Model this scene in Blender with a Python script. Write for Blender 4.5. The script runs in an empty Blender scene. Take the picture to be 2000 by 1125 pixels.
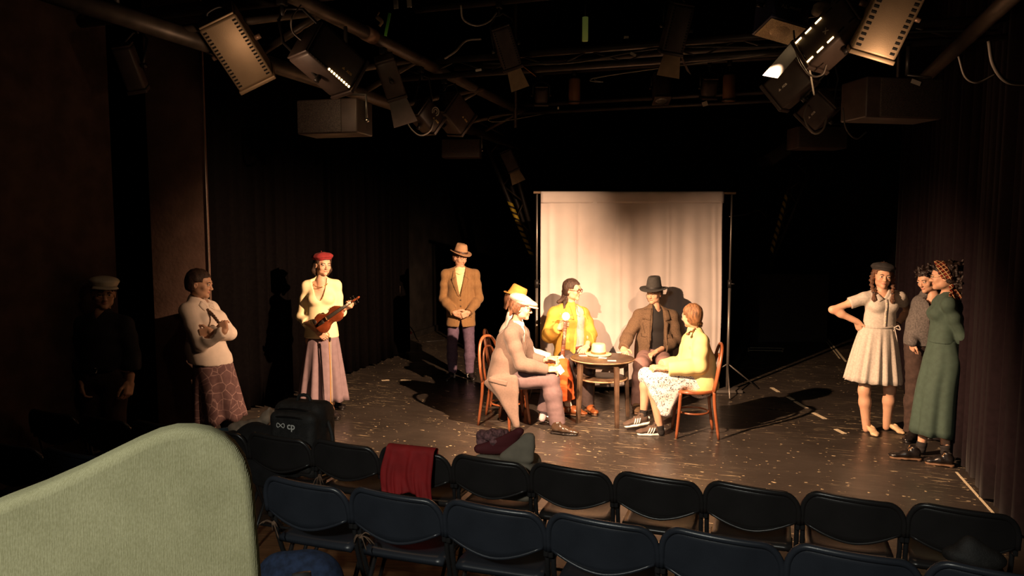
import bpy, bmesh, math, random
import numpy as np
from mathutils import Vector, Matrix

random.seed(7)
rng = np.random.default_rng(7)
scene = bpy.context.scene
COL = scene.collection

# ------------------------------------------------------------------ camera
FPX = 1444.4                      # focal length in pixels of the 2000 x 1125 frame (26 mm equivalent)
HCAM = 2.05                       # lens height above the stage floor
PITCH = math.atan((562.5 - 440.0) / FPX)
cam_data = bpy.data.cameras.new('camera')
cam_data.sensor_width = 36.0
cam_data.lens = 36.0 * FPX / 2000.0
cam_data.clip_start = 0.05
cam = bpy.data.objects.new('camera', cam_data)
COL.objects.link(cam)
cam.location = (0, 0, HCAM)
cam.rotation_euler = (math.pi / 2 - PITCH, 0, 0)
scene.camera = cam

# ------------------------------------------------------------------ world, lights, exposure
world = bpy.data.worlds.new('dark_hall')
scene.world = world
world.use_nodes = True
world.node_tree.nodes['Background'].inputs[0].default_value = (0.9, 0.8, 0.75, 1)
world.node_tree.nodes['Background'].inputs[1].default_value = 0.0015

def spot(name, loc, target, watts, col, size_deg, blend, radius):
    d = bpy.data.lights.new(name, 'SPOT')
    d.energy = watts; d.color = col; d.spot_size = math.radians(size_deg); d.spot_blend = blend
    d.shadow_soft_size = radius
    o = bpy.data.objects.new(name, d); COL.objects.link(o)
    o.location = loc
    o.rotation_euler = (Vector(target) - Vector(loc)).to_track_quat('-Z', 'Y').to_euler()
    return o

WARM = (1.0, 0.60, 0.35)
LAMP_L = (-1.25, 4.55, 3.02)      # the lit black spotlight, upper left
LAMP_R = (2.02, 4.45, 3.22)       # the lit brown spotlight, upper right
spot('stage_beam_from_left', (-0.962, 4.757, 2.908), (1.95, 7.0, -0.1), 2250, WARM, 76, 0.75, 0.03)
spot('stage_beam_from_right', (1.782, 4.683, 3.026), (-1.4, 8.6, 0.6), 2750, WARM, 71, 0.9, 0.025)
# control-booth work light behind the audience: lights the seat rows from behind
spot('booth_work_light', (-1.3, -1.2, 3.3), (-0.25, 2.1, 0.9), 290, (1.0, 0.99, 0.86), 56, 0.7, 0.16)

scene.view_settings.view_transform = 'Standard'
scene.view_settings.look = 'None'
scene.view_settings.exposure = 0.35
scene.view_settings.gamma = 1.0
scene.view_settings.use_curve_mapping = False

# ------------------------------------------------------------------ coordinates
CP, SP = math.cos(PITCH), math.sin(PITCH)
def ray(x, y):
    cx = (x - 1000.0) / FPX; cy = (562.5 - y) / FPX
    return np.array((cx, CP + cy * SP, -SP + cy * CP))
def at(x, y, d):
    """point seen at photograph position (x, y) that stands at distance d down the hall"""
    r = ray(x, y); k = d / r[1]
    return np.array((r[0] * k, d, HCAM + r[2] * k))
def fl(x, y, z=0.0):
    r = ray(x, y); k = (z - HCAM) / r[2]
    return np.array((r[0] * k, r[1] * k, z))
TH = math.radians(18.5)           # the hall is turned 18.5 degrees to the lens axis
CT, ST = math.cos(TH), math.sin(TH)
def rm(u, v, z=0.0):
    """hall coordinates: u across to the right, v up the stage"""
    return np.array((u * CT + v * ST, -u * ST + v * CT, z))
# ------------------------------------------------------------------ materials
MATS = {}
def mat(name, col, rough=0.6, metal=0.0, var=0.0, vscale=20.0, bump=0.0, bscale=60.0, col2=None,
        emit=None, estr=0.0, sheen=0.0, spec=0.5, coat=0.0, stretch=None, sub=0.0):
    if name in MATS: return MATS[name]
    m = bpy.data.materials.new(name); m.use_nodes = True
    nt = m.node_tree; b = nt.nodes['Principled BSDF']
    b.inputs['Base Color'].default_value = (*col, 1)
    b.inputs['Roughness'].default_value = rough
    b.inputs['Metallic'].default_value = metal
    b.inputs['Specular IOR Level'].default_value = spec
    if sheen: b.inputs['Sheen Weight'].default_value = sheen
    if coat: b.inputs['Coat Weight'].default_value = coat
    if sub:
        b.inputs['Subsurface Weight'].default_value = sub
        b.inputs['Subsurface Radius'].default_value = (0.012, 0.005, 0.003)
    if emit:
        b.inputs['Emission Color'].default_value = (*emit, 1); b.inputs['Emission Strength'].default_value = estr
    tc = None
    if var or bump:
        tc = nt.nodes.new('ShaderNodeTexCoord'); mp = nt.nodes.new('ShaderNodeMapping')
        nt.links.new(tc.outputs['Object'], mp.inputs['Vector'])
        if stretch: mp.inputs['Scale'].default_value = stretch
    if var:
        n = nt.nodes.new('ShaderNodeTexNoise'); n.inputs['Scale'].default_value = vscale
        n.inputs['Detail'].default_value = 3
        nt.links.new(mp.outputs[0], n.inputs['Vector'])
        cr = nt.nodes.new('ShaderNodeValToRGB')
        c2 = col2 if col2 else tuple(min(1, c * (1 + var)) for c in col)
        c1 = col if col2 else tuple(c * (1 - var) for c in col)
        cr.color_ramp.elements[0].color = (*c1, 1); cr.color_ramp.elements[0].position = 0.35
        cr.color_ramp.elements[1].color = (*c2, 1); cr.color_ramp.elements[1].position = 0.65
        nt.links.new(n.outputs['Fac'], cr.inputs[0]); nt.links.new(cr.outputs[0], b.inputs['Base Color'])
    if bump:
        n2 = nt.nodes.new('ShaderNodeTexNoise'); n2.inputs['Scale'].default_value = bscale
        n2.inputs['Detail'].default_value = 2
        nt.links.new(mp.outputs[0], n2.inputs['Vector'])
        bp = nt.nodes.new('ShaderNodeBump'); bp.inputs['Strength'].default_value = bump
        bp.inputs['Distance'].default_value = 0.01
        nt.links.new(n2.outputs['Fac'], bp.inputs['Height']); nt.links.new(bp.outputs[0], b.inputs['Normal'])
    MATS[name] = m
    return m

def ramp_mat(name, build, rough=0.8, spec=0.3, sheen=0.0):
    """material whose base colour comes from build(nt, vector_socket) -> colour socket"""
    if name in MATS: return MATS[name]
    m = bpy.data.materials.new(name); m.use_nodes = True
    nt = m.node_tree; b = nt.nodes['Principled BSDF']
    b.inputs['Roughness'].default_value = rough; b.inputs['Specular IOR Level'].default_value = spec
    if sheen: b.inputs['Sheen Weight'].default_value = sheen
    tc = nt.nodes.new('ShaderNodeTexCoord')
    nt.links.new(build(nt, tc.outputs['Object']), b.inputs['Base Color'])
    MATS[name] = m
    return m
def n_ramp(nt, fac, stops, interp='LINEAR'):
    r = nt.nodes.new('ShaderNodeValToRGB'); r.color_ramp.interpolation = interp
    e = r.color_ramp.elements
    while len(e) < len(stops): e.new(0.5)
    for el, (p, c) in zip(e, stops): el.position = p; el.color = (*c, 1)
    nt.links.new(fac, r.inputs[0]); return r.outputs[0]
def n_map(nt, vec, scale=(1, 1, 1), rot=(0, 0, 0)):
    mp = nt.nodes.new('ShaderNodeMapping'); mp.inputs['Scale'].default_value = scale
    mp.inputs['Rotation'].default_value = rot; nt.links.new(vec, mp.inputs['Vector']); return mp.outputs[0]
def n_noise(nt, vec, scale, detail=3, rough=0.5):
    n = nt.nodes.new('ShaderNodeTexNoise'); n.inputs['Scale'].default_value = scale
    n.inputs['Detail'].default_value = detail; n.inputs['Roughness'].default_value = rough
    nt.links.new(vec, n.inputs['Vector']); return n.outputs['Fac']
def n_wave(nt, vec, scale, axis='X', dist=0.0):
    n = nt.nodes.new('ShaderNodeTexWave'); n.bands_direction = axis; n.inputs['Scale'].default_value = scale
    n.inputs['Distortion'].default_value = dist; nt.links.new(vec, n.inputs['Vector']); return n.outputs['Fac']
def n_mix(nt, fac, a, b, mode='MIX'):
    n = nt.nodes.new('ShaderNodeMix'); n.data_type = 'RGBA'; n.blend_type = mode
    for s, v in ((0, fac), (6, a), (7, b)):
        if hasattr(v, 'is_linked') or hasattr(v, 'links'): nt.links.new(v, n.inputs[s])
        elif s == 0: n.inputs[0].default_value = v
        else: n.inputs[s].default_value = (*v, 1)
    return n.outputs[2]
def n_math(nt, op, a, b=0.0):
    n = nt.nodes.new('ShaderNodeMath'); n.operation = op
    for i, v in enumerate((a, b)):
        if hasattr(v, 'links'): nt.links.new(v, n.inputs[i])
        else: n.inputs[i].default_value = v
    return n.outputs[0]

# ------------------------------------------------------------------ objects
def tag(o, label=None, cat=None, group=None, kind=None):
    if label: o['label'] = label
    if cat: o['category'] = cat
    if group: o['group'] = group
    if kind: o['kind'] = kind
    return o
def empty(name, loc, rz=0.0):
    o = bpy.data.objects.new(name, None); COL.objects.link(o)
    o.empty_display_size = 0.05
    o.location = tuple(loc); o.rotation_euler = (0, 0, rz); return o
def thing(name, label, cat, loc=(0, 0, 0), rz=0.0, group=None):
    return tag(empty(name, loc, rz), label, cat, group)
def link(name, me, parent=None, keep_world=True):
    o = bpy.data.objects.new(name, me); COL.objects.link(o)
    if parent is not None: o.parent = parent
    return o
def copy_tree(o, parent=None):
    c = o.copy(); COL.objects.link(c); c.parent = parent
    for k in ('label', 'category'):
        pass
    for ch in [x for x in o.children]: copy_tree(ch, c)
    return c
def chain(o):
    m = Matrix.Identity(4)
    while o is not None:
        m = (Matrix.Translation(o.location) @ o.rotation_euler.to_matrix().to_4x4()) @ m
        o = o.parent
    return m
def np_mesh(name, V, Q, mats, midx=None, smooth=True):
    """mesh from numpy vertices and quads (or triangles)"""
    V = np.asarray(V, dtype=np.float32); Q = np.asarray(Q, dtype=np.int32)
    me = bpy.data.meshes.new(name); k = Q.shape[1]
    me.vertices.add(len(V)); me.vertices.foreach_set('co', V.ravel())
    me.loops.add(Q.size); me.loops.foreach_set('vertex_index', Q.ravel())
    me.polygons.add(len(Q)); me.polygons.foreach_set('loop_start', np.arange(0, Q.size, k, dtype=np.int32))
    for m in (mats if isinstance(mats, (list, tuple)) else [mats]): me.materials.append(m)
    if midx is not None: me.polygons.foreach_set('material_index', np.asarray(midx, dtype=np.int32))
    me.polygons.foreach_set('use_smooth', np.full(len(Q), smooth))
    me.update(calc_edges=True); me.validate()
    return me

class MB:
    """collects simple shapes into one mesh (world coordinates unless a matrix is given)"""
    def __init__(s): s.v = []; s.f = []; s.mi = []; s.sm = []
    def add(s, vs, fs, mi=0, smooth=False):
        o = len(s.v); s.v += [tuple(map(float, p)) for p in vs]
        for f in fs: s.f.append(tuple(i + o for i in f)); s.mi.append(mi); s.sm.append(smooth)
        return s
    def box(s, c, d, R=None, mi=0, bev=0.0):
        c = np.array(c, float); hx, hy, hz = (np.array(d, float) / 2)
        if bev <= 0:
            P = [(sx * hx, sy * hy, sz * hz) for sz in (-1, 1) for sy in (-1, 1) for sx in (-1, 1)]
            F = [(0, 2, 3, 1), (4, 5, 7, 6), (0, 1, 5, 4), (2, 6, 7, 3), (0, 4, 6, 2), (1, 3, 7, 5)]
        else:
            b = min(bev, hx * .9, hy * .9, hz * .9)
            P = []; F = []
            bmh = bmesh.new(); bmesh.ops.create_cube(bmh, size=1.0)
            for v in bmh.verts: v.co = Vector((v.co.x * 2 * hx, v.co.y * 2 * hy, v.co.z * 2 * hz))
            bmesh.ops.bevel(bmh, geom=bmh.edges[:], offset=b, segments=2, affect='EDGES', profile=0.6)
            bmh.verts.index_update()
            P = [tuple(v.co) for v in bmh.verts]; F = [tuple(v.index for v in f.verts) for f in bmh.faces]
            bmh.free()
        P = np.array(P)
        if R is not None: P = P @ np.array(R).T
        return s.add(P + c, F, mi, bev > 0)
    def tube(s, pts, r, n=8, mi=0, cap=True, closed=False, smooth=True):
        pts = [np.array(p, float) for p in pts]; m = len(pts)
        rs = r if isinstance(r, (list, tuple, np.ndarray)) else [r] * m
        vs = []; fs = []; up = None
        for i in range(m):
            if closed: t = pts[(i + 1) % m] - pts[i - 1]
            else: t = pts[min(i + 1, m - 1)] - pts[max(i - 1, 0)]
            t = t / (np.linalg.norm(t) + 1e-9)
            if up is None:
                a = np.array((0, 0, 1.)) if abs(t[2]) < .9 else np.array((1., 0, 0))
                up = np.cross(np.cross(t, a), t)
            up = up - t * np.dot(up, t); up /= np.linalg.norm(up) + 1e-9
            w = np.cross(t, up)
            for k in range(n):
                a = 2 * math.pi * k / n
                vs.append(pts[i] + rs[i] * (math.cos(a) * up + math.sin(a) * w))
        rng_ = range(m if closed else m - 1)
        for i in rng_:
            j = (i + 1) % m
            for k in range(n):
                k2 = (k + 1) % n
                fs.append((i * n + k, i * n + k2, j * n + k2, j * n + k))
        if cap and not closed:
            fs.append(tuple(range(n - 1, -1, -1))); fs.append(tuple((m - 1) * n + k for k in range(n)))
        return s.add(vs, fs, mi, smooth)
    def lathe(s, prof, n=24, c=(0, 0, 0), R=None, mi=0, sx=1.0, sy=1.0, mod=None):
        vs = []; fs = []
        for i, (r, z) in enumerate(prof):
            for k in range(n):
                a = 2 * math.pi * k / n; rr = r
                zz = z
                if mod: rr, zz = mod(a, r, z, i)
                vs.append((rr * math.cos(a) * sx, rr * math.sin(a) * sy, zz))
        for i in range(len(prof) - 1):
            for k in range(n):
                k2 = (k + 1) % n
                fs.append((i * n + k, i * n + k2, (i + 1) * n + k2, (i + 1) * n + k))
        vs = np.array(vs)
        if R is not None: vs = vs @ np.array(R).T
        return s.add(vs + np.array(c), fs, mi, True)
    def ball(s, c, r, n=10, R=None, mi=0):
        r = (r, r, r) if np.isscalar(r) else r
        vs = []; fs = []; m = max(5, n // 2 + 1)
        for i in range(m + 1):
            p = math.pi * i / m
            for k in range(n):
                a = 2 * math.pi * k / n
                vs.append((r[0] * math.sin(p) * math.cos(a), r[1] * math.sin(p) * math.sin(a), r[2] * math.cos(p)))
        for i in range(m):
            for k in range(n):
                k2 = (k + 1) % n
                fs.append((i * n + k, (i + 1) * n + k, (i + 1) * n + k2, i * n + k2))
        vs = np.array(vs)
        if R is not None: vs = vs @ np.array(R).T
        return s.add(vs + np.array(c), fs, mi, True)
    def prism(s, pts, thick, mi=0):
        """polygon (3-D points, planar) extruded along its normal, both ways"""
        P = [np.array(p, float) for p in pts]; n = len(P)
        nr = np.zeros(3)
        for i in range(n): nr += np.cross(P[i] - P[0], P[(i + 1) % n] - P[0])
        nr /= np.linalg.norm(nr) + 1e-9
        vs = [p + nr * thick / 2 for p in P] + [p - nr * thick / 2 for p in P]
        fs = [tuple(range(n)), tuple(range(2 * n - 1, n - 1, -1))]
        fs += [(i, i + n, (i + 1) % n + n, (i + 1) % n) for i in range(n)]
        return s.add(vs, fs, mi, False)
    def grid(s, fn, nu, nv, thick=0.0, mi=0, smooth=True, closeu=False):
        """fn(u, v) -> point for u, v in 0..1; optional thickness along the normal"""
        G = np.array([[fn(i / (nu if closeu else nu - 1), j / (nv - 1)) for j in range(nv)] for i in range(nu)], float)
        def idx(i, j, o=0): return (i % nu) * nv + j + o
        fs = []
        I = nu if closeu else nu - 1
        for i in range(I):
            for j in range(nv - 1):
                fs.append((idx(i, j), idx(i + 1, j), idx(i + 1, j + 1), idx(i, j + 1)))
        if thick <= 0: return s.add(G.reshape(-1, 3), fs, mi, smooth)
        if closeu: du = np.roll(G, -1, 0) - np.roll(G, 1, 0)
        else: du = np.gradient(G, axis=0)
        dv = np.gradient(G, axis=1); N = np.cross(du, dv)
        N /= np.linalg.norm(N, axis=2, keepdims=True) + 1e-12
        A = (G + N * thick / 2).reshape(-1, 3); B = (G - N * thick / 2).reshape(-1, 3); o = len(A)
        f2 = fs + [tuple(x + o for x in reversed(f)) for f in fs]
        for i in range(I):
            for j in (0, nv - 1):
                q = (idx(i, j), idx(i, j, o), idx(i + 1, j, o), idx(i + 1, j))
                f2.append(q if j == 0 else q[::-1])
        if not closeu:
            for j in range(nv - 1):
                for i in (0, nu - 1):
                    q = (idx(i, j), idx(i, j + 1), idx(i, j + 1, o), idx(i, j, o))
                    f2.append(q if i == 0 else q[::-1])
        return s.add(np.concatenate([A, B]), f2, mi, smooth)
    def mesh(s, name, mats, inv=None):
        me = bpy.data.meshes.new(name)
        V = s.v
        if inv is not None: V = [tuple(inv @ Vector(p)) for p in V]
        me.from_pydata(V, [], s.f)
        for m in (mats if isinstance(mats, (list, tuple)) else [mats]): me.materials.append(m)
        me.polygons.foreach_set('material_index', s.mi); me.polygons.foreach_set('use_smooth', s.sm)
        me.update(); return me
    def build(s, name, mats, parent=None, local=False):
        """world coordinates -> an object under parent (local=True: coordinates already in the parent's frame)"""
        inv = None
        if parent is not None and not local: inv = chain(parent).inverted()
        return link(name, s.mesh(name, mats, inv), parent)
    def solo(s, name, mats, origin=None):
        """a top-level mesh object with its origin at its base"""
        V = np.array(s.v)
        if origin is None: origin = ((V[:, 0].min() + V[:, 0].max()) / 2, (V[:, 1].min() + V[:, 1].max()) / 2, V[:, 2].min())
        o = link(name, s.mesh(name, mats, Matrix.Translation(Vector(origin)).inverted()))
        o.location = tuple(map(float, origin)); return o

def nrm(v):
    v = np.array(v, float); return v / (np.linalg.norm(v) + 1e-12)
def frame(fwd, up=(0, 0, 1)):
    """rotation matrix, columns: side, forward, up"""
    y = nrm(fwd); x = nrm(np.cross(y, up)); z = np.cross(x, y)
    return np.column_stack([x, y, z])
def look(yaw, pitch=0.0, roll=0.0):
    """0 faces the audience, positive yaw turns to the right of the picture (degrees)"""
    a, p, r = map(math.radians, (yaw, pitch, roll))
    f = np.array((math.sin(a) * math.cos(p), -math.cos(a) * math.cos(p), math.sin(p)))
    R = frame(f)
    c, s_ = math.cos(r), math.sin(r)
    return R @ np.array([[c, 0, s_], [0, 1, 0], [-s_, 0, c]])
def bez(pts, n=12):
    """smooth curve through points (Catmull-Rom)"""
    P = [np.array(p, float) for p in pts]; P = [2 * P[0] - P[1]] + P + [2 * P[-1] - P[-2]]
    out = []
    for i in range(1, len(P) - 2):
        for k in range(n):
            t = k / n; a, b, c, d = P[i - 1:i + 3]
            out.append(.5 * ((2 * b) + (c - a) * t + (2 * a - 5 * b + 4 * c - d) * t * t + (3 * b - a - 3 * c + d) * t ** 3))
    out.append(P[-2]); return out

# ------------------------------------------------------------------ signed-distance modelling (bodies, clothes, hair, bags)
class SDF:
    def __init__(s, lo, hi, h):
        s.h = h; s.lo = np.array(lo, float); s.n = np.ceil((np.array(hi, float) - s.lo) / h).astype(int) + 1
        s.v = np.full(s.n, 0.5, dtype=np.float32)
    def _reg(s, lo, hi):
        a = np.clip(np.floor((lo - s.lo) / s.h).astype(int), 0, s.n); b = np.clip(np.ceil((hi - s.lo) / s.h).astype(int) + 1, 0, s.n)
        if (b <= a).any(): return None, None
        ax = [s.lo[i] + s.h * np.arange(a[i], b[i]) for i in range(3)]
        P = np.stack(np.meshgrid(*ax, indexing='ij'), -1)
        return (slice(a[0], b[0]), slice(a[1], b[1]), slice(a[2], b[2])), P
    def _mix(s, sl, d, k, sub=False):
        o = s.v[sl]
        if sub:
            d = -d
            h = np.maximum(k - np.abs(o - d), 0) / max(k, 1e-6); s.v[sl] = np.maximum(o, d) + h * h * k * .25
        else:
            h = np.maximum(k - np.abs(o - d), 0) / max(k, 1e-6); s.v[sl] = np.minimum(o, d) - h * h * k * .25
    def cone(s, a, b, ra, rb=None, k=.02, sub=False):
        rb = ra if rb is None else rb
        a = np.array(a, float); b = np.array(b, float); m = max(ra, rb) + k + 3 * s.h
        sl, P = s._reg(np.minimum(a, b) - m, np.maximum(a, b) + m)
        if sl is None: return s
        ab = b - a; t = np.clip(((P - a) @ ab) / (ab @ ab + 1e-12), 0, 1)
        d = np.linalg.norm(P - a - t[..., None] * ab, axis=-1) - (ra + (rb - ra) * t)
        s._mix(sl, d, k, sub); return s
    def path(s, pts, rs, k=.02):
        for i in range(len(pts) - 1): s.cone(pts[i], pts[i + 1], rs[i], rs[i + 1], k)
        return s
    def ecap(s, a, b, ra, rb, u, k=.03):
        """capsule with elliptical section: ra, rb = (half width along u, half depth)"""
        a = np.array(a, float); b = np.array(b, float); m = max(*ra, *rb) + k + 3 * s.h
        sl, P = s._reg(np.minimum(a, b) - m, np.maximum(a, b) + m)
        if sl is None: return s
        w = nrm(b - a); u = np.array(u, float); u = nrm(u - w * (u @ w)); f = np.cross(w, u)
        L = np.linalg.norm(b - a); q = P - a; t = np.clip((q @ w) / L, 0, 1)
        ru = ra[0] + (rb[0] - ra[0]) * t; rf = ra[1] + (rb[1] - ra[1]) * t; rw = np.minimum(ru, rf)
        du = (q @ u) / ru; df = (q @ f) / rf; dw = (q @ w - t * L) / rw
        l = np.sqrt(du * du + df * df + dw * dw) + 1e-9
        g = np.sqrt((du / ru) ** 2 + (df / rf) ** 2 + (dw / rw) ** 2) + 1e-9
        s._mix(sl, np.clip(l * (l - 1) / g, -.2, .5), k); return s
    def ell(s, c, r, R=None, k=.02, sub=False):
        c = np.array(c, float); r = np.array((r, r, r) if np.isscalar(r) else r, float); m = r.max() + k + 3 * s.h
        sl, P = s._reg(c - m, c + m)
        if sl is None: return s
        q = P - c
        if R is not None: q = q @ np.array(R)
        q1 = q / r; l = np.linalg.norm(q1, axis=-1) + 1e-9; g = np.linalg.norm(q1 / r, axis=-1) + 1e-9
        s._mix(sl, np.clip(l * (l - 1) / g, -.2, .5), k, sub); return s
    def rbox(s, c, half, rad, R=None, k=.01, sub=False):
        c = np.array(c, float); half = np.array(half, float); m = np.linalg.norm(half) + rad + k + 3 * s.h
        sl, P = s._reg(c - m, c + m)
        if sl is None: return s
        q = P - c
        if R is not None: q = q @ np.array(R)
        q = np.abs(q) - (half - rad)
        d = np.linalg.norm(np.maximum(q, 0), axis=-1) + np.minimum(q.max(-1), 0) - rad
        s._mix(sl, d, k, sub); return s
    def slab(s, c, r, k=.02, n=9, r2=None):
        """cloth-like sheet between two edges c0-c1 and c3-c2"""
        c = [np.array(p, float) for p in c]; r2 = r if r2 is None else r2
        for i in range(n):
            t = i / (n - 1); s.cone(c[0] + (c[1] - c[0]) * t, c[3] + (c[2] - c[3]) * t, r, r2, k)
        return s
    def pts(s):
        return s._reg(s.lo, s.lo + s.h * s.n)[1][:s.n[0], :s.n[1], :s.n[2]]
    def cut(s, p, n, k=.004):
        """keep what lies on the side against n"""
        P = s.pts(); d = (P - np.array(p)) @ nrm(n)
        h = np.maximum(k - np.abs(s.v - d), 0) / k; s.v = (np.maximum(s.v, d) + h * h * k * .25).astype(np.float32); return s
    def carve(s, fn):
        """fn(P) < 0 is removed"""
        s.v = np.maximum(s.v, -fn(s.pts())).astype(np.float32); return s
    def keep(s, fn):
        s.v = np.maximum(s.v, fn(s.pts())).astype(np.float32); return s
    def wrinkle(s, amp, freq, seed=0, aniso=(1, 1, 1)):
        r = np.random.default_rng(seed); P = s.pts() * np.array(aniso); d = 0
        for i in range(5):
            w = r.normal(size=3); w = w / np.linalg.norm(w) * freq * (0.6 + .35 * i)
            w2 = r.normal(size=3) * freq * .35
            d = d + np.sin(P @ w + 1.6 * np.sin(P @ w2 + r.uniform(0, 6)) + r.uniform(0, 6)) / (1 + .5 * i)
        s.v = (s.v + amp * d / 2).astype(np.float32); return s
    def sample(s, p):
        q = (np.array(p) - s.lo) / s.h; i = np.floor(q).astype(int)
        if (i < 0).any() or (i >= s.n - 1).any(): return .5
        f = q - i; c = s.v[i[0]:i[0] + 2, i[1]:i[1] + 2, i[2]:i[2] + 2]
        c = c[0] * (1 - f[0]) + c[1] * f[0]; c = c[0] * (1 - f[1]) + c[1] * f[1]
        return c[0] * (1 - f[2]) + c[1] * f[2]
    def hit(s, p, d, reach=.6):
        """first surface met from p along d"""
        d = nrm(d); p = np.array(p, float); t = 0; last = s.sample(p)
        while t < reach:
            t2 = t + s.h * .6; v = s.sample(p + d * t2)
            if v < 0 <= last: return p + d * (t + (t2 - t) * last / (last - v + 1e-9))
            last = v; t = t2
        return None
    def nets(s):
        v = s.v; S = v < 0; lo = s.lo; h = s.h
        c = [(i, j, k) for i in (0, 1) for j in (0, 1) for k in (0, 1)]
        nx, ny, nz = v.shape
        cnt = np.zeros((nx - 1, ny - 1, nz - 1), np.int8)
        for i, j, k in c: cnt += S[i:nx - 1 + i, j:ny - 1 + j, k:nz - 1 + k]
        act = (cnt > 0) & (cnt < 8); ids = np.full(act.shape, -1, np.int32)
        I = np.argwhere(act); ids[act] = np.arange(len(I))
        val = np.stack([v[I[:, 0] + i, I[:, 1] + j, I[:, 2] + k] for i, j, k in c], 1)
        pos = np.zeros((len(I), 3)); num = np.zeros(len(I)); C = np.array(c, float)
        for a in range(8):
            for b in range(a + 1, 8):
                if abs(C[a] - C[b]).sum() != 1: continue
                m = (val[:, a] < 0) != (val[:, b] < 0)
                t = val[:, a] / (val[:, a] - val[:, b] + 1e-12)
                pos += np.where(m[:, None], C[a] + t[:, None] * (C[b] - C[a]), 0); num += m
        V = lo + h * (I + pos / num[:, None]); Q = []
        for ax in range(3):
            A = [slice(None)] * 3; B = [slice(None)] * 3; A[ax] = slice(0, -1); B[ax] = slice(1, None)
            for x in range(3):
                if x != ax: A[x] = slice(1, -1); B[x] = slice(1, -1)
            sa, sb = S[tuple(A)], S[tuple(B)]
            e = np.argwhere(sa != sb); fl_ = sa[tuple(e.T)]
            off = np.ones(3, int); off[ax] = 0; e = e + off
            o1, o2 = [x for x in range(3) if x != ax]
            if ax == 1: o1, o2 = o2, o1
            d1 = np.zeros(3, int); d1[o1] = 1; d2 = np.zeros(3, int); d2[o2] = 1
            q = np.stack([ids[tuple((e - d1 - d2).T)], ids[tuple((e - d2).T)], ids[tuple(e.T)], ids[tuple((e - d1).T)]], 1)
            q[~fl_] = q[~fl_][:, ::-1]; Q.append(q)
        return V, np.concatenate(Q)
    def build(s, name, mats, parent=None, pick=None):
        V, Q = s.nets()
        mi = None
        if pick is not None: mi = pick(V[Q].mean(1))
        if parent is not None:
            M = np.array(chain(parent).inverted()); V = V @ M[:3, :3].T + M[:3, 3]
        return link(name, np_mesh(name, V, Q, mats, mi), parent)
def merge(name, parts, mats, parent):
    """parts: (V, Q, material indices) -> one mesh object"""
    Vs = []; Qs = []; Ms = []; o = 0
    for V, Q, m in parts:
        Vs.append(V); Qs.append(Q + o); Ms.append(np.full(len(Q), m) if np.isscalar(m) else m); o += len(V)
    V = np.concatenate(Vs)
    M = np.array(chain(parent).inverted()); V = V @ M[:3, :3].T + M[:3, 3]
    return link(name, np_mesh(name, V, np.concatenate(Qs), mats, np.concatenate(Ms)), parent)
def mb_np(mb, mi=0):
    """an MB of quads/triangles as numpy quads (triangles doubled up are split to quads with a repeated corner avoided)"""
    Q = [f for f in mb.f if len(f) == 4]
    return np.array(mb.v), np.array(Q, int), mi
# ------------------------------------------------------------------ the hall
RR = np.column_stack([rm(1, 0), rm(0, 1), (0, 0, 1.0)])          # hall axes as a rotation matrix
def rbx(mb, u0, u1, v0, v1, z0, z1, mi=0, bev=0.0):
    return mb.box(rm((u0 + u1) / 2, (v0 + v1) / 2, (z0 + z1) / 2), (u1 - u0, v1 - v0, z1 - z0), RR, mi, bev)
def struct(name, mb, m):
    o = mb.solo(name, m); o['kind'] = 'structure'; return o

def stage_floor_colour():
    m = bpy.data.materials.new('worn_black_stage_paint'); m.use_nodes = True
    nt = m.node_tree; b = nt.nodes['Principled BSDF']
    tc = nt.nodes.new('ShaderNodeTexCoord'); vec = n_map(nt, tc.outputs['Object'], rot=(0, 0, TH))
    tone = n_ramp(nt, n_noise(nt, vec, 1.3, 6, .6), [(.3, (.026, .0215, .0185)), (.7, (.048, .040, .034))])
    # long scuffs along the width of the stage, short chips, crumbs
    sc = n_map(nt, vec, (1.6, 34, 1))
    s1 = n_ramp(nt, n_noise(nt, sc, 2.2, 5, .55), [(.625, (0, 0, 0)), (.67, (1, 1, 1))])
    patch = n_ramp(nt, n_noise(nt, vec, .8, 3), [(.44, (0, 0, 0)), (.60, (1, 1, 1))])
    s1 = n_math(nt, 'MULTIPLY', s1, patch)
    s2 = n_ramp(nt, n_noise(nt, n_map(nt, vec, (9, 15, 1), (0, 0, .5)), 2.0, 2, .5), [(.70, (0, 0, 0)), (.715, (1, 1, 1))])
    vo = nt.nodes.new('ShaderNodeTexVoronoi'); vo.inputs['Scale'].default_value = 7.0
    nt.links.new(n_map(nt, vec, (1, 1.6, 1)), vo.inputs['Vector'])
    crumb = n_ramp(nt, vo.outputs['Distance'], [(.075, (1, 1, 1)), (.11, (0, 0, 0))])
    gate = n_ramp(nt, n_noise(nt, vec, 3.0, 2), [(.5, (0, 0, 0)), (.56, (1, 1, 1))])
    crumb = n_math(nt, 'MULTIPLY', crumb, gate)
    fac = n_math(nt, 'MAXIMUM', n_math(nt, 'MAXIMUM', s1, s2), crumb)
    fac = n_math(nt, 'MULTIPLY', fac, .8)
    nt.links.new(n_mix(nt, fac, tone, (.55, .44, .27)), b.inputs['Base Color'])
    rg = n_ramp(nt, n_noise(nt, n_map(nt, vec, (1, 6, 1)), 2.0, 5), [(.3, (.26, .26, .26)), (.7, (.42, .42, .42))])
    nt.links.new(rg, b.inputs['Roughness'])
    b.inputs['Specular IOR Level'].default_value = .45
    bp = nt.nodes.new('ShaderNodeBump'); bp.inputs['Strength'].default_value = .12; bp.inputs['Distance'].default_value = .004
    nt.links.new(n_noise(nt, n_map(nt, vec, (3, 12, 1)), 9, 3), bp.inputs['Height']); nt.links.new(bp.outputs[0], b.inputs['Normal'])
    return m
M_FLOOR = stage_floor_colour()
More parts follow.
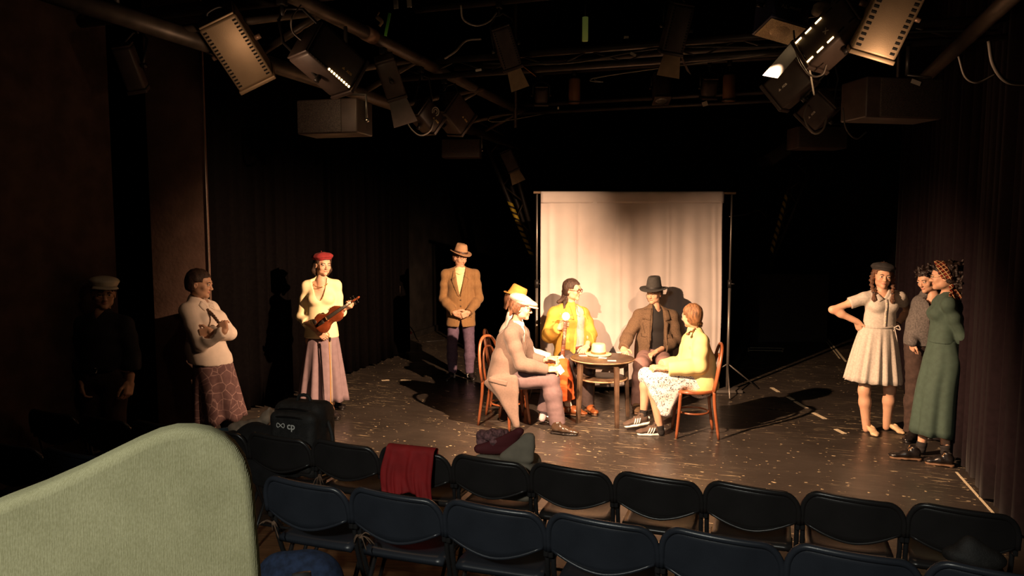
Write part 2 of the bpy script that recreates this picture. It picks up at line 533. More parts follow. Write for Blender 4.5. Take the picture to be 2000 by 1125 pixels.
M_BLACK = mat('black_wall_paint', (.012, .010, .009), .85, var=.4, vscale=3, bump=.15, bscale=40, spec=.2)
M_BROWNBLACK = mat('dark_brown_plaster', (.060, .038, .030), .9, var=.25, vscale=6, bump=.25, bscale=30, spec=.15)
M_VELVET = mat('black_stage_velvet', (.0022, .0017, .0018), .95, var=.15, vscale=30, spec=.03)
M_VELVET_R = mat('aubergine_stage_velvet', (.011, .0068, .0085), .95, sheen=.03, var=.15, vscale=30, spec=.06)
M_CHALK = mat('pale_floor_tape', (.55, .47, .32), .8, var=.2, vscale=60)

f = MB(); rbx(f, -9, 6, 4.12, 19, -.12, 0)
floor = struct('floor', f, M_FLOOR)
# brown boards under the seating
M_PLANK = mat('brown_floor_plank', (.16, .075, .032), .5, var=.35, vscale=4, bump=.1, bscale=20, stretch=(1, 14, 1))
sf = empty('floor_seating', rm(-1, 2.2, -.12)); sf['kind'] = 'structure'
base = MB(); rbx(base, -7, 4, .3, 4.119, -.12, -.012); base.build('subfloor', M_BLACK, sf)
for i in range(14):
    p = MB(); v = 4.115 - i * .145; rbx(p, -7, 4, v - .141, v, -.012, 0.0 - .001 * (i % 2)); p.build('plank', M_PLANK, sf)
rs = MB(); rbx(rs, -7, 4, -1.2, 3.30, .0, .115, bev=.004); struct('trim_1', rs, M_BLACK)      # low riser under the second row

w = MB(); rbx(w, -9, 6, 17.0, 17.2, 0, 6.2); struct('wall_back', w, M_BLACK)
w = MB(); rbx(w, -6.22, -6.02, 10.9, 17, 0, 6.2); struct('wall_left', w, M_BLACK)
w = MB(); rbx(w, 2.75, 2.95, 2.5, 17, 0, 6.2); struct('wall_right', w, M_BLACK)
w = MB(); rbx(w, -9, 6, -1.2, 17.2, 6.2, 6.35); struct('ceiling', w, M_BLACK)
w = MB(); rbx(w, -6.0, -5.93, 11.2, 16.9, 0, .10, bev=.006); struct('baseboard_left', w, M_BLACK)
# left side flats
w = MB(); rbx(w, -5.05, -4.90, .3, 4.62, 0, 6.2); struct('wall_front_left', w, M_BROWNBLACK)
w = MB(); rbx(w, -6.6, -6.45, 4.0, 11, 0, 6.2); struct('wall_side_left', w, M_BLACK)
a_, b_ = fl(300, 905)[0] * 0 + at(300, 600, 6.42)[0], at(409, 600, 6.42)[0]
w = MB(); w.box(((a_ + b_) / 2, 6.45, 3.1), (b_ - a_, .06, 6.2), bev=.006); struct('wall_pillar', w, mat('brown_pillar_paint', (.13, .078, .060), .9, var=.15, vscale=6, bump=.25, bscale=30, spec=.15))
M_STEELRAIL = mat('grey_steel_rail', (.30, .26, .22), .35, .8)
rail = MB(); rail.tube([(b_ + .008, 6.415, .0), (b_ + .008, 6.415, 4.6)], .006, 6)
o = rail.solo('rail', M_STEELRAIL); tag(o, 'thin upright steel rail on the edge of the brown pillar', 'rail')

def curtain(name, u, v0, v1, z0, z1, amp, waves, seed, m, label, ucurve=None):
    r = np.random.default_rng(seed); ph = r.uniform(0, 6, 6); n = int(waves * 9)
    def fn(a, b):
        # irregular folds that deepen towards the hem
        s = a * waves * 2 * math.pi; g = .75 + .45 * (1 - b)
        q = math.sin(s + ph[0] + .7 * math.sin(a * 9 + ph[1])) + .45 * math.sin(1.9 * s + ph[2] + .3 * b) + .25 * math.sin(.37 * s + ph[3])
        uu = u + amp * g * q * .55 + (ucurve(a) if ucurve else 0)
        vv = v0 + (v1 - v0) * a + amp * .35 * math.cos(s + ph[4]) * g
        hem = .012 * math.sin(2.3 * s + ph[5]) if b < .02 else 0
        return rm(uu, vv, z0 + (z1 - z0) * b + hem)
    mb = MB(); mb.grid(fn, n, 14, .006)
    o = mb.solo(name, m); return tag(o, label, 'curtain', 'black stage drapes')
curtain('stage_curtain', -5.32, 5.7, 8.2, .03, 5.6, .10, 13, 1, M_VELVET, 'black velvet side curtain nearest the brown pillar on the left')
curtain('stage_curtain', -5.36, 8.25, 10.75, .03, 5.6, .11, 12, 2, M_VELVET, 'black velvet side curtain behind the woman holding the violin')
curtain('stage_curtain', 1.72, 5.0, 8.3, .03, 5.6, .10, 16, 3, M_VELVET_R, 'dark aubergine velvet curtain beside the woman in the green dress')
curtain('stage_curtain', 1.80, 8.35, 11.0, .03, 5.6, .10, 12, 4, M_VELVET_R, 'dark aubergine velvet curtain behind the girl in the beige dress')
curtain('stage_curtain', 1.60, 2.9, 4.95, .03, 5.6, .09, 11, 5, M_VELVET_R, 'dark velvet curtain leaf at the extreme right edge of the stage')

# post and board upstage left
M_OLDWOOD = mat('dark_stained_post', (.085, .055, .036), .7, var=.35, vscale=5, stretch=(8, 8, 1), bump=.2, bscale=20)
p0 = fl(752, 697); t = thing('wooden_post', 'dark wooden post standing at the upstage end of the left curtain', 'post', p0)
mb = MB(); mb.box(p0 + (0, 0, 1.15), (.13, .10, 2.3), RR, bev=.008); mb.build('post', M_OLDWOOD, t)
mb = MB(); mb.box(p0 + (0, 0, .02), (.2, .16, .035), RR, bev=.004); mb.build('foot_plate', M_OLDWOOD, t)
mb = MB(); mb.tube(bez([p0 + (-.09, -.07, 1.15), p0 + (0, -.085, 1.08), p0 + (.09, -.07, 1.13), p0 + (.02, -.09, 1.2), p0 + (-.08, -.075, 1.1)]), .012, 6)
mb.build('rope_tie', mat('black_rope', (.03, .025, .022), .9), t)
p1 = fl(775, 692); mb = MB(); mb.box(p1 + (0, 0, .55), (.11, .05, 1.1), RR @ np.array(Matrix.Rotation(.05, 3, 'Y')), bev=.005)
tag(mb.solo('board_offcut', M_OLDWOOD), 'short dark board leaning beside the wooden post', 'board')

# wall socket with cable and red plug, upstage left
M_RED = mat('red_plastic_plug', (.65, .05, .03), .4); M_CABLE = mat('black_rubber_cable', (.02, .018, .017), .5)
M_WHITEPL = mat('white_plastic', (.6, .56, .48), .4)
s0 = rm(-5.985, 0, 0); q = at(778, 634, 12.6)
t = thing('socket_box', 'small grey wall socket low on the upstage left wall', 'socket', q)
mb = MB(); mb.box(q, (.05, .12, .16), RR, bev=.008); mb.build('box', mat('grey_socket', (.16, .14, .11), .5), t)
t = thing('power_cable', 'black cable with a red plug hanging from the wall socket to the floor', 'cable', fl(815, 666))
pts = bez([q + (.03, -.02, .02), at(795, 633, 12.4), at(806, 645, 12.3), at(812, 658, 12.2), fl(818, 666, .01), fl(835, 667, .01), fl(870, 664, .01)])
mb = MB(); mb.tube(pts, .008, 6); mb.build('cord', M_CABLE, t)
mb = MB(); mb.tube([at(796, 646, 12.33), at(804, 651, 12.3)], [.03, .022], 8); mb.build('plug', M_RED, t)

# black plinth upstage right
b0 = fl(1481, 668); b1 = fl(1615, 668); c = (b0 + b1) / 2
t = thing('black_plinth', 'large black plinth standing upstage to the right of the white backdrop', 'plinth', c)
mb = MB(); mb.box(c + (0, .45, .60), (b1[0] - b0[0], .9, 1.20), None, bev=.01); mb.build('body', mat('matt_black_plinth', (.030, .023, .020), .8, var=.2, vscale=8), t)
# floor tape marks and a taped rectangle, thin strips lying on the boards
def strip(x0, y0, x1, y1, wd, name='floor_tape', lab=None, m=None):
    a = fl(x0, y0, .002); b = fl(x1, y1, .002); d = nrm(b - a); s_ = np.array((-d[1], d[0], 0)) * wd / 2
    mb = MB(); mb.prism([a - s_, b - s_, b + s_, a + s_], .003); o = mb.solo(name, m or M_CHALK); tag(o, lab, 'tape', 'tape on the stage floor'); return o
strip(1616, 662, 1652, 706, .03, lab='long pale tape line on the floor running to the girl in beige, outer line')
strip(1612, 664, 1640, 700, .02, lab='long pale tape line on the floor beside it, inner line')
strip(1868, 922, 1940, 1002, .018, lab='pale yellowish tape line running from the laced shoes towards the right front seats')
for k, (a, b) in enumerate([((1464, 679), (1530, 680)), ((1530, 680), (1528, 687)), ((1462, 684), (1528, 685)), ((1462, 679), (1462, 686))]):
    strip(*a, *b, .02, lab=['far', 'right', 'near', 'left'][k] + ' edge of the taped rectangle on the floor before the plinth')
marks = [(1507, 757, 1520, 765), (1539, 775, 1549, 781), (1553, 784, 1575, 797), (1588, 806, 1612, 818), (1632, 838, 1650, 847), (745, 743, 760, 742), (783, 742, 802, 743)]
names = ['first pale spike mark right of the backdrop stand', 'second pale spike mark beside the chair shadow', 'third and longest pale spike mark inside the chair shadow',
         'fourth pale spike mark at the rim of the chair shadow', 'fifth pale spike mark just left of the beige shoes', 'small pale paint chip on the floor right of the violinist', 'longer pale paint chip on the floor in front of the man in the striped jacket']
for (x0, y0, x1, y1), nme in zip(marks, names): strip(x0, y0, x1, y1, .045, 'spike_mark', nme)

# ------------------------------------------------------------------ freestanding white backdrop
DB = 8.98
M_CLOTH = mat('white_cotton_sheet', (.56, .505, .485), .9, var=.05, vscale=3, spec=.1)
M_STEEL = mat('dull_steel_tube', (.22, .20, .18), .4, .7)
M_BLACKMETAL = mat('black_metal', (.018, .016, .015), .45, .3)
M_BAR = mat('pale_wooden_bar', (.45, .32, .22), .6)
pL, pR = at(1049, 378, DB), at(1431, 378, DB); zt = pL[2]
t = thing('backdrop_stand', 'thin black freestanding stand holding up the white backdrop', 'stand', (pR[0], DB, 0))
mb = MB(); mb.tube([at(1042, 376, DB), at(1437, 377, DB)], .016, 10); mb.build('crossbar', M_BAR, t)
for px in (pL, pR):
    x = px[0]; mb = MB(); mb.tube([(x, DB + .03, 0.02), (x, DB + .03, zt * .55)], .018, 10); mb.tube([(x, DB + .03, zt * .55), (x, DB + .03, zt + .02)], .012, 10)
    mb.build('pole', M_STEEL, t)
    mb = MB(); mb.tube([(x, DB + .03, zt * .53), (x, DB + .03, zt * .57)], .026, 10); mb.tube([(x, DB + .03, zt * .55), (x + .05, DB + .0, zt * .55)], .008, 6); mb.build('clamp', M_BLACKMETAL, t)
    mb = MB()
    for a in (.3, 2.4, 4.5): mb.tube([(x, DB + .03, .35), (x + .45 * math.cos(a), DB + .03 + .45 * math.sin(a), .012)], .009, 6)
    mb.build('tripod_feet', M_STEEL, t)
    mb = MB(); mb.box((x, DB + .02, .02), (.32, .22, .035), bev=.005); mb.build('base_plate', M_STEEL, t)
cl0, cl1 = at(1056, 376, DB)[0], at(1413, 376, DB)[0]
t = thing('backdrop_cloth', 'plain white cotton sheet hanging from the crossbar behind the card table', 'backdrop', ((cl0 + cl1) / 2, DB, .06))
def sheet(a, b):
    x = cl0 + (cl1 - cl0) * a; z = .07 + (zt + .02 - .07) * b
    tight = 1 - b ** 6
    y = DB - .022 + (.010 * math.sin(a * 34 + .8 * math.sin(b * 3)) + .006 * math.sin(a * 71 + 1.3 + b) + .012 * math.sin(a * 13 + 2 * b) + .006 * math.sin(b * 9 + a * 6)) * tight
    for c0, wd, dp in ((.05, .012, .02), (.205, .008, .016), (.43, .012, .018), (.70, .007, .008), (.96, .012, .018)):
        y -= dp * math.exp(-((a - c0 - .012 * (1 - b)) / wd) ** 2) * tight
    x += .012 * math.sin(b * 5) * (a > .9) - .01 * (1 - b) * (a > .95)
    return (x, y, z)
mb = MB(); mb.grid(sheet, 150, 26, .002); mb.build('sheet', M_CLOTH, t)
mb = MB()
def casing(a, b):
    ang = math.pi * (1.15 * b - .1); x = cl0 + (cl1 - cl0) * a
    return (x, DB - .024 * math.sin(ang) - .003, zt + .024 * math.cos(ang) if b < .9 else zt - .12 * (b - .9) / .1 + .024 * math.cos(ang))
def casing(a, b):
    x = cl0 + (cl1 - cl0) * a
    if b < .5: an = math.pi * (b / .5) * .5; return (x, DB - .026 * math.sin(an), zt + .026 * math.cos(an))
    return (x, DB - .030 - .003 * math.sin(a * 60), zt - .115 * (b - .5) / .5)
mb.grid(casing, 60, 10, .002); mb.build('casing', M_CLOTH, t)
# ------------------------------------------------------------------ people: bodies, clothes, hair
M_SKIN = mat('skin', (.62, .36, .235), .5, var=.06, vscale=12, sub=.15, spec=.4)
M_LIPS = mat('lips', (.50, .22, .16), .45)
M_EYEW = mat('eye_white', (.52, .47, .42), .3)
M_IRIS = mat('iris_dark', (.04, .025, .02), .2)
M_HAIRB = mat('dark_brown_hair', (.040, .020, .012), .55, var=.5, vscale=26, bump=.6, bscale=90, stretch=(3, 3, .6))
M_HAIRM = mat('mid_brown_hair', (.115, .050, .024), .5, var=.5, vscale=26, bump=.6, bscale=90, stretch=(3, 3, .6))
M_HAIRL = mat('light_brown_hair', (.22, .105, .045), .5, var=.5, vscale=26, bump=.6, bscale=90, stretch=(3, 3, .6))
M_HAIRK = mat('black_hair', (.018, .010, .008), .5, var=.5, vscale=26, bump=.6, bscale=90)

class Fig:
    """A figure: joints as world points. Sides are 'a' (left in the picture when it faces us) and 'b'."""
    def __init__(s, label, D, base, head, yaw, pitch=0, roll=0, hs=1.0, female=False, skin=M_SKIN, build=1.0):
        s.D = D; s.j = {}; s.H = np.array(head, float); s.R = look(yaw, pitch, roll); s.hs = hs; s.fem = female
        s.skin = skin; s.bld = build
        s.root = thing('person', label, 'person', base)
        s.parts = []
    def J(s, **kw):
        for k, v in kw.items(): s.j[k] = at(v[0], v[1], s.D + (v[2] if len(v) > 2 else 0)) if len(v) < 4 else np.array(v[:3])
        return s
    def hp(s, p): return s.H + s.R @ (np.array(p, float) * s.hs)
    def axes(s):
        j = s.j; u = nrm(j['sb'] - j['sa']); up = nrm(j['neck'] - j['pel']); f = nrm(np.cross(u, up))
        return u, f, up
    def lims(s, keys, m): 
        P = np.array([s.j[k] for k in keys]); return P.min(0) - m, P.max(0) + m
    def hips(s, w=.085, d=.045):
        u, f, up = s.axes(); s.j['ha'] = s.j['pel'] - u * w - up * d; s.j['hb'] = s.j['pel'] + u * w - up * d; return s
    def report(s, nm):
        j = s.j; L = lambda a, b: round(float(np.linalg.norm(j[a] - j[b])), 2)
        print('FIG', nm, 'sh', L('sa', 'sb'), 'ua', L('sa', 'ea'), L('sb', 'eb'), 'fa', L('ea', 'wa'), L('eb', 'wb'), 'trunk', L('pel', 'neck'), 'th', L('ha', 'ka'), L('hb', 'kb'), 'sh', L('ka', 'aa'), L('kb', 'ab'), 'pelz', round(float(j['pel'][2]), 2), 'headz', round(float(s.H[2]), 2), 'kneez', round(float(j['ka'][2]), 2), round(float(j['kb'][2]), 2))
    # --- body pieces added to a field
    def torso(s, F, inf=0.0, wst=.0, k=.035, bust=None):
        j = s.j; u, f, up = s.axes(); b = s.bld; L = np.linalg.norm(j['neck'] - j['pel'])
        pel = j['pel']; w = pel + (j['neck'] - pel) * .36 + (s.j['wofs'] if 'wofs' in j else 0); ch = pel + (j['neck'] - pel) * .70
        hw, ww, cw = (.165, .122, .135) if s.fem else (.152, .134, .155)
        hd, wd, cd = (.118, .088, .100) if s.fem else (.108, .098, .112)
        F.ecap(pel, w, ((hw + inf) * b, (hd + inf) * b), ((ww + inf + wst) * b, (wd + inf + wst) * b), u, k)
        F.ecap(w, ch, ((ww + inf + wst) * b, (wd + inf + wst) * b), ((cw + inf) * b, (cd + inf) * b), u, k)
        mid = (j['sa'] + j['sb']) / 2
        F.ecap(ch, mid * .75 + j['neck'] * .25, ((cw + inf) * b, (cd + inf) * b), ((.13 + inf) * b, (.062 + inf) * b), u, k)
        for q in ('sa', 'sb'):
            F.cone(mid + (j[q] - mid) * .4, j[q] - up * .012, .054 + inf, .044 + inf, .03)
            F.cone(j['neck'] - up * .015, j[q] + up * .004, .044 + inf * .7, .038 + inf * .8, .03)
        F.cone(mid + (j['neck'] - mid) * .2, j['neck'] + up * .02, .075 + inf * .6, .052 + inf * .5, k)
        if s.fem and bust != 0:
            for q in (-1, 1): F.ell(ch + u * q * .068 + f * (.068 + inf * .8) + up * -.01, (.066 + inf * .3, .055 + inf * .3, .062), np.column_stack([u, f, up]), .03)
        return F
    def arm(s, F, q, i0=0.0, i1=None, k=.025, sc=1.0, stop=None):
        i1 = i0 if i1 is None else i1; j = s.j; S, E, W = j['s' + q], j['e' + q], j['w' + q]
        m = .92 if s.fem else 1.0
        e1 = E
        F.cone(S, E, (.044 * m + i0) * sc, (.038 * m + i0 * .5 + i1 * .5) * sc, k)
        F.ell(S + (E - S) * .42, ((.046 * m + i0) * sc,) * 3, None, k)
        if stop is None or stop > 1:
            t = 1.0 if stop is None else stop - 1
            W2 = E + (W - E) * t
            F.cone(E, E + (W2 - E) * .35, (.039 * m + i1) * sc, (.041 * m + i1) * sc, k); F.cone(E + (W2 - E) * .35, W2, (.041 * m + i1) * sc, (.028 + (.012 * (1 - t)) + i1) * sc, k)
        return F
    def leg(s, F, q, i0=0.0, i1=None, i2=None, k=.03, foot=True):
        i1 = i0 if i1 is None else i1; i2 = i1 if i2 is None else i2; j = s.j; Hh, K, A = j['h' + q], j['k' + q], j['a' + q]
        F.cone(Hh, K, .082 + i0, .054 + i1, k)
        d = K + (A - K) * .3
        F.cone(K, d, .053 + i1, .054 + (i1 + i2) / 2, k); F.cone(d, A, .054 + (i1 + i2) / 2, .034 + i2, k)
        return F
    def hand(s, F, q, d, pn, curl=.5, thumb=.4, side=None, spread=.012, sc=None, point=None):
        """d: direction from wrist to knuckles, pn: palm normal (the side the fingers curl to)"""
        W = s.j['w' + q]; sc = sc or (.93 if s.fem else 1.0); d = nrm(d); pn = np.array(pn, float); pn = nrm(pn - d * (pn @ d)); x = np.cross(d, pn)
        if side is None: side = 1 if q == 'a' else -1
        x = x * side                      # towards the thumb
        F.cone(s.j['e' + q] * .25 + W * .75, W, .029 * sc, .026 * sc, .012)
        R = np.column_stack([x, d, pn])
        F.rbox(W + d * .052 * sc, (.040 * sc, .050 * sc, .015 * sc), .014 * sc, R, .014)
        F.ell(W + d * .03 * sc + x * .024 * sc + pn * .008, (.020 * sc, .032 * sc, .018 * sc), R, .01)
        Ls = (.080, .088, .082, .064)
        tips = []
        for i in range(4):
            b = W + d * (.098 - .004 * abs(i - 1)) * sc + x * (.030 - .020 * i) * sc
            dd = nrm(d + x * (1.5 - i) * spread * 4)
            c = curl[i] if isinstance(curl, (list, tuple)) else curl * (1 + .08 * i)
            p = b - dd * .012; a = 0; r = .0092 * sc
            for seg, fr in enumerate((.45, .31, .24)):
                a += c * (1.0, 1.1, .7)[seg]
                v = dd * math.cos(a) + pn * math.sin(a); n_ = p + v * (Ls[i] * fr * sc + (.012 if seg == 0 else 0))
                F.cone(p, n_, r, r * .93, .003); p = n_; r *= .93
            tips.append(p)
        b = W + d * .028 * sc + x * .032 * sc + pn * .006
        v1 = nrm(d * .75 + x * .75 + pn * .25 * thumb); p1 = b + v1 * .042 * sc
        v2 = nrm(d * .9 + x * (.45 - .7 * thumb) + pn * .6 * thumb); p2 = p1 + v2 * .032 * sc
        v3 = nrm(d * .9 + x * (.25 - .9 * thumb) + pn * .7 * thumb); p3 = p2 + v3 * .026 * sc
        F.cone(b - v1 * .01, p1, .014 * sc, .0115 * sc, .008); F.cone(p1, p2, .0112 * sc, .010 * sc, .003); F.cone(p2, p3, .010 * sc, .0085 * sc, .003)
        return F
    def head(s, F, male_jaw=True):
        g = s.hs; P = s.hp; R = s.R
        def e(c, r, k=.02, sub=False): F.ell(P(c), np.array(r) * g, R, k * g, sub)
        def c(a, b, ra, rb, k=.012): F.cone(P(a), P(b), ra * g, rb * g, k * g)
        jw = 1.0 if not s.fem else .92; fm = s.fem
        e((0, -.014, .036), (.074, .094, .083)); e((0, .014, -.028), (.058 * jw, .068, .078), .03)
        e((0, .064, -.090), (.021 * jw, .018, .016), .03)
        for q in (-1, 1):
            e((q * .040 * jw, .012, -.062), (.020, .036, .022), .03); e((q * .039, .054, -.022), (.022, .020, .020), .025)
        c((-.028, .071, .026), (.028, .071, .026), .0125 if fm else .0145, .0125 if fm else .0145, .02)
        for q in (-1, 1): e((q * .031, .094, .005), (.018, .016, .0115), .010, True)
        c((0, .080, .016), (0, .098, -.026), .0065, .0095, .014); e((0, .100, -.029), (.0092, .009, .008), .006)
        for q in (-1, 1): e((q * .0105, .091, -.032), (.006, .009, .006), .006)
        for q in (-1, 1): e((q * .031, .0795, .0160), (.0170, .009, .0066), .005); e((q * .031, .0775, -.0060), (.016, .008, .0052), .006)   # lids
        e((0, .0755, -.053), (.019, .0115, .0048), .006); e((0, .0750, -.0615), (.016, .0115, .0055), .006)
        e((0, .0855, -.0573), (.021, .007, .0012), .003, True)
        for q in (-1, 1):
            e((q * .075, -.012, -.008), (.008, .017, .027), .008); e((q * .081, -.005, -.006), (.006, .009, .014), .004, True)
        F.cone(P((0, -.030, -.045)), s.j['neck'], .047 * (.88 if s.fem else 1.02), .052 * (.90 if s.fem else 1.03), .02)
        F.cone(s.j['neck'], s.j['neck'] * .75 + s.j['pel'] * .25, .056, .07, .03)
        return F
    def body(s, hands, bare_arms=False, legs=True, core=True):
        """one continuous skin mesh: trunk and legs, head and neck, arms with hands"""
        j = s.j; parts = []
        keys = ['pel', 'neck', 'sa', 'sb', 'ha', 'hb', 'ka', 'kb', 'aa', 'ab']
        lo, hi = s.lims(keys, .2); C = SDF(lo, hi, .012)
        s.torso(C, -.012)
        for q in 'ab': s.leg(C, q)
        for q in 'ab': s.arm(C, q, -.004, stop=1.3)
        parts.append((*C.nets(), 0))
        lo = np.minimum(s.H, j['neck']) - .18; hi = np.maximum(s.H, j['neck']) + .17
        F = SDF(lo, hi, .0042); s.head(F)
        V, Q = F.nets(); cen = (V[Q].mean(1) - s.H) @ s.R / s.hs
        m = np.zeros(len(Q), int)
        lip = (cen[:, 1] > .070) & (np.abs(cen[:, 0]) < .020) & (np.abs(cen[:, 2] + .0573) < .0088 - .36 * np.maximum(0, np.abs(cen[:, 0]) - .005)); m[lip] = 1
        parts.append((V, Q, m))
        e = MB()
        for q in (-1, 1): e.ball(s.hp((q * .031, .0760, .0050)), np.array((.0125, .0110, .0110)) * s.hs, 12, s.R)
        V, Q, _ = mb_np(e); parts.append((V, Q, 2)); e = MB()
        for q in (-1, 1): e.ball(s.hp((q * .031 + .0008, .0832, .0052)), np.array((.0066, .0045, .0066)) * s.hs, 10, s.R)
        V, Q, _ = mb_np(e); parts.append((V, Q, 3))
        for q in 'ab':
            if q not in hands: continue
            P = [j['s' + q], j['e' + q], j['w' + q]] if bare_arms else [j['e' + q] * .4 + j['w' + q] * .6, j['w' + q]]
            P = np.array(P + [j['w' + q] + nrm(hands[q][0]) * .15]); F = SDF(P.min(0) - .10, P.max(0) + .10, .0046)
            if bare_arms: s.arm(F, q, -.002)
            s.hand(F, q, *hands[q][:2], **(hands[q][2] if len(hands[q]) > 2 else {}))
            parts.append((*F.nets(), 0))
        s.bodyo = merge('body', parts, [s.skin, M_LIPS, M_EYEW, M_IRIS], s.root)
        return s.bodyo
    def brows(s, m, th=.0045):
        for q in (-1, 1):
            mb = MB()
            mb.tube([s.hp((q * .014, .0880, .0225)), s.hp((q * .030, .0865, .0275)), s.hp((q * .046, .0760, .0230))], [th * .8 * s.hs, th * .9 * s.hs, th * .4 * s.hs], 6)
            mb.build('eyebrow', m, s.root)
    def field(s, keys, m=.2, h=.01, extra=None):
        lo, hi = s.lims(keys, m)
        if extra is not None:
            for p in extra: lo = np.minimum(lo, np.array(p) - .06); hi = np.maximum(hi, np.array(p) + .06)
        return SDF(lo, hi, h)
    def sleeve(s, F, q, i0, i1, stop, k=.03, trim=None):
        """an arm of the garment cut straight across at its cuff, then joined to the trunk field F"""
        G = SDF(F.lo, F.lo + F.h * (F.n - 1), F.h); G.n = F.n.copy(); G.v = np.full(F.n, .5, np.float32)
        s.arm(G, q, i0, i1); S, E, W = s.j['s' + q], s.j['e' + q], s.j['w' + q]
        if stop <= 1: c = S + (E - S) * stop; d = nrm(E - S)
        else: c = E + (W - E) * (stop - 1); d = nrm(W - E)
        if stop > 1:
            P = G.pts(); dd = (P - c) @ d; near = np.linalg.norm(P - W, axis=-1) < np.linalg.norm(W - c) + .12
            G.v = np.where(near, np.maximum(G.v, dd), G.v).astype(np.float32)
        else: G.cut(c, d)
        o = F.v; d_ = G.v; h = np.maximum(k - np.abs(o - d_), 0) / k; F.v = (np.minimum(o, d_) - h * h * k * .25).astype(np.float32); return F
    def add(s, F, name, m, pick=None): return F.build(name, m, s.root, pick)
    def vneck(s, F, z0, z1, w0, w1, back=False, shape='v', side=0.0):
        """cut an opening in front: fractions z0..z1 of the trunk height, half-widths w0..w1"""
        u, f, up = s.axes(); o = s.j['pel']; L = np.linalg.norm(s.j['neck'] - o)
        def fn(P):
            q = P - o; t = ((q @ up) / L - z0) / (z1 - z0); x = np.abs((q @ u) - side); y = q @ f
            if shape == 'u': w = w1 * np.sqrt(np.clip(t, 0, 1)) + w0
            else: w = w0 + (w1 - w0) * np.clip(t, 0, 1.6)
            return np.maximum(np.maximum(x - w, -t * (z1 - z0) * L), -y + .0)
        return F.carve(fn)
    def decal(s, F, name, m, pts, thick=.005, off=.002, parent=None, d=None, nu=None):
        """patch of cloth lying on the garment F. pts: grid [i][j] of (x across, height fraction) on the trunk front"""
        u, f, up = s.axes(); o = s.j['pel']; L = np.linalg.norm(s.j['neck'] - o); d = -f if d is None else nrm(d)
        G = []
        for row in pts:
            r = []
            for (x, t) in row:
                p = o + u * x + up * t * L; h = F.hit(p - d * .45, d, .7)
                r.append(h - d * off if h is not None else None)
            G.append(r)
        ok = [p for r in G for p in r if p is not None]
        if not ok: return None
        av = np.mean([(-d) @ p for p in ok])
        for r in G:
            for i, p in enumerate(r):
                if p is None:
                    prev = next((q for q in r if q is not None), None)
                    r[i] = (prev if prev is not None else ok[0])
        nu_, nv_ = len(G), len(G[0]); mb = MB()
        mb.grid(lambda a, b: G[round(a * (nu_ - 1))][round(b * (nv_ - 1))], nu_, nv_, thick)
        return mb.build(name, m, parent or s.root)
def quadpatch(c, n=5, m=5):
    """grid over a quadrilateral given by corners (x, t): c00, c10, c11, c01"""
    c = [np.array(p, float) for p in c]; out = []
    for i in range(n):
        a = i / (n - 1); r = []
        for k in range(m):
            b = k / (m - 1); r.append(tuple((1 - a) * (1 - b) * c[0] + a * (1 - b) * c[1] + a * b * c[2] + (1 - a) * b * c[3]))
        out.append(r)
    return out

# --- hats (head coordinates: x side, y face, z up)
def hat_fedora(fig, m, mband, brim=.155, crown=.115, z=.055, tilt=(0, 0), sc=1.0, taper=.82, curl=.02, parent=None, flat=False, name='fedora_hat', dent=True, at_=None, R=None):
    R = fig.R if R is None else R
    if tilt != (0, 0): R = R @ np.array(Matrix.Rotation(math.radians(tilt[0]), 3, 'X')) @ np.array(Matrix.Rotation(math.radians(tilt[1]), 3, 'Y'))
    o = fig.hp((0, -.008, z)) if at_ is None else at_
    par = fig.root if parent is None else parent
    g = sc
    def crn(a, r, zz, i):
        if dent and zz > crown * .6:
            k = (zz - crown * .6) / (crown * .4)
            r = r * (1 - .20 * k * abs(math.cos(a)) ** 4 * (math.sin(a) > -.2))
            if r < .06 * g: zz -= .018 * k * math.exp(-(r * math.cos(a) / .025) ** 2)
        return r, zz
    prof = [(.088, -.006), (.088, .0), (.0875, .03), (.086 * (taper + 1) / 2, crown * .6), (.086 * taper, crown * .88), (.075 * taper, crown), (.045 * taper, crown * 1.01), (.002, crown * .99)]
    mb = MB(); mb.lathe([(r * g, zz * g) for r, zz in prof], 36, o, R, 0, .92, 1.10, crn)
    c = mb.build(name if parent is None else 'crown', m, par)
    c2 = MB()
    def brm(a, r, zz, i):
        k = max(0, (r - .09 * g) / ((brim - .09) * g))
        return r, zz + (curl * abs(math.cos(a)) ** 2 - .012 * max(0, math.sin(a))) * k * k * g * (0 if flat else 1)
    c2.lathe([(.087 * g, .004 * g), (.105 * g, -.001), (.125 * g, -.003), (brim * .97 * g, -.002), (brim * g, .0005), (brim * .97 * g, -.008 * g), (.125 * g, -.009 * g), (.105 * g, -.007 * g), (.084 * g, -.004 * g)], 40, o, R, 0, .95, 1.10, brm)
    c2.build('brim', m, c if parent is None else par)
    b = MB(); b.lathe([(.0895 * g, .002), (.0905 * g, .004), (.0895 * g, .026 * g), (.088 * g, .027 * g)], 36, o, R, 0, .925, 1.105); b.build('hat_band', mband, c if parent is None else par)
    return c
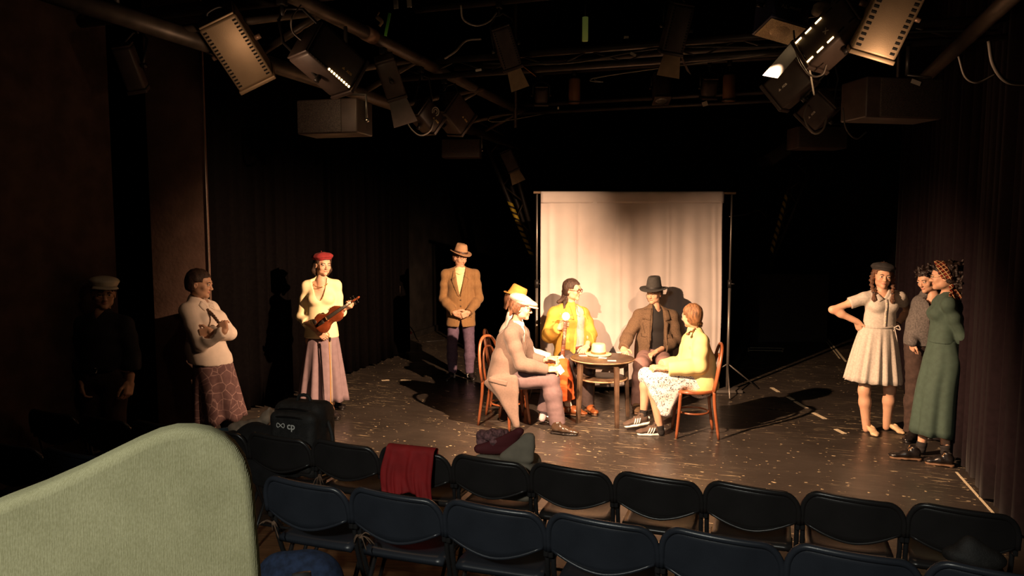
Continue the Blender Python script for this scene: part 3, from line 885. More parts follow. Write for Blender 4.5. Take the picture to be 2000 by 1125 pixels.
def beret(fig, m, tilt=8, lean=0, z=.068, w=.128, name='beret', shift=(0, 0, 0)):
    R = fig.R @ np.array(Matrix.Rotation(math.radians(tilt), 3, 'X')) @ np.array(Matrix.Rotation(math.radians(lean), 3, 'Y'))
    o = fig.hp((shift[0], -.016 + shift[1], z + shift[2])); F = SDF(o - .2, o + .2, .0055)
    F.ell(o + R @ np.array((0, -.006, .030)), (w * .93, w, .036), R, .02); F.ell(o + R @ np.array((0, -.012, .044)), (w * .75, w * .8, .034), R, .03)
    F.ell(o + R @ np.array((0, 0, .0)), (.089, .103, .026), R, .02)
    F.wrinkle(.003, 45, 4)
    F.ell(o + R @ np.array((0, 0, -.03)), (.082, .094, .045), R, .004, True)
    b = fig.add(F, name, m)
    mb = MB(); mb.tube([o + R @ np.array((0, -.01, .078)), o + R @ np.array((0.003, -.01, .094))], .004, 6); mb.build('stalk', m, b)
    return b
# --- hair
def hair_cap(fig, m, thick=.012, line=.062, back=-.05, name='hair', fuzz=.003, freq=70, seed=1, extra=None, side=-.02, h=.006, fringe=False, part=False, box=.25, below=.18):
    o = fig.H; F = SDF(o - box, o + box * .75, h) if not np.isscalar(below) else SDF(o - np.array((.19, .19, below)), o + np.array((.19, .19, .17)), h)
    g = fig.hs
    F.ell(fig.hp((0, -.023, .040)), np.array((.077 + thick, .095 + thick, .084 + thick)) * g, fig.R, .02)
    F.ell(fig.hp((0, -.045, -.01)), np.array((.070 + thick, .062 + thick, .075 + thick)) * g, fig.R, .03)
    R = fig.R; H = fig.H
    def face(P):
        q = (P - H) @ R / g
        # hairline: forehead opening rising to z=line, sides back to the ear, nape
        zf = line - .55 * np.maximum(0, np.abs(q[..., 0]) - .045)
        a = np.maximum(q[..., 2] - zf, (.052 - np.maximum(0, np.abs(q[..., 0]) - .03) * .4) - q[..., 1] - 0)   # removed below hairline and in front
        a = np.maximum(a, -(q[..., 1] - .030))
        ear = np.maximum(np.maximum(q[..., 2] - .022, side - q[..., 1]), -9)
        low = q[..., 2] - back - .0 * q[..., 1]
        return np.minimum(np.minimum(a, ear), low)
    F.carve(face)
    if fringe:
        for i in range(9):
            x = -.06 + .015 * i
            F.cone(fig.hp((x, .080 - abs(x) * .35, .085)), fig.hp((x + .012, .093 - abs(x) * .45, .034 + .012 * (i % 2))), .014 * g, .006 * g, .01)
    if extra: extra(F)
    if fuzz: F.wrinkle(fuzz, freq, seed, (1.3, 1.3, .5))
    if part:
        F.carve(lambda P: np.maximum(np.abs(((P - H) @ R)[..., 0] - .005) - .002, -(((P - H) @ R)[..., 2] - .112)))
    return fig.add(F, name, m)
def braid(fig, m, pts, r0=.017, r1=.012, name='braid', tie=None, tail=.05, n=None):
    P = bez(pts, 8); L = sum(np.linalg.norm(P[i + 1] - P[i]) for i in range(len(P) - 1)); P = np.array(P)
    lo = P.min(0) - .06; hi = P.max(0) + .06; lo[2] -= tail; F = SDF(lo, hi, .004)
    n = n or int(L / .017)
    for i in range(n):
        t = i / (n - 1) * (len(P) - 1); a = P[int(t)] ; b = P[min(int(t) + 1, len(P) - 1)]; d = nrm(b - a) if np.linalg.norm(b - a) > 1e-6 else nrm(P[-1] - P[-2])
        sd = nrm(np.cross(d, (0.2, 1, .1))); q = 1 if i % 2 else -1; r = r0 + (r1 - r0) * i / n
        p = a + (b - a) * (t - int(t)); F.cone(p - sd * q * r * .1 - d * .006, p + sd * q * r * .55 + d * .010, r * .72, r * .55, .004)
    e = P[-1]; d = nrm(P[-1] - P[-2] + np.array((0, 0, -.01)))
    for k in range(5):
        w = np.array((math.cos(k * 1.3), math.sin(k * 1.3), 0)) * r1 * .7; F.cone(e + d * .012, e + d * (tail * .7) + w, r1 * .5, r1 * .75, .006); F.cone(e + d * tail * .7 + w, e + d * tail + w * .8, r1 * .7, .003, .005)
    b = fig.add(F, name, m)
    mb = MB(); mb.tube([e - d * .002, e + d * .010], r1 * .75, 8); mb.build('hair_tie', tie or M_BLACKMETAL, b)
    return b
def curls(fig, m, spots, r=.016, name='curls', seed=3, n=120, h=.0055):
    """loose mass of ringlets: spots = list of (centre, radii) in head coordinates"""
    rr = np.random.default_rng(seed); P = []
    for c, rad, cnt in spots:
        for i in range(cnt):
            v = rr.normal(size=3); v /= np.linalg.norm(v); v = v * (rr.uniform(.6, 1) ** .33); P.append(fig.hp(np.array(c) + v * np.array(rad)))
    P = np.array(P); F = SDF(P.min(0) - .05, P.max(0) + .05, h)
    for c, rad, cnt in spots: F.ell(fig.hp(c), np.array(rad) * .86 * fig.hs, fig.R, .02)
    for p in P:
        d = rr.normal(size=3) * .014; F.cone(p - d, p + d, r * rr.uniform(.4, .8), r * rr.uniform(.25, .6), .004)
    H, R = fig.H, fig.R
    F.carve(lambda Q: np.maximum(np.maximum(.045 - ((Q - H) @ R)[..., 1], ((Q - H) @ R)[..., 2] - .062), np.abs(((Q - H) @ R)[..., 0]) - .075))
    F.carve(lambda Q: np.maximum(np.maximum(.0 - ((Q - H) @ R)[..., 1], ((Q - H) @ R)[..., 2] - .03), -(((Q - H) @ R)[..., 2] + .12)) + 0 * Q[..., 0])
    return fig.add(F, name, m)
def glasses(fig, m, rad=.021, th=.0018, oval=.9):
    mb = MB()
    for q in (-1, 1):
        mb.tube([fig.hp((q * .0335 + rad * 1.1 * math.cos(a), .0955 - .10 * abs(q * .0335 + rad * math.cos(a)) ** 1.0, .003 + rad * oval * math.sin(a))) for a in np.linspace(0, 2 * math.pi, 20, endpoint=False)], th * fig.hs, 6, closed=True)
        mb.tube([fig.hp((q * .056, .093, .008)), fig.hp((q * .077, .06, .010)), fig.hp((q * .083, -.005, .012)), fig.hp((q * .082, -.020, .0))], th * .9 * fig.hs, 5)
    mb.tube([fig.hp((-.011, .0945, .008)), fig.hp((0, .097, .011)), fig.hp((.011, .0945, .008))], th * fig.hs, 5)
    return mb.build('eyeglasses', m, fig.root)

# --- shoes: heel point, toe point on the ground plane they stand on
def shoe(fig, heel, toe, m, msole, ankle=None, style='oxford', w=.046, lace=None, lift=0.0, high=.0, stripes=None, name='shoe'):
    heel = np.array(heel, float); toe = np.array(toe, float); d = toe - heel; L = np.linalg.norm(d); y = d / L
    up = nrm(np.array((0, 0, 1.0)) - y * y[2]); x = np.cross(y, up); R = np.column_stack([x, y, up])
    P = lambda a, b, c: heel + R @ np.array((a, b * L, c))
    lo = np.minimum(heel, toe) - .09; hi = np.maximum(heel, toe) + .14; F = SDF(lo, hi, .005)
    st = .022 if style != 'pump' else .004
    hh = high
    if style == 'pump':
        F.ecap(P(0, .14, hh + .028), P(0, .45, hh * .55 + .026), (.030, .03), (.030, .022), x, .03); F.ecap(P(0, .45, hh * .55 + .026), P(0, .78, .022), (.033, .024), (.041, .019), x, .03); F.ecap(P(0, .78, .022), P(0, .93, .015), (.038, .018), (.018, .011), x, .02)
        F.ell(P(0, .30, hh * .8 + .058), (.027, .085, .034), R, .006, True)
    else:
        F.ecap(P(0, .17, st + .038), P(0, .48, st + .034), (.034, .040), (.040, .036), x, .03); F.ecap(P(0, .48, st + .03), P(0, .80, st + .018), (.044, .030), (.046 if style != 'pointy' else .036, .021), x, .03)
        F.ell(P(0, .86, st + .012), (.043 if style != 'pointy' else .03, .042, .018), R, .02)
        if style in ('oxford', 'sneaker', 'pointy'): F.cone(P(0, .20, st + .05), P(0, .26, st + .080), .036, .038, .02); F.ecap(P(0, .30, st + .066), P(0, .60, st + .035), (.024, .012), (.026, .012), x, .02)
        F.ell(P(0, .23, st + .120), (.028, .035, .042), R, .004, True)
        F.cut(P(0, 0, st), -up)
    sh = fig.add(F, name, m) if fig is not None else None
    S = SDF(np.minimum(heel, toe) - .07, np.maximum(heel, toe) + .1, .005)
    if style == 'pump':
        S.ecap(P(0, .78, .004), P(0, .93, .004), (.040, .004), (.018, .004), x, .01); S.ecap(P(0, .78, .004), P(0, .5, hh * .5), (.036, .004), (.028, .004), x, .01)
        mb = MB(); mb.tube([P(0, .10, hh + .006), P(0, .06, hh * .5), P(0, .07, 0)], [.022, .012, .009], 10); mb.build('heel', m, sh)
    else:
        S.ecap(P(0, .12, .012), P(0, .5, .012), (.036, .030), (.043, .030), x, .02); S.ecap(P(0, .5, .012), P(0, .86, .012), (.047, .03), (.040 if style != 'pointy' else .030, .03), x, .02)
        S.cut(P(0, 0, st + .001), up); S.cut(P(0, 0, 0), -up)
        if style != 'sneaker': S.rbox(P(0, .40, .0), (.07, .07 * L / .28, .009), .002, R, .002, True)
        S.build('sole', msole, sh)
    if lace:
        mb = MB()
        for i in range(4):
            b = .34 + .075 * i; zt_ = st + .083 - .016 * i
            mb.tube([P(-.024, b, zt_ - .014), P(0, b + .01, zt_), P(.024, b, zt_ - .014)], .0028, 5)
        for q in (-1, 1): mb.tube(bez([P(0, .33, st + .085), P(q * .028, .34, st + .098), P(q * .040, .38, st + .086), P(q * .012, .35, st + .084)], 5), .0025, 5); mb.tube(bez([P(0, .33, st + .085), P(q * .02, .40, st + .080), P(q * .035, .45, st + .055)], 5), .0022, 5)
        mb.build('laces', lace, sh)
    if stripes:
        for q in (-1, 1):
            for i in range(3):
                b0 = .40 + .085 * i; pts = []
                for k in range(5):
                    z = st + .004 + k * .0135; p = F.hit(P(q * .09, b0 + .05 - .018 * k * 1.2, z), -x * q, .09)
                    if p is not None: pts.append(p + x * q * .001)
                if len(pts) > 2:
                    mb = MB(); mb.tube(pts, .0062, 6); mb.build('stripe', stripes, sh)
        pts = [F.hit(P(.04 * math.cos(a), .03 - .12 * math.sin(a), st + .04), (R @ np.array((-math.cos(a) * .4, math.sin(a), 0))), .2) for a in np.linspace(.6, 2.5, 6)]
        pts = [p for p in pts if p is not None]
        if len(pts) > 2: mb = MB(); mb.tube(pts, .016, 6); mb.build('heel_tab', stripes, sh)
    return sh
def sock(fig, a, k, m, r0=.038, r1=.045, name='sock', up=.12):
    d = nrm(k - a); F = SDF(np.minimum(a, a + d * up) - .08, np.maximum(a, a + d * up) + .08, .006)
    F.cone(a - d * .045, a + d * up, r0, r1, .01); F.wrinkle(.003, 90, 5, (.3, .3, 1.5)); F.cut(a + d * (up - .005), d)
    return fig.add(F, name, m)
def skirt(fig, m, waist, hem, wr, hr, folds=9, depth=.02, name='skirt', u=(1, 0, 0), power=1.0, seed=0, thick=.004, n=None, nv=14, hemwave=.006, offs=None, mid=None):
    """pleated skirt from a waist ring to a hem ring; wr, hr = (half width, half depth)"""
    r = np.random.default_rng(seed); ph = r.uniform(0, 6, 5); waist = np.array(waist, float); hem = np.array(hem, float)
    w = nrm(hem - waist); u = np.array(u, float); u = nrm(u - w * (u @ w)); f = np.cross(w, u); n = n or folds * 10
    def fn(a, b):
        t = 2 * math.pi * a; q = b ** power
        ru = wr[0] + (hr[0] - wr[0]) * q; rf = wr[1] + (hr[1] - wr[1]) * q
        if mid: ru = float(np.interp(b, (0, mid[0], 1), (wr[0], mid[1], hr[0]))); rf = float(np.interp(b, (0, mid[0], 1), (wr[1], mid[2], hr[1])))
        g = depth * b * (math.sin(folds * t + ph[0] + .8 * math.sin(2 * t + ph[1])) + .4 * math.sin(round(folds * 1.7) * t + ph[2] + b))
        p = waist + (hem - waist) * b + u * (ru + g) * math.cos(t) + f * (rf + g) * math.sin(t)
        if b > .99: p = p - w * hemwave * math.sin(folds * t + ph[3])
        if offs: p = p + offs(t, b)
        return p
    mb = MB(); mb.grid(fn, n, nv, thick, closeu=True); return mb.build(name, m, fig.root)
# ------------------------------------------------------------------ cloth materials
def tweed_stripe(nt, v):
    st = n_ramp(nt, n_wave(nt, n_map(nt, v, (1, 1, .0)), 17.0, 'X', .6), [(.35, (.30, .17, .075)), (.70, (.19, .10, .042))])
    return n_mix(nt, n_ramp(nt, n_noise(nt, n_map(nt, v, (1, 1, .25)), 120, 2), [(.35, (.25, .25, .25)), (.65, (.0, .0, .0))]), st, (.38, .24, .11))
M_TWEED = ramp_mat('brown_striped_tweed', tweed_stripe, .9, .15, .1)
M_CREAMSHIRT = mat('cream_shirt', (.80, .72, .40), .8, var=.05)
M_PURPLE = mat('plum_trousers', (.115, .075, .125), .85, var=.15, vscale=40, bump=.2, bscale=120)
M_BLACKLEATHER = mat('black_leather', (.012, .010, .010), .25, bump=.1, bscale=80)
M_SOLEBROWN = mat('brown_sole', (.16, .09, .05), .6)
M_BEIGEFELT = mat('beige_felt', (.42, .25, .14), .9, var=.08, vscale=50)
M_BROWNBAND = mat('dark_brown_ribbon', (.06, .03, .02), .5)
M_CREAMKNIT = mat('cream_knit', (.86, .72, .42), .85, var=.04, bump=.08, bscale=260)
M_MAUVE = mat('mauve_grey_skirt_cloth', (.205, .145, .165), .85, var=.08, vscale=18)
M_REDFELT = mat('dark_red_felt', (.20, .012, .014), .9, var=.15, vscale=40)
M_DARKFELT = mat('charcoal_felt', (.020, .018, .018), .9, var=.2, vscale=40)
M_LINEN = mat('oatmeal_linen', (.52, .47, .41), .9, var=.10, vscale=60, bump=.2, bscale=150)
M_BEIGESHOE = mat('beige_leather', (.62, .44, .26), .4)
M_GREEN = mat('bottle_green_jersey', (.040, .072, .056), .85, var=.1, vscale=25)
M_CARDI = mat('grey_cardigan_knit', (.105, .095, .090), .95, var=.3, vscale=70, bump=.4, bscale=140)
M_BLACKTEE = mat('black_jersey', (.014, .012, .012), .85)
M_BROWNCORD = mat('dark_brown_trousers', (.045, .026, .020), .9, var=.2, vscale=30)
M_WHITEBLOUSE = mat('white_blouse_cotton', (.70, .60, .52), .8, var=.04)
M_NAVY = mat('near_black_navy_cloth', (.014, .014, .018), .85, var=.3, vscale=15)
M_OFFWHITEFELT = mat('off_white_cap_cloth', (.62, .58, .46), .85, var=.05)
M_GOLD = mat('gold_chain', (.6, .4, .15), .3, .9)
M_BUTTON = mat('brown_button', (.05, .028, .015), .35)
M_SILVER = mat('silver_metal', (.7, .68, .62), .25, 1.0)
M_WIRE = mat('thin_gold_frame', (.45, .28, .12), .3, .8)
def plaid(nt, v):
    a = n_ramp(nt, n_wave(nt, n_map(nt, v, (1, 1, 1), (.3, .5, .2)), 8, 'X'), [(.5, (.20, .030, .018)), (.8, (.055, .016, .012))])
    b = n_ramp(nt, n_wave(nt, n_map(nt, v, (1, 1, 1), (.3, .5, .2)), 8, 'Z'), [(.5, (.9, .9, .9)), (.8, (.35, .3, .3))])
    c = n_ramp(nt, n_wave(nt, n_map(nt, v, (1, 1, 1), (.3, .5, .2)), 11, 'Z'), [(.93, (0, 0, 0)), (.97, (.8, .8, .8))])
    d = n_ramp(nt, n_wave(nt, n_map(nt, v, (1, 1, 1), (.3, .5, .2)), 11, 'X'), [(.93, (0, 0, 0)), (.97, (.8, .8, .8))])
    return n_mix(nt, n_math(nt, 'MAXIMUM', c, d), n_mix(nt, 1.0, a, b, 'MULTIPLY'), (.62, .45, .22))
M_PLAID = ramp_mat('red_plaid_scarf', plaid, .9, .1)
def crackle(nt, v):
    vo = nt.nodes.new('ShaderNodeTexVoronoi'); vo.feature = 'DISTANCE_TO_EDGE'; vo.inputs['Scale'].default_value = 13
    nt.links.new(v, vo.inputs['Vector'])
    return n_mix(nt, n_ramp(nt, n_noise(nt, v, 22, 4), [(.45, (0, 0, 0)), (.62, (.6, .6, .6))]), n_ramp(nt, vo.outputs['Distance'], [(.02, (.34, .22, .21)), (.05, (.145, .085, .085))]), (.10, .055, .06))
M_PAISLEY = ramp_mat('mauve_paisley_cloth', crackle, .9, .15)

def leftright(m, x, n): return [m - x, m + x][n]

# ------------------------------------------------------------------ man in the striped tweed jacket, standing upstage
def man_tweed():
    D = 9.78
    g = Fig('young man in a brown striped tweed jacket and beige fedora standing with clasped hands', D, fl(899, 742), at(899, 504, D), 40, -14)
    g.J(neck=(899, 527), sa=(871, 536), sb=(927, 536), ea=(866, 583, .02), eb=(935, 583, .02), wa=(887, 611, -.20), wb=(915, 611, -.20), pel=(900, 612, .02))
    g.hips(.09, .05); g.J(ka=(883, 679, -.02), kb=(917, 679, -.02), aa=(884, 729, .0), ab=(917, 728, 0)); g.report('tweed')
    g.body({'a': ((.75, -.10, -.25), (.1, 1, .1), dict(curl=.55, thumb=.2)), 'b': ((-.75, -.25, -.32), (-.1, 1, .1), dict(curl=.45, thumb=.3))})
    g.brows(M_HAIRB)
    F = g.field(['pel', 'neck', 'sa', 'sb'], .22, .009); g.torso(F, .004); F.cut(g.j['pel'] - (0, 0, .08), (0, 0, -1)); g.add(F, 'shirt', M_CREAMSHIRT)
    # shirt collar with points
    n = g.j['neck']; c = MB()
    c.grid(lambda a, b: n + np.array((0, .0, .0)) + np.array((math.cos(a * 2 * math.pi + 1.57) * (.070 + .022 * b), -.010 - math.sin(a * 2 * math.pi + 1.57) * -(.060 + .020 * b) * -1, .010 - .040 * b - .030 * b * max(0, math.cos(a * 2 * math.pi)) ** 8)), 40, 5, .004, closeu=True)
    c.build('shirt_collar', M_CREAMSHIRT, g.root)
    T = g.field(['pel', 'ha', 'hb', 'ka', 'kb', 'aa', 'ab'], .17, .010)
    T.ecap(g.j['pel'] + (0, 0, .08), g.j['pel'] - (0, 0, .03), (.155, .115), (.165, .12), (1, 0, 0), .03)
    for q in 'ab': g.leg(T, q, .012, .012, .022)
    T.wrinkle(.003, 60, 2, (.6, .6, 1.5)); T.cut(g.j['aa'] + (0, 0, .005), (0, 0, -1)); g.add(T, 'trousers', M_PURPLE)
    F = g.field(['pel', 'neck', 'sa', 'sb', 'ea', 'eb', 'wa', 'wb'], .26, .009)
    g.torso(F, .024, .022); hem = at(900, 636, D)
    F.ecap(g.j['pel'] + (0, 0, .10), hem + (0, 0, .02), (.178, .135), (.198, .150), (1, 0, 0), .04)
    for q in 'ab': g.arm(F, q, .022, .024)
    F.wrinkle(.004, 32, 5)
    F.cut(hem, (0, 0, -1))
    for q in 'ab': 
        d = nrm(g.j['w' + q] - g.j['e' + q]); W = g.j['w' + q]; F.carve(lambda P, d=d, W=W: np.maximum(-((P - W) @ d) - .012, np.linalg.norm(P - W, axis=-1) - .085))
    g.vneck(F, .40, .98, .002, .062)
    F.carve(lambda P: np.maximum(np.maximum(np.abs(P[..., 0] - hem[0] - .006) - .012 - .25 * np.maximum(0, hem[2] + .06 - P[..., 2]), P[..., 2] - hem[2] - .09), P[..., 1] - hem[1]))
    jk = g.add(F, 'jacket', M_TWEED)
    for q in (-1, 1):
        g.decal(F, 'lapel', M_TWEED, quadpatch([(q * .006, .41), (q * .03, .44), (q * .118, .80), (q * .060, .90)], 5, 8), .006, .003, jk)
        g.decal(F, 'collar', M_TWEED, quadpatch([(q * .058, .86), (q * .105, .82), (q * .088, .99), (q * .052, 1.0)], 4, 5), .007, .004, jk)
        g.decal(F, 'pocket_flap', M_TWEED, quadpatch([(q * .075, .02), (q * .150, .03), (q * .150, -.06), (q * .075, -.07)], 5, 4), .005, .003, jk)
    for t in (.34, .20, .06):
        u, f, up = g.axes(); p = F.hit(g.j['pel'] + u * .008 + up * t * np.linalg.norm(g.j['neck'] - g.j['pel']) + f * .4, -f)
        if p is not None: mb = MB(); mb.ball(p, (.011, .006, .011), 10); mb.build('button', M_BUTTON, jk)
    for q, (h_, t_) in enumerate([((887, 738), (868, 747)), ((914, 736), (927, 744))]):
        shoe(g, fl(*h_), fl(*h_) + nrm(fl(*t_) - fl(*h_)) * .28, M_BLACKLEATHER, M_BLACKLEATHER)
        sock(g, g.j['a' + 'ab'[q]], g.j['k' + 'ab'[q]], mat('pale_sock', (.6, .55, .5), .9), up=.06)
    hair_cap(g, M_HAIRM, .012, .05, -.055, fringe=True, seed=2)
    hat_fedora(g, M_BEIGEFELT, M_BROWNBAND, .142, .118, .070, (2, -4), 1.03, .84)
    return g
man_tweed()

# ------------------------------------------------------------------ woman with the violin
def woman_violin():
    D = 8.0
    g = Fig('woman in a red beret, cream sweater and long mauve skirt holding a violin', D, fl(640, 808), at(631, 518, D), 38, -2, -3, 1.02, True)
    g.J(neck=(628, 549), sa=(600, 559, .0), sb=(656, 557, .06), ea=(588, 618, .02), wa=(622, 648, -.17), eb=(662, 612, .06), wb=(672, 602, -.16), pel=(628, 656))
    g.hips(.09, .05); g.J(ka=(622, 728), kb=(640, 728), aa=(648, 803, -.1), ab=(648, 788, .02)); g.report('violin')
    g.body({'a': ((.75, -.2, -.62), (.45, .6, -.5), dict(curl=.75, thumb=.7)), 'b': ((.55, -.35, .25), (-.3, .6, .55), dict(curl=1.0, thumb=.9))}, bare_arms=True)
    g.brows(M_HAIRB)
    F = g.field(['pel', 'neck', 'sa', 'sb', 'ea', 'eb', 'wa', 'wb'], .22, .009)
    g.torso(F, .014, .012); F.ecap(g.j['pel'] + (0, 0, .1), g.j['pel'] - (0, 0, .02), (.155, .12), (.178, .135), (1, 0, 0), .04)
    g.sleeve(F, 'a', .016, .020, 1.38); g.sleeve(F, 'b', .016, .020, 1.45); F.wrinkle(.004, 30, 8)
    hem = at(628, 658, D); F.cut(hem, (0, 0, -1)); g.vneck(F, .66, 1.06, .0, .085, shape='u'); sw = g.add(F, 'sweater', M_CREAMKNIT)
    skirt(g, M_MAUVE, at(630, 652, D), at(632, 779, D), (.160, .125), (.262, .21), 11, .022, power=.8, seed=3)
    n = g.j['neck']; mb = MB(); mb.tube([n + np.array((.075 * math.cos(a), -.02 - .075 * math.sin(a), -.015 - .045 * max(0, math.sin(a)))) for a in np.linspace(0, 2 * math.pi, 28, endpoint=False)], .004, 6, closed=True); mb.build('necklace', M_GOLD, g.root)
    shoe(g, fl(645, 796), fl(673, 801), M_BLACKLEATHER, M_BLACKLEATHER, style='flat'); shoe(g, fl(640, 814), fl(662, 821), M_BLACKLEATHER, M_BLACKLEATHER, style='flat')
    def ex(F):
        F.path([g.hp((-.07, -.04, .02)), g.hp((-.085, -.05, -.05)), g.hp((-.07, -.05, -.105))], [.03, .034, .02], .02)
        F.path([g.hp((.07, -.05, .0)), g.hp((.075, -.055, -.06)), g.hp((.055, -.05, -.10))], [.03, .03, .02], .02)
    hair_cap(g, M_HAIRB, .014, .060, -.09, seed=5, extra=ex, side=-.005)
    beret(g, M_REDFELT, 6, 6, .060, .122)
    return g
GV = woman_violin()

# ------------------------------------------------------------------ girl in the oatmeal dress
def girl_dress():
    D = 7.22
    g = Fig('smiling girl in an oatmeal shirt dress and black beret with hands on hips', D, fl(1710, 852), at(1724, 540, D), -12, -4, -4, 1.03, True)
    g.J(neck=(1722, 570), sa=(1688, 582), sb=(1757, 580), ea=(1626, 605, .05), wa=(1674, 628, .0), eb=(1774, 606, .10), wb=(1752, 634, .08), pel=(1716, 652))
    g.hips(.09, .05); g.J(ka=(1688, 763, -.02), kb=(1738, 760, -.02), aa=(1692, 838), ab=(1731, 834, .05)); g.report('dress')
    g.body({'a': ((.35, .15, -.8), (.75, .5, .3), dict(curl=.25, thumb=.1)), 'b': ((-.25, .3, -.8), (-.75, .4, .2), dict(curl=.3, thumb=.1))}, bare_arms=True)
    g.brows(M_HAIRB)
    F = g.field(['pel', 'neck', 'sa', 'sb'], .28, .009)
    g.torso(F, .008, .010)
    for q in 'ab':
        S, E = g.j['s' + q], g.j['e' + q]; c = S + (E - S) * .46; d = nrm(E - S)
        F.cone(S, c, .056, .062, .03)
    F.wrinkle(.004, 34, 3)
    for q in 'ab':
        S, E = g.j['s' + q], g.j['e' + q]; c = S + (E - S) * .46; d = nrm(E - S); F.carve(lambda P, c=c, d=d: np.maximum(-((P - c) @ d), np.linalg.norm(P - c, axis=-1) - .13))
    F.cut(at(1715, 640, D), (0, 0, -1)); g.vneck(F, .84, 1.1, .0, .085); bo = g.add(F, 'bodice', M_LINEN)
    g.decal(F, 'placket', M_LINEN, quadpatch([(-.014, .10), (.014, .10), (.014, .84), (-.014, .84)], 3, 12), .004, .002, bo)
    for t in (.30, .45, .60, .75):
        u, f, up = g.axes(); p = F.hit(g.j['pel'] + up * t * np.linalg.norm(g.j['neck'] - g.j['pel']) + f * .4, -f)
        if p is not None: mb = MB(); mb.ball(p + f * .004, (.006, .004, .006), 8); mb.build('button', M_CREAMSHIRT, bo)
    n = g.j['neck']
    for q in (-1, 1): g.decal(F, 'collar', M_LINEN, quadpatch([(q * .012, .86), (q * .075, .80), (q * .10, .93), (q * .055, .98)], 5, 5), .006, .006, bo)
    sk = skirt(g, M_LINEN, at(1715, 636, D), at(1705, 744, D), (.150, .115), (.270, .20), 15, .016, power=.75, seed=4, name='dress_skirt')
    mb = MB(); w = at(1715, 637, D); mb.grid(lambda a, b: w + np.array((.158 * math.cos(a * 6.2832), .122 * math.sin(a * 6.2832), .018 * (b - .5))), 30, 3, .006, closeu=True); bl = mb.build('belt', M_LINEN, g.root)
    k = at(1747, 640, D - .09); mb = MB()
    for q in (-1, 1): mb.tube(bez([k, k + (q * .035, -.01, .02), k + (q * .05, -.01, -.02), k], 6), .006, 6); mb.tube(bez([k, k + (q * .02, -.01, -.10), k + (q * .03 + .02, .0, -.24 - .05 * q)], 6), .005, 6)
    mb.ball(k, .012, 8); mb.build('belt_bow', M_LINEN, g.root)
    wb = g.j['wb']; mb = MB(); d = nrm(g.j['wb'] - g.j['eb']); R = frame(d); mb.tube([wb - d * .012 + R @ np.array((.031 * math.cos(a), 0, .031 * math.sin(a))) for a in np.linspace(0, 6.283, 16, endpoint=False)], .005, 6, closed=True); mb.build('bracelet', M_BLACKLEATHER, g.root)
    shoe(g, fl(1692, 842), fl(1692, 842) + np.array((.0, -.225, 0)), M_BEIGESHOE, M_BEIGESHOE, style='pump', high=.045)
    shoe(g, fl(1729, 838), fl(1729, 838) + np.array((.085, -.215, 0)), M_BEIGESHOE, M_BEIGESHOE, style='pump', high=.045)
    hair_cap(g, M_HAIRM, .012, .064, -.06, seed=6, side=-.01)
    for q in (-1, 1):
        braid(g, M_HAIRM, [g.hp((q * .078, -.005, .03)), g.hp((q * .094, .0, -.03)), g.hp((q * .092, .04, -.10)), g.hp((q * .084, .088, -.145))], .026, .017, tail=.10)
    beret(g, M_DARKFELT, 8, -4, .056, .122)
    mb = MB(); mb.ball(g.hp((-.083, .0, -.045)), .006, 8); mb.build('earring', M_SILVER, g.root)
    return g
girl_dress()

# ------------------------------------------------------------------ woman in the grey cardigan
def woman_cardigan():
    D = 7.02
    g = Fig('woman in a grey cardigan, black top and brown trousers half hidden behind the green dress', D, fl(1790, 862), at(1812, 548, D), -70, -14, 4, 1.0, True)
    g.J(neck=(1822, 580), sa=(1797, 591, .05), sb=(1856, 592, .12), ea=(1786, 640, .06), wa=(1782, 668, -.08), eb=(1868, 640, .16), wb=(1866, 684, .05), pel=(1806, 662, .03))
    g.hips(.09, .05); g.J(ka=(1786, 760, .0), kb=(1822, 760, .08), aa=(1780, 846, .02), ab=(1822, 846, .1)); g.report('cardigan')
    g.body({'a': ((.2, .3, -.9), (.9, 0, .2), dict(curl=.5)), 'b': ((0, 0, -1), (-1, 0, 0), dict(curl=.4))})
    g.brows(M_HAIRK)
    F = g.field(['pel', 'neck', 'sa', 'sb'], .22, .009); g.torso(F, .008, .01); F.cut(g.j['pel'] - (0, 0, .03), (0, 0, -1)); g.vneck(F, .72, 1.08, 0, .09, shape='u'); g.add(F, 'black_top', M_BLACKTEE)
    T = g.field(['pel', 'ha', 'hb', 'ka', 'kb', 'aa', 'ab'], .2, .011); T.ecap(g.j['pel'] + (0, 0, .06), g.j['pel'] - (0, 0, .03), (.165, .125), (.175, .13), g.axes()[0], .03)
    for q in 'ab': g.leg(T, q, .016, .022, .035)
    T.wrinkle(.006, 45, 2, (.6, .6, 1.5)); T.cut((0, 0, .05), (0, 0, -1)); g.add(T, 'trousers', M_BROWNCORD)
    F = g.field(['pel', 'neck', 'sa', 'sb', 'ea', 'eb', 'wa', 'wb'], .25, .009); g.torso(F, .026, .03); F.ecap(g.j['pel'] + (0, 0, .15), g.j['pel'] - (0, 0, .06), (.185, .14), (.20, .155), g.axes()[0], .04)
    for q in 'ab': g.arm(F, q, .024, .024)
    F.wrinkle(.005, 30, 6); F.cut(g.j['pel'] - (0, 0, .05), (0, 0, -1)); g.vneck(F, -.3, 1.0, .075, .085); c = g.add(F, 'cardigan', M_CARDI)
    shoe(g, fl(1790, 858), fl(1768, 866), M_BLACKLEATHER, M_BLACKLEATHER); shoe(g, fl(1830, 852), fl(1812, 860), M_BLACKLEATHER, M_BLACKLEATHER)
    hair_cap(g, M_HAIRK, .012, .062, -.05, seed=8)
    curls(g, M_HAIRK, [((0, -.01, .085), (.085, .095, .05), 70), ((0, -.085, .02), (.08, .045, .085), 60)], .020, seed=8)
    return g
woman_cardigan()

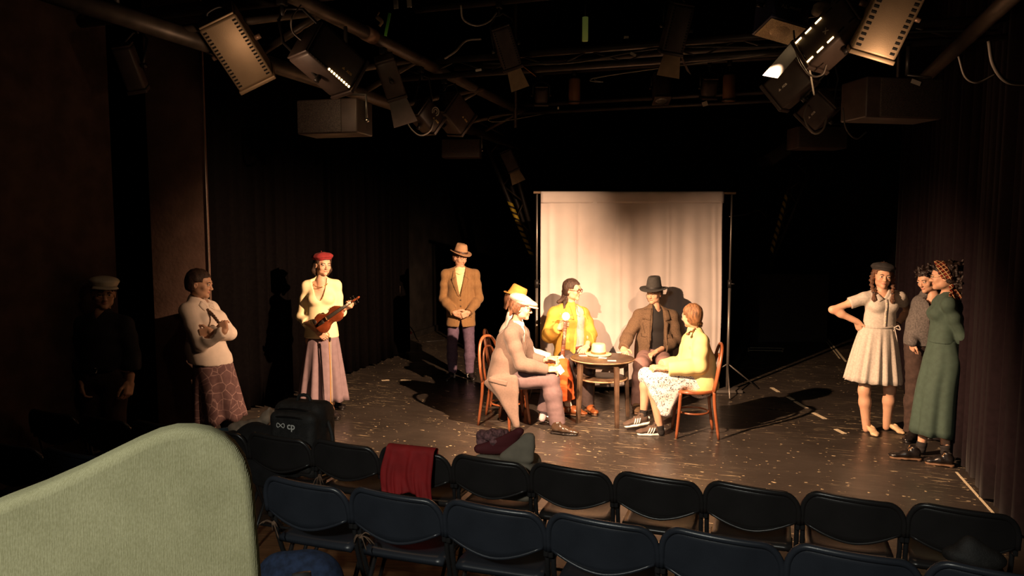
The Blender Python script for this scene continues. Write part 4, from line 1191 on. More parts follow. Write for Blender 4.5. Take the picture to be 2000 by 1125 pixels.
# ------------------------------------------------------------------ woman in the green dress
def woman_green():
    D = 6.42
    g = Fig('woman in a long bottle green dress and plaid headscarf with hands behind her back', D, fl(1830, 905), at(1843, 541, D), -122, -3, 0, 1.03, True)
    g.J(neck=(1851, 577, .02), sa=(1834, 592, .19), sb=(1853, 594, -.15), ea=(1862, 660, .24), wa=(1876, 706, .13), eb=(1880, 658, -.15), wb=(1884, 712, -.02), pel=(1838, 690))
    g.hips(.085, .05); g.J(ka=(1812, 790, .07), kb=(1842, 792, -.05), aa=(1800, 868, .06), ab=(1847, 874, -.08)); g.report('green')
    g.body({'a': ((.1, -.3, -.9), (-.8, -.3, 0), dict(curl=.6)), 'b': ((.05, .3, -.9), (-.8, .3, 0), dict(curl=.6))})
    g.brows(M_HAIRK)
    F = g.field(['pel', 'neck', 'sa', 'sb', 'ea', 'eb', 'wa', 'wb'], .22, .009); g.torso(F, .012, .006)
    for q in 'ab': g.arm(F, q, .010, .012)
    F.wrinkle(.0035, 34, 9); F.cut(at(1838, 668, D), (0, 0, -1))
    g.vneck(F, .80, 1.1, .0, .06); bo = g.add(F, 'dress_bodice', M_GREEN)
    u, f, up = g.axes()
    skirt(g, M_GREEN, at(1842, 656, D), at(1826, 846, D), (.132, .108), (.185, .20), 8, .014, u=u, seed=6, name='dress_skirt', nv=18, mid=(.25, .195, .165), offs=lambda t, b: np.array((.025 * math.exp(-((b - .25) / .2) ** 2), 0, 0)))
    sk_ = M_SKIN
    L1, L2 = fl(1806, 903), fl(1740, 897); L1[1] += .04; L2[1] += .04; R1, R2 = fl(1864, 913), fl(1806, 905)
    shoe(g, L1, L2, M_BLACKLEATHER, M_SOLEBROWN, lace=mat('tan_lace', (.55, .30, .12), .7)); shoe(g, R1, R2, M_BLACKLEATHER, M_SOLEBROWN, lace=mat('tan_lace', (.55, .30, .12), .7))
    for q in 'ab': sock(g, g.j['a' + q], g.j['k' + q], M_BLACKTEE, .040, .043, 'ankle_sock', .03)
    hair_cap(g, M_HAIRK, .012, .060, -.05, seed=9)
    curls(g, M_HAIRK, [((0, -.085, .05), (.085, .06, .085), 80), ((0, -.12, -.05), (.075, .05, .09), 70), ((0, -.13, -.15), (.055, .045, .08), 50), ((.05, .05, .02), (.02, .02, .02), 4)], .020, seed=9)
    # scarf band over the hair with a tail at the neck
    mb = MB()
    def band(a, b):
        an = math.pi * (1.22 * a - .11); r = .108; y = .058 - .085 * b
        q = np.array((r * .93 * math.cos(an), y + .012 - .02 * math.sin(an) * 0 - .045 * (1 - math.sin(an)), .030 + r * 1.04 * math.sin(an) - .010 * b))
        return g.hp(q)
    mb.grid(band, 30, 6, .006); sc = mb.build('headscarf', M_PLAID, g.root)
    kn = g.hp((-.082, -.060, -.075)); mb = MB(); mb.ball(kn, .022, 10); mb.build('knot', M_PLAID, sc)
    for k, (dx, dz) in enumerate([(.0, -.12), (.045, -.11)]):
        mb = MB(); e = kn + np.array((dx + .01, -.02, dz)); sd = np.array((1, .2, .15)); 
        mb.grid(lambda a, b: kn + (e - kn) * b + sd * (a - .5) * (.03 + .075 * b) + np.array((0, -.012 * math.sin(a * 7 + k) * b, 0)), 9, 8, .004); mb.build('scarf_tail', M_PLAID, sc)
    glasses(g, M_WIRE, .021, .0016)
    return g
woman_green()

# ------------------------------------------------------------------ woman leaning on the pillar
def woman_blouse():
    D = 6.10
    g = Fig('woman in a white blouse leaning on the brown pillar with folded arms', D, fl(440, 885), at(391, 556, D), 92, -6, -4, 1.0, True)
    g.J(neck=(384, 589, .02), sa=(365, 606, -.12), sb=(411, 601, .17), ea=(392, 672, -.16), wa=(438, 648, -.18), eb=(449, 651, .10), wb=(412, 648, -.17), pel=(413, 708, .02))
    g.hips(.09, .05); g.J(ka=(436, 790, -.05), kb=(446, 790, .1), aa=(452, 872, -.05), ab=(462, 872, .1)); g.report('blouse')
    g.body({'a': ((-.30, .50, .70), (.1, .8, -.5), dict(curl=.5, thumb=.6)), 'b': ((-.9, -.15, -.12), (.1, .95, 0), dict(curl=.3))})
    g.brows(M_HAIRB)
    F = g.field(['pel', 'neck', 'sa', 'sb', 'ea', 'eb', 'wa', 'wb'], .24, .009); g.torso(F, .016, .024)
    hem = at(413, 708, D); F.ecap(g.j['pel'] + (-.06, 0, .12), hem, (.165, .13), (.188, .155), g.axes()[0], .04)
    for q in 'ab': g.arm(F, q, .020, .018)
    F.wrinkle(.004, 36, 11); F.cut(hem, (-.10, 0, -1)); g.vneck(F, .84, 1.08, .0, .05)
    for q in 'ab':
        W, d = g.j['w' + q], nrm(g.j['w' + q] - g.j['e' + q]); F.carve(lambda P, W=W, d=d: np.maximum(-((P - W) @ d) - .005, np.linalg.norm(P - W, axis=-1) - .07))
    bl = g.add(F, 'blouse', M_WHITEBLOUSE)
    for q in (-1, 1): g.decal(F, 'collar', M_WHITEBLOUSE, quadpatch([(q * .008, .88), (q * .055, .82), (q * .08, .93), (q * .045, .99)], 4, 4), .006, .006, bl)
    u, f, up = g.axes()
    skirt(g, M_PAISLEY, at(414, 702, D), at(430, 818, D), (.168, .135), (.215, .19), 7, .024, u=u, power=.8, seed=8, hemwave=.014)
    for q in 'ab': 
        a = g.j['a' + q]; shoe(g, (a[0] - .04, a[1], 0.0), (a[0] + .2, a[1] - .05, 0.0), M_BLACKLEATHER, M_BLACKLEATHER)
        S = SDF(np.minimum(a, g.j['k' + q]) - .12, np.maximum(a, g.j['k' + q]) + .12, .012); g.leg(S, q, .004, .004, .004); S.cut(g.j['k' + q], (0, 0, 1)); S.build('stocking', M_BLACKTEE, g.root)
    hair_cap(g, M_HAIRB, .010, .064, -.05, seed=12, part=False)
    braid(g, M_HAIRM, [g.hp((.03, -.085, -.035)), at(402, 603, D - .02), at(416, 616, D - .08), at(430, 634, D - .13)], .020, .013, tail=.05)
    return g
woman_blouse()

# ------------------------------------------------------------------ boy with the white cap in the dark
def boy_cap():
    D = 5.6
    g = Fig('boy in black clothes and an off-white flat cap standing in the dark at the left', D, fl(203, 965), at(203, 574, D), 33, -6, -3, 1.0)
    g.J(neck=(201, 615), sa=(163, 634), sb=(243, 634), ea=(149, 694), eb=(259, 694), wa=(160, 743, -.06), wb=(254, 746, -.06), pel=(203, 722))
    g.hips(.085, .04); g.J(ka=(185, 838), kb=(222, 838), aa=(183, 945), ab=(224, 945)); g.report('boy')
    g.body({'a': ((.1, -.2, -.9), (.8, .3, 0), dict(curl=.55)), 'b': ((-.1, -.2, -.9), (-.8, .3, 0), dict(curl=.55))})
    g.brows(M_HAIRB)
    F = g.field(['pel', 'neck', 'sa', 'sb', 'ea', 'eb', 'wa', 'wb'], .24, .010); g.torso(F, .018, .012); F.ecap(g.j['pel'] + (0, 0, .1), g.j['pel'] + (0, 0, .0), (.155, .12), (.165, .125), (1, 0, 0), .03)
    for q in 'ab': g.arm(F, q, .022, .022)
    F.wrinkle(.005, 34, 13); F.cut(g.j['pel'] + (0, 0, .005), (0, 0, -1)); g.vneck(F, .93, 1.1, 0, .05); g.add(F, 'black_shirt', M_NAVY)
    T = g.field(['pel', 'ha', 'hb', 'ka', 'kb', 'aa', 'ab'], .18, .012); T.ecap(g.j['pel'] + (0, 0, .04), g.j['pel'] - (0, 0, .05), (.155, .118), (.165, .122), (1, 0, 0), .03)
    for q in 'ab': g.leg(T, q, .02, .024, .04)
    T.wrinkle(.006, 40, 4); T.cut((0, 0, .05), (0, 0, -1)); g.add(T, 'trousers', M_BROWNCORD)
    mb = MB(); p = g.j['pel'] + (0, 0, .02); mb.grid(lambda a, b: p + np.array((.166 * math.cos(a * 6.2832), .130 * math.sin(a * 6.2832), .034 * (b - .5))), 30, 3, .005, closeu=True); bt = mb.build('belt', M_BLACKLEATHER, g.root)
    mb = MB(); mb.tube([p + np.array((x, -.136, z)) for x, z in ((-.022, -.018), (.022, -.018), (.022, .018), (-.022, .018))], .004, 6, closed=True); mb.build('buckle', M_SILVER, bt)
    for q in 'ab': a = g.j['a' + q]; shoe(g, (a[0], a[1] + .06, 0), (a[0], a[1] - .21, 0), M_BLACKLEATHER, M_BLACKLEATHER)
    hair_cap(g, M_HAIRB, .011, .05, -.05, fringe=True, seed=14)
    o = g.hp((0, 0, .070)); R = g.R @ np.array(Matrix.Rotation(.10, 3, 'X')); F = SDF(o - .22, o + .2, .006)
    F.ell(o + R @ np.array((0, -.005, .028)), (.108, .125, .040), R, .02); F.ell(o + R @ np.array((0, 0, 0)), (.092, .106, .03), R, .02); F.wrinkle(.002, 50, 2); F.ell(o + R @ np.array((0, -.004, -.032)), (.084, .096, .05), R, .004, True)
    c = g.add(F, 'cap', M_OFFWHITEFELT)
    mb = MB(); mb.grid(lambda a, b: o + R @ np.array(((.085 + .012 * b) * math.sin((a - .5) * 2.4), .045 + (.055 + .05 * b) * math.cos((a - .5) * 2.4), -.008 - .016 * b)), 16, 5, .006); mb.build('peak', M_OFFWHITEFELT, c)
    glasses(g, M_WIRE, .022, .0016)
    return g
boy_cap()
# ------------------------------------------------------------------ the card players round the table
M_TAUPE = mat('taupe_wool_coat', (.125, .086, .070), .95, var=.07, vscale=60, bump=.15, bscale=200, sheen=.1)
M_TAUPETR = mat('mauve_brown_trousers', (.105, .068, .074), .85, var=.08, vscale=30)
M_WHITESHIRT = mat('white_shirt', (.82, .76, .68), .85, var=.03)
M_TWEEDCAP = mat('pale_tweed_cap', (.50, .38, .30), .9, var=.18, vscale=55)
M_BROWNLEATHER = mat('dark_brown_leather', (.045, .028, .018), .22, bump=.1, bscale=60)
M_LILACSOCK = mat('lilac_sock', (.55, .42, .45), .9, var=.1, vscale=60)
M_TANHAT = mat('tan_felt', (.44, .22, .045), .9, var=.08, vscale=40)
M_MUSTARD = mat('mustard_cotton', (.47, .29, .045), .8, var=.12, vscale=14, bump=.2, bscale=60)
M_GREYSHIRT = mat('pale_grey_shirt', (.48, .40, .38), .85, var=.05)
M_DARKTR = mat('dark_grey_trousers', (.075, .052, .050), .9, var=.12, vscale=30)
M_BROWNTWEED = mat('brown_herringbone', (.125, .078, .045), .95, var=.30, vscale=130)
M_PINKTR = mat('dusty_mauve_trousers', (.255, .150, .135), .9, var=.1, vscale=25)
M_GREYHAT = mat('dark_grey_felt', (.045, .043, .040), .9, var=.1, vscale=40)
M_RUST = mat('rust_orange_cloth', (.52, .085, .012), .85, var=.12, vscale=10)
M_TANBOOT = mat('tan_brown_leather', (.28, .085, .025), .4, bump=.1, bscale=50)
M_SNEAK = mat('black_brown_suede', (.085, .055, .040), .8, var=.1)
M_WHITERUB = mat('white_rubber', (.80, .76, .70), .6)
def squiggle(nt, v):
    n = n_noise(nt, v, 42, 1.5, .6)
    b = n_math(nt, 'ABSOLUTE', n_math(nt, 'SUBTRACT', n, .5))
    l = n_ramp(nt, b, [(.022, (1, 1, 1)), (.034, (0, 0, 0))]); g_ = n_ramp(nt, n_noise(nt, v, 30, 2), [(.40, (0, 0, 0)), (.47, (1, 1, 1))])
    return n_mix(nt, n_math(nt, 'MULTIPLY', l, g_), (.78, .74, .72), (.022, .02, .035))
M_PRINT = ramp_mat('white_cloth_with_navy_squiggles', squiggle, .9, .15)

def trouser(g, m, i0, i1, i2, cuts, top=.06, h=.010, wr=.0035, seed=3):
    T = g.field(['pel', 'ha', 'hb', 'ka', 'kb', 'aa', 'ab'], .2, h); u, f, up = g.axes()
    T.ecap(g.j['pel'] + up * top, g.j['pel'] - up * .03, (.160, .120), (.170, .128), u, .03)
    for q in 'ab': g.leg(T, q, i0, i1, i2)
    T.wrinkle(wr, 46, seed, (.8, .8, 1.2))
    for q, c in cuts.items():
        K, A = g.j['k' + q], g.j['a' + q]; p = K + (A - K) * c; d = nrm(A - K)
        T.carve(lambda P, p=p, d=d, A=A: np.maximum(-((P - p) @ d), np.linalg.norm(P - A, axis=-1) - .14))
    return g.add(T, 'trousers', m)

# --- man in the taupe coat, seated in front on the left, seen from his right
def man_coat():
    D = 7.35
    g = Fig('seated man in a long taupe wool coat and pale flat cap playing cards', D, fl(985, 842), at(1019, 602, D), 82, -8, 0, 1.02)
    g.J(neck=(1007, 634, .05), sa=(998, 654, -.16), sb=(1020, 651, .20), ea=(1018, 712, -.20), wa=(1068, 722, -.14), eb=(1036, 702, .24), wb=(1064, 704, .16), pel=(984, 738, .02))
    g.hips(.085, .02); g.J(ka=(1075, 742, -.10), kb=(1078, 742, .16), aa=(1090, 831, -.13), ab=(1062, 808, .10)); g.report('coat')
    g.body({'a': ((.95, .1, .02), (.1, .35, -.8), dict(curl=.62, thumb=.5)), 'b': ((.95, -.15, .05), (-.1, -.5, -.7), dict(curl=.62, thumb=.5))})
    g.brows(M_HAIRM)
    u, f, up = g.axes()
    F = g.field(['pel', 'neck', 'sa', 'sb'], .22, .010); g.torso(F, .006, .006); g.add(F, 'shirt', M_WHITESHIRT)
    n = g.j['neck']; c = MB(); R = g.R
    c.grid(lambda a, b: n + up * (.045 - .045 * b) + u * math.cos(a * 6.2832) * (.066 + .014 * b) + f * (math.sin(a * 6.2832) * (.066 + .014 * b) + .008), 30, 4, .005, closeu=True); c.build('shirt_collar', M_WHITESHIRT, g.root)
    trouser(g, M_TAUPETR, .020, .026, .046, {'a': .97, 'b': .95}, seed=5)
    # coat: trunk, sleeves and the long tail hanging beside the chair
    tail = [at(952, 752, D - .16), at(1006, 742, D - .22), at(1011, 826, D - .24), at(985, 778, D - .22)]
    F = g.field(['pel', 'neck', 'sa', 'sb', 'ea', 'eb', 'wa', 'wb'], .26, .009, extra=tail + [at(1014, 838, D - .26)])
    g.torso(F, .028, .030); F.ecap(g.j['pel'] + up * .16, g.j['pel'] - up * .02, (.185, .15), (.195, .165), u, .05)
    for q in 'ab': g.sleeve(F, q, .026, .024, 2.0)
    # tail: a slab of cloth draped down the near side
    F.slab([at(958, 742, D - .17), at(1006, 738, D - .20), at(1009, 832, D - .22), at(1006, 826, D - .21)], .024, .03, 10, .010)
    F.slab([at(950, 748, D - .10), at(1006, 744, D - .20), at(1009, 828, D - .22), at(985, 786, D - .18)], .026, .03, 10, .012)
    F.wrinkle(.005, 26, 7); F.cut(at(1012.5, 780, D - .2), (1, 0, 0.02)) if False else None
    g.vneck(F, .45, 1.0, .003, .058); jk = g.add(F, 'coat', M_TAUPE)
    d = np.array((-.25, 1, 0.05))
    # pocket flap, on the near side
    def patch(px, nu=7, nv=5, th=.007, nm='pocket_flap', off=.003):
        c = [np.array(p, float) for p in px]; G = []
        for i in range(nu):
            r = []
            for k in range(nv):
                a, b = i / (nu - 1), k / (nv - 1); q = (1 - a) * (1 - b) * c[0] + a * (1 - b) * c[1] + a * b * c[2] + (1 - a) * b * c[3]
                s0 = at(q[0], q[1], D - .5); dr = nrm(ray(q[0], q[1])); h_ = F.hit(s0, dr, .9); r.append((h_ if h_ is not None else at(q[0], q[1], D - .2)) - dr * off)
            G.append(r)
        mb = MB(); mb.grid(lambda a, b: G[round(a * (nu - 1))][round(b * (nv - 1))], nu, nv, th); return mb.build(nm, M_TAUPE, jk)
    patch([(956, 737), (991, 745), (989, 754), (954, 745)])
    for q in (-1, 1): g.decal(F, 'lapel', M_TAUPE, quadpatch([(q * .008, .46), (q * .035, .50), (q * .110, .84), (q * .058, .92)], 5, 7), .008, .004, jk)
    g.decal(F, 'collar', M_TAUPE, quadpatch([(-.058, .88), (-.10, .84), (-.085, 1.02), (-.05, 1.02)], 4, 4), .009, .005, jk)
    shoe(g, fl(1074, 847) + (0, .02, 0), fl(1074, 847) + nrm(np.array((.245, -.09, 0))) * .30 + (0, .02, 0), M_BROWNLEATHER, M_BLACKLEATHER, style='pointy', lace=M_BROWNLEATHER)
    A = g.j['ab']; shoe(g, (A[0] - .07, A[1] + .03, .05), (A[0] + .17, A[1] - .01, .0), M_BROWNLEATHER, M_BLACKLEATHER, style='pointy')
    sock(g, g.j['aa'], g.j['ka'], M_LILACSOCK, .038, .043, up=.11); sock(g, g.j['ab'], g.j['kb'], M_LILACSOCK, .038, .043, up=.09)
    def ex(F):
        for k in range(7): F.cone(g.hp((-.055 + .018 * k, -.085, .0)), g.hp((-.06 + .02 * k, -.096, -.075 + .01 * (k % 2))), .022, .013, .01)
        for q in (-1, 1): F.cone(g.hp((q * .076, -.02, .02)), g.hp((q * .074, -.028, -.055)), .016, .008, .01)
    hair_cap(g, M_HAIRM, .010, .055, -.05, seed=21, extra=ex, side=.0)
    o = g.hp((0, 0, .062)); R = g.R @ np.array(Matrix.Rotation(-.12, 3, 'X')); F = SDF(o - .24, o + .22, .006)
    F.ell(o + R @ np.array((0, -.030, .030)), (.104, .112, .048), R, .02); F.ell(o + R @ np.array((0, .075, .010)), (.082, .078, .026), R, .04); F.ell(o + R @ np.array((0, 0, -.005)), (.090, .104, .030), R, .02); F.wrinkle(.004, 40, 2); F.ell(o + R @ np.array((0, -.008, -.040)), (.083, .094, .05), R, .004, True)
    c = g.add(F, 'flat_cap', M_TWEEDCAP)
    mb = MB(); mb.grid(lambda a, b: o + R @ np.array(((.078 + .006 * b) * math.sin((a - .5) * 2.6), .060 + (.06 + .05 * b) * math.cos((a - .5) * 2.6), -.010 - .012 * b)), 16, 5, .007); mb.build('peak', M_TWEEDCAP, c)
    return g
GC = man_coat()

# --- person in a white shirt, tan hat and rust trousers, behind him
def man_tanhat():
    D = 7.98
    g = Fig('seated player in a white shirt, tan hat and rust trousers behind the taupe coat', D, fl(1005, 815), at(1007, 590, D), 100, -10, 0, 1.0)
    g.J(neck=(1002, 616, .02), sa=(1000, 634, -.17), sb=(1010, 632, .17), ea=(1030, 690, -.15), wa=(1070, 702, -.16), eb=(1036, 690, .17), wb=(1078, 700, .06), pel=(998, 725, .02))
    g.hips(.085, .02); g.J(ka=(1096, 716, -.08), kb=(1088, 716, .14), aa=(1110, 792, -.12), ab=(1100, 792, .12)); g.report('tanhat')
    g.body({'a': ((.95, .05, .05), (.1, .3, -.8), dict(curl=.6, thumb=.5)), 'b': ((.95, -.2, .05), (-.1, -.5, -.7), dict(curl=.6, thumb=.5))})
    F = g.field(['pel', 'neck', 'sa', 'sb', 'ea', 'eb', 'wa', 'wb'], .24, .010); g.torso(F, .020, .022)
    for q in 'ab': g.sleeve(F, q, .026, .022, 1.9)
    F.wrinkle(.006, 30, 3); F.cut(g.j['pel'] - g.axes()[2] * .06, -g.axes()[2]); g.vneck(F, .86, 1.1, 0, .05); g.add(F, 'shirt', M_WHITESHIRT)
    trouser(g, M_RUST, .030, .045, .05, {'a': .86, 'b': .86}, seed=9, wr=.006)
    for q, dy in (('a', 0), ('b', 0)):
        A = g.j['a' + q]; sock(g, A, g.j['k' + q], M_WHITESHIRT, .036, .040, up=.1); shoe(g, (A[0] - .07, A[1] + .02, 0), (A[0] + .20, A[1] - .05, 0), M_TANBOOT, M_SOLEBROWN, lace=M_TANBOOT)
    def ex(F): 
        for k in range(5): F.cone(g.hp((-.05 + .025 * k, -.088, .0)), g.hp((-.05 + .025 * k, -.10, -.085)), .02, .012, .01)
    hair_cap(g, M_HAIRM, .010, .055, -.05, seed=22, extra=ex)
    hat_fedora(g, M_TANHAT, mat('tan_band', (.40, .22, .045), .8), .125, .120, .058, (-16, 0), 1.05, .88, .022)
    return g
man_tanhat()

# --- man with glasses in the mustard jacket
def man_mustard():
    D = 8.38
    g = Fig('seated long-haired man in glasses and a mustard jacket holding a banjo', D, fl(1118, 800), at(1119, 567, D), 58, -4, 0, 1.02)
    g.J(neck=(1114, 598, .02), sa=(1084, 611, -.06), sb=(1137, 612, .10), ea=(1072, 655, -.05), wa=(1092, 641, -.25), eb=(1152, 652, .03), wb=(1147, 676, -.22), pel=(1118, 690, .03))
    g.hips(.085, .02); g.J(ka=(1106, 712, -.42), kb=(1140, 712, -.42), aa=(1120, 797, -.33), ab=(1150, 796, -.36)); g.report('mustard')
    g.body({'a': ((.55, -.2, .55), (.45, .6, -.3), dict(curl=.85, thumb=.9)), 'b': ((-.35, -.55, -.2), (-.2, -.2, -.9), dict(curl=.35))})
    g.brows(M_HAIRB)
    F = g.field(['pel', 'neck', 'sa', 'sb'], .22, .009); g.torso(F, .008, .008); F.wrinkle(.003, 50, 3); F.cut(g.j['pel'] - (0, 0, .02), (0, 0, -1)); g.vneck(F, .86, 1.1, 0, .05); sh = g.add(F, 'shirt', M_GREYSHIRT)
    for q in (-1, 1): g.decal(F, 'collar', M_GREYSHIRT, quadpatch([(q * .006, .84), (q * .05, .80), (q * .075, .94), (q * .045, 1.0)], 4, 4), .005, .008, sh)
    trouser(g, M_DARKTR, .018, .02, .03, {'a': .95, 'b': .95}, seed=11)
    F = g.field(['pel', 'neck', 'sa', 'sb', 'ea', 'eb', 'wa', 'wb'], .28, .009); g.torso(F, .032, .030); u, f, up = g.axes()
    F.ecap(g.j['pel'] + up * .2, g.j['pel'] - up * .06, (.20, .145), (.235, .16), u, .05)
    for q in 'ab': g.sleeve(F, q, .036, .036, 1.95)
    F.wrinkle(.011, 24, 17); F.cut(g.j['pel'] - up * .10, -up)
    g.vneck(F, -.4, 1.0, .085, .062, side=.02); jk = g.add(F, 'jacket', M_MUSTARD)
    for q in (-1, 1):
        g.decal(F, 'collar', M_MUSTARD, quadpatch([(q * .066 + .02, .74), (q * .130 + .02, .76), (q * .115, .98), (q * .052, 1.02)], 5, 5), .010, .006, jk)
        g.decal(F, 'pocket', M_MUSTARD, quadpatch([(q * .12 + .01, .10), (q * .195 + .01, .10), (q * .195 + .01, .30), (q * .12 + .01, .30)], 5, 5), .008, .004, jk)
    mb = MB(); p = g.j['pel'] + up * .075; mb.grid(lambda a, b: p + u * .168 * math.cos(a * 6.2832) + f * .126 * math.sin(a * 6.2832) + up * .035 * (b - .5), 30, 3, .006, closeu=True); bt = mb.build('belt', mat('red_brown_belt', (.16, .03, .02), .5), g.root)
    for q in 'ab': A = g.j['a' + q]; shoe(g, (A[0] - .02, A[1] + .06, 0), (A[0] + .06, A[1] - .2, 0), M_TANBOOT, M_SOLEBROWN)
    def ex(F):
        F.path([g.hp((-.03, -.09, .03)), g.hp((-.05, -.115, -.03)), at(1100, 586, D + .0), at(1090, 590, D - .02)], [.045, .04, .028, .018], .03)
        F.path([g.hp((-.05, -.07, -.03)), at(1104, 590, D - .05), at(1101, 603, D - .10)], [.035, .022, .010], .02)
    hair_cap(g, M_HAIRB, .011, .070, -.06, seed=23, extra=ex, below=.24, side=-.012)
    glasses(g, mat('dark_red_plastic', (.12, .018, .012), .3), .0235, .0032, .78)
    return g
GM = man_mustard()

# --- man in the brown tweed jacket and dark hat
def man_darkhat():
    D = 8.45
    g = Fig('seated man in a brown wool jacket, black top and dark grey hat beside the backdrop', D, fl(1275, 797), at(1277, 574, D), -36, -4, 2, 1.02)
    g.J(neck=(1279, 603), sa=(1250, 616), sb=(1312, 618, .02), ea=(1228, 655, -.03), wa=(1217, 681, -.26), eb=(1322, 666, .0), wb=(1283, 686, -.26), pel=(1278, 692, .03))
    g.hips(.09, .02); g.J(ka=(1252, 712, -.42), kb=(1298, 710, -.44), aa=(1243, 796, -.36), ab=(1290, 797, -.40)); g.report('darkhat')
    g.body({'a': ((.05, -.75, -.25), (.25, -.1, -.9), dict(curl=.35, thumb=.3)), 'b': ((-.8, -.35, -.35), (-.1, -.1, -.9), dict(curl=.45, thumb=.3))})
    g.brows(M_HAIRB); u, f, up = g.axes()
    F = g.field(['pel', 'neck', 'sa', 'sb'], .22, .009); g.torso(F, .008, .01); F.wrinkle(.003, 40, 3); F.cut(g.j['pel'] - (0, 0, .0), (0, 0, -1)); g.vneck(F, .95, 1.15, 0, .06, shape='u'); g.add(F, 'black_top', M_BLACKTEE)
    trouser(g, M_PINKTR, .022, .028, .03, {'a': .95, 'b': .95}, seed=12, wr=.004)
    F = g.field(['pel', 'neck', 'sa', 'sb', 'ea', 'eb', 'wa', 'wb'], .28, .009); g.torso(F, .030, .030)
    F.ecap(g.j['pel'] + up * .2, g.j['pel'] - up * .06, (.195, .145), (.215, .16), u, .05)
    for q in 'ab': g.sleeve(F, q, .032, .032, 1.97)
    F.wrinkle(.006, 26, 19); F.cut(g.j['pel'] - up * .10, -up); g.vneck(F, -.3, 1.0, .10, .060, side=-.012); jk = g.add(F, 'jacket', M_BROWNTWEED)
    for q in (-1, 1):
        g.decal(F, 'lapel', M_BROWNTWEED, quadpatch([(q * .082 - .012, .28), (q * .11 - .012, .34), (q * .155 - .012, .72), (q * .066 - .012, .80)], 5, 8), .008, .004, jk)
        g.decal(F, 'collar', M_BROWNTWEED, quadpatch([(q * .068 - .012, .78), (q * .165, .80), (q * .140, .99), (q * .055, 1.03)], 6, 5), .010, .008, jk)
        g.decal(F, 'pocket_flap', M_BROWNTWEED, quadpatch([(q * .115, .50), (q * .175, .49), (q * .175, .42), (q * .115, .43)], 5, 4), .007, .005, jk)
    for q in 'ab': A = g.j['a' + q]; shoe(g, (A[0], A[1] + .06, 0), (A[0] - .02, A[1] - .22, 0), mat('brown_suede_boot', (.12, .07, .035), .8, var=.2), M_SOLEBROWN)
    def ex(F): F.path([g.hp((.045, -.085, .02)), g.hp((.085, -.075, -.04)), g.hp((.092, -.07, -.09))], [.04, .036, .02], .03)
    hair_cap(g, M_HAIRB, .011, .06, -.06, seed=24, extra=ex, side=-.008)
    hat_fedora(g, M_GREYHAT, mat('black_ribbon', (.02, .018, .017), .6), .160, .135, .060, (0, -3), 1.05, .86, .014)
    return g
man_darkhat()

# --- girl in the cream sweater and printed skirt, seen from her left
def girl_sweater():
    D = 7.22
    g = Fig('girl in a cream sweater and white printed skirt seated on the right chair', D, fl(1360, 856), at(1350, 618, D), -146, -6, 0, .98, True)
    g.J(neck=(1357, 648, .02), sa=(1348, 664, .16), sb=(1370, 666, -.15), ea=(1332, 708, .20), wa=(1288, 716, .10), eb=(1366, 716, -.20), wb=(1300, 720, -.17), pel=(1366, 742, .0))
    g.hips(.085, .02); g.J(ka=(1262, 732, .08), kb=(1272, 738, -.12), aa=(1257, 806, .04), ab=(1289, 836, -.12)); g.report('sweater')
    g.body({'a': ((-.9, -.2, .1), (0, -.3, -.9), dict(curl=.5)), 'b': ((-.9, .15, .15), (.0, .3, -.9), dict(curl=.45))})
    g.brows(M_HAIRM); u, f, up = g.axes()
    F = g.field(['pel', 'neck', 'sa', 'sb', 'ea', 'eb', 'wa', 'wb'], .25, .009); g.torso(F, .026, .040, bust=0); F.ecap(g.j['pel'] + up * .2, g.j['pel'] - up * .03, (.18, .15), (.205, .185), u, .05)
    for q in 'ab': g.sleeve(F, q, .034, .036, 1.9)
    F.wrinkle(.007, 26, 27); F.cut(g.j['pel'] - up * .10, -up); g.add(F, 'sweater', mat('cream_wool_sweater', (.86, .70, .30), .9, var=.04, bump=.15, bscale=220))
    # skirt draped over the thighs and hanging behind the knees
    S = g.field(['pel', 'ha', 'hb', 'ka', 'kb'], .24, .009, extra=[at(1300, 822, D - .1)])
    S.ecap(g.j['pel'] + up * .05, g.j['pel'] - up * .03, (.175, .14), (.185, .15), u, .03)
    for q in 'ab': S.cone(g.j['h' + q], g.j['k' + q], .105, .075, .06)
    k0 = (g.j['ka'] + g.j['kb']) / 2
    S.slab([at(1262, 738, D - .16), at(1325, 756, D - .16), at(1306, 806, D - .18), at(1292, 806, D - .20)], .035, .04, 8, .012)
    S.slab([at(1256, 740, D + .06), at(1320, 756, D + .06), at(1304, 792, D + .05), at(1285, 792, D + .06)], .035, .04, 8, .012)
    S.slab([at(1275, 742, D - .05), at(1325, 756, D - .05), at(1306, 800, D - .05), at(1290, 798, D - .05)], .05, .04, 8, .02)
    S.wrinkle(.007, 34, 5); g.add(S, 'skirt', M_PRINT)
    shoe(g, fl(1300, 851) + (0, .03, 0), fl(1300, 851) + (-.285, .03, 0), M_SNEAK, M_WHITERUB, style='sneaker', lace=M_SNEAK, stripes=M_WHITERUB)
    A = g.j['aa']; shoe(g, (A[0] + .07, A[1], .075), (A[0] - .20, A[1] - .01, .035), M_SNEAK, M_WHITERUB, style='sneaker', lace=M_SNEAK, stripes=M_WHITERUB)
    for q in 'ab': sock(g, g.j['a' + q], g.j['k' + q], M_BLACKTEE, .037, .040, 'ankle_sock', .035)
    hair_cap(g, M_HAIRL, .012, .066, -.075, seed=25, side=.0, part=True)
    braid(g, M_HAIRL, [g.hp((.05, -.07, -.06)), g.hp((.075, -.045, -.10)), at(1346, 650, D - .12)], .019, .013, tail=.03)
    return g
girl_sweater()
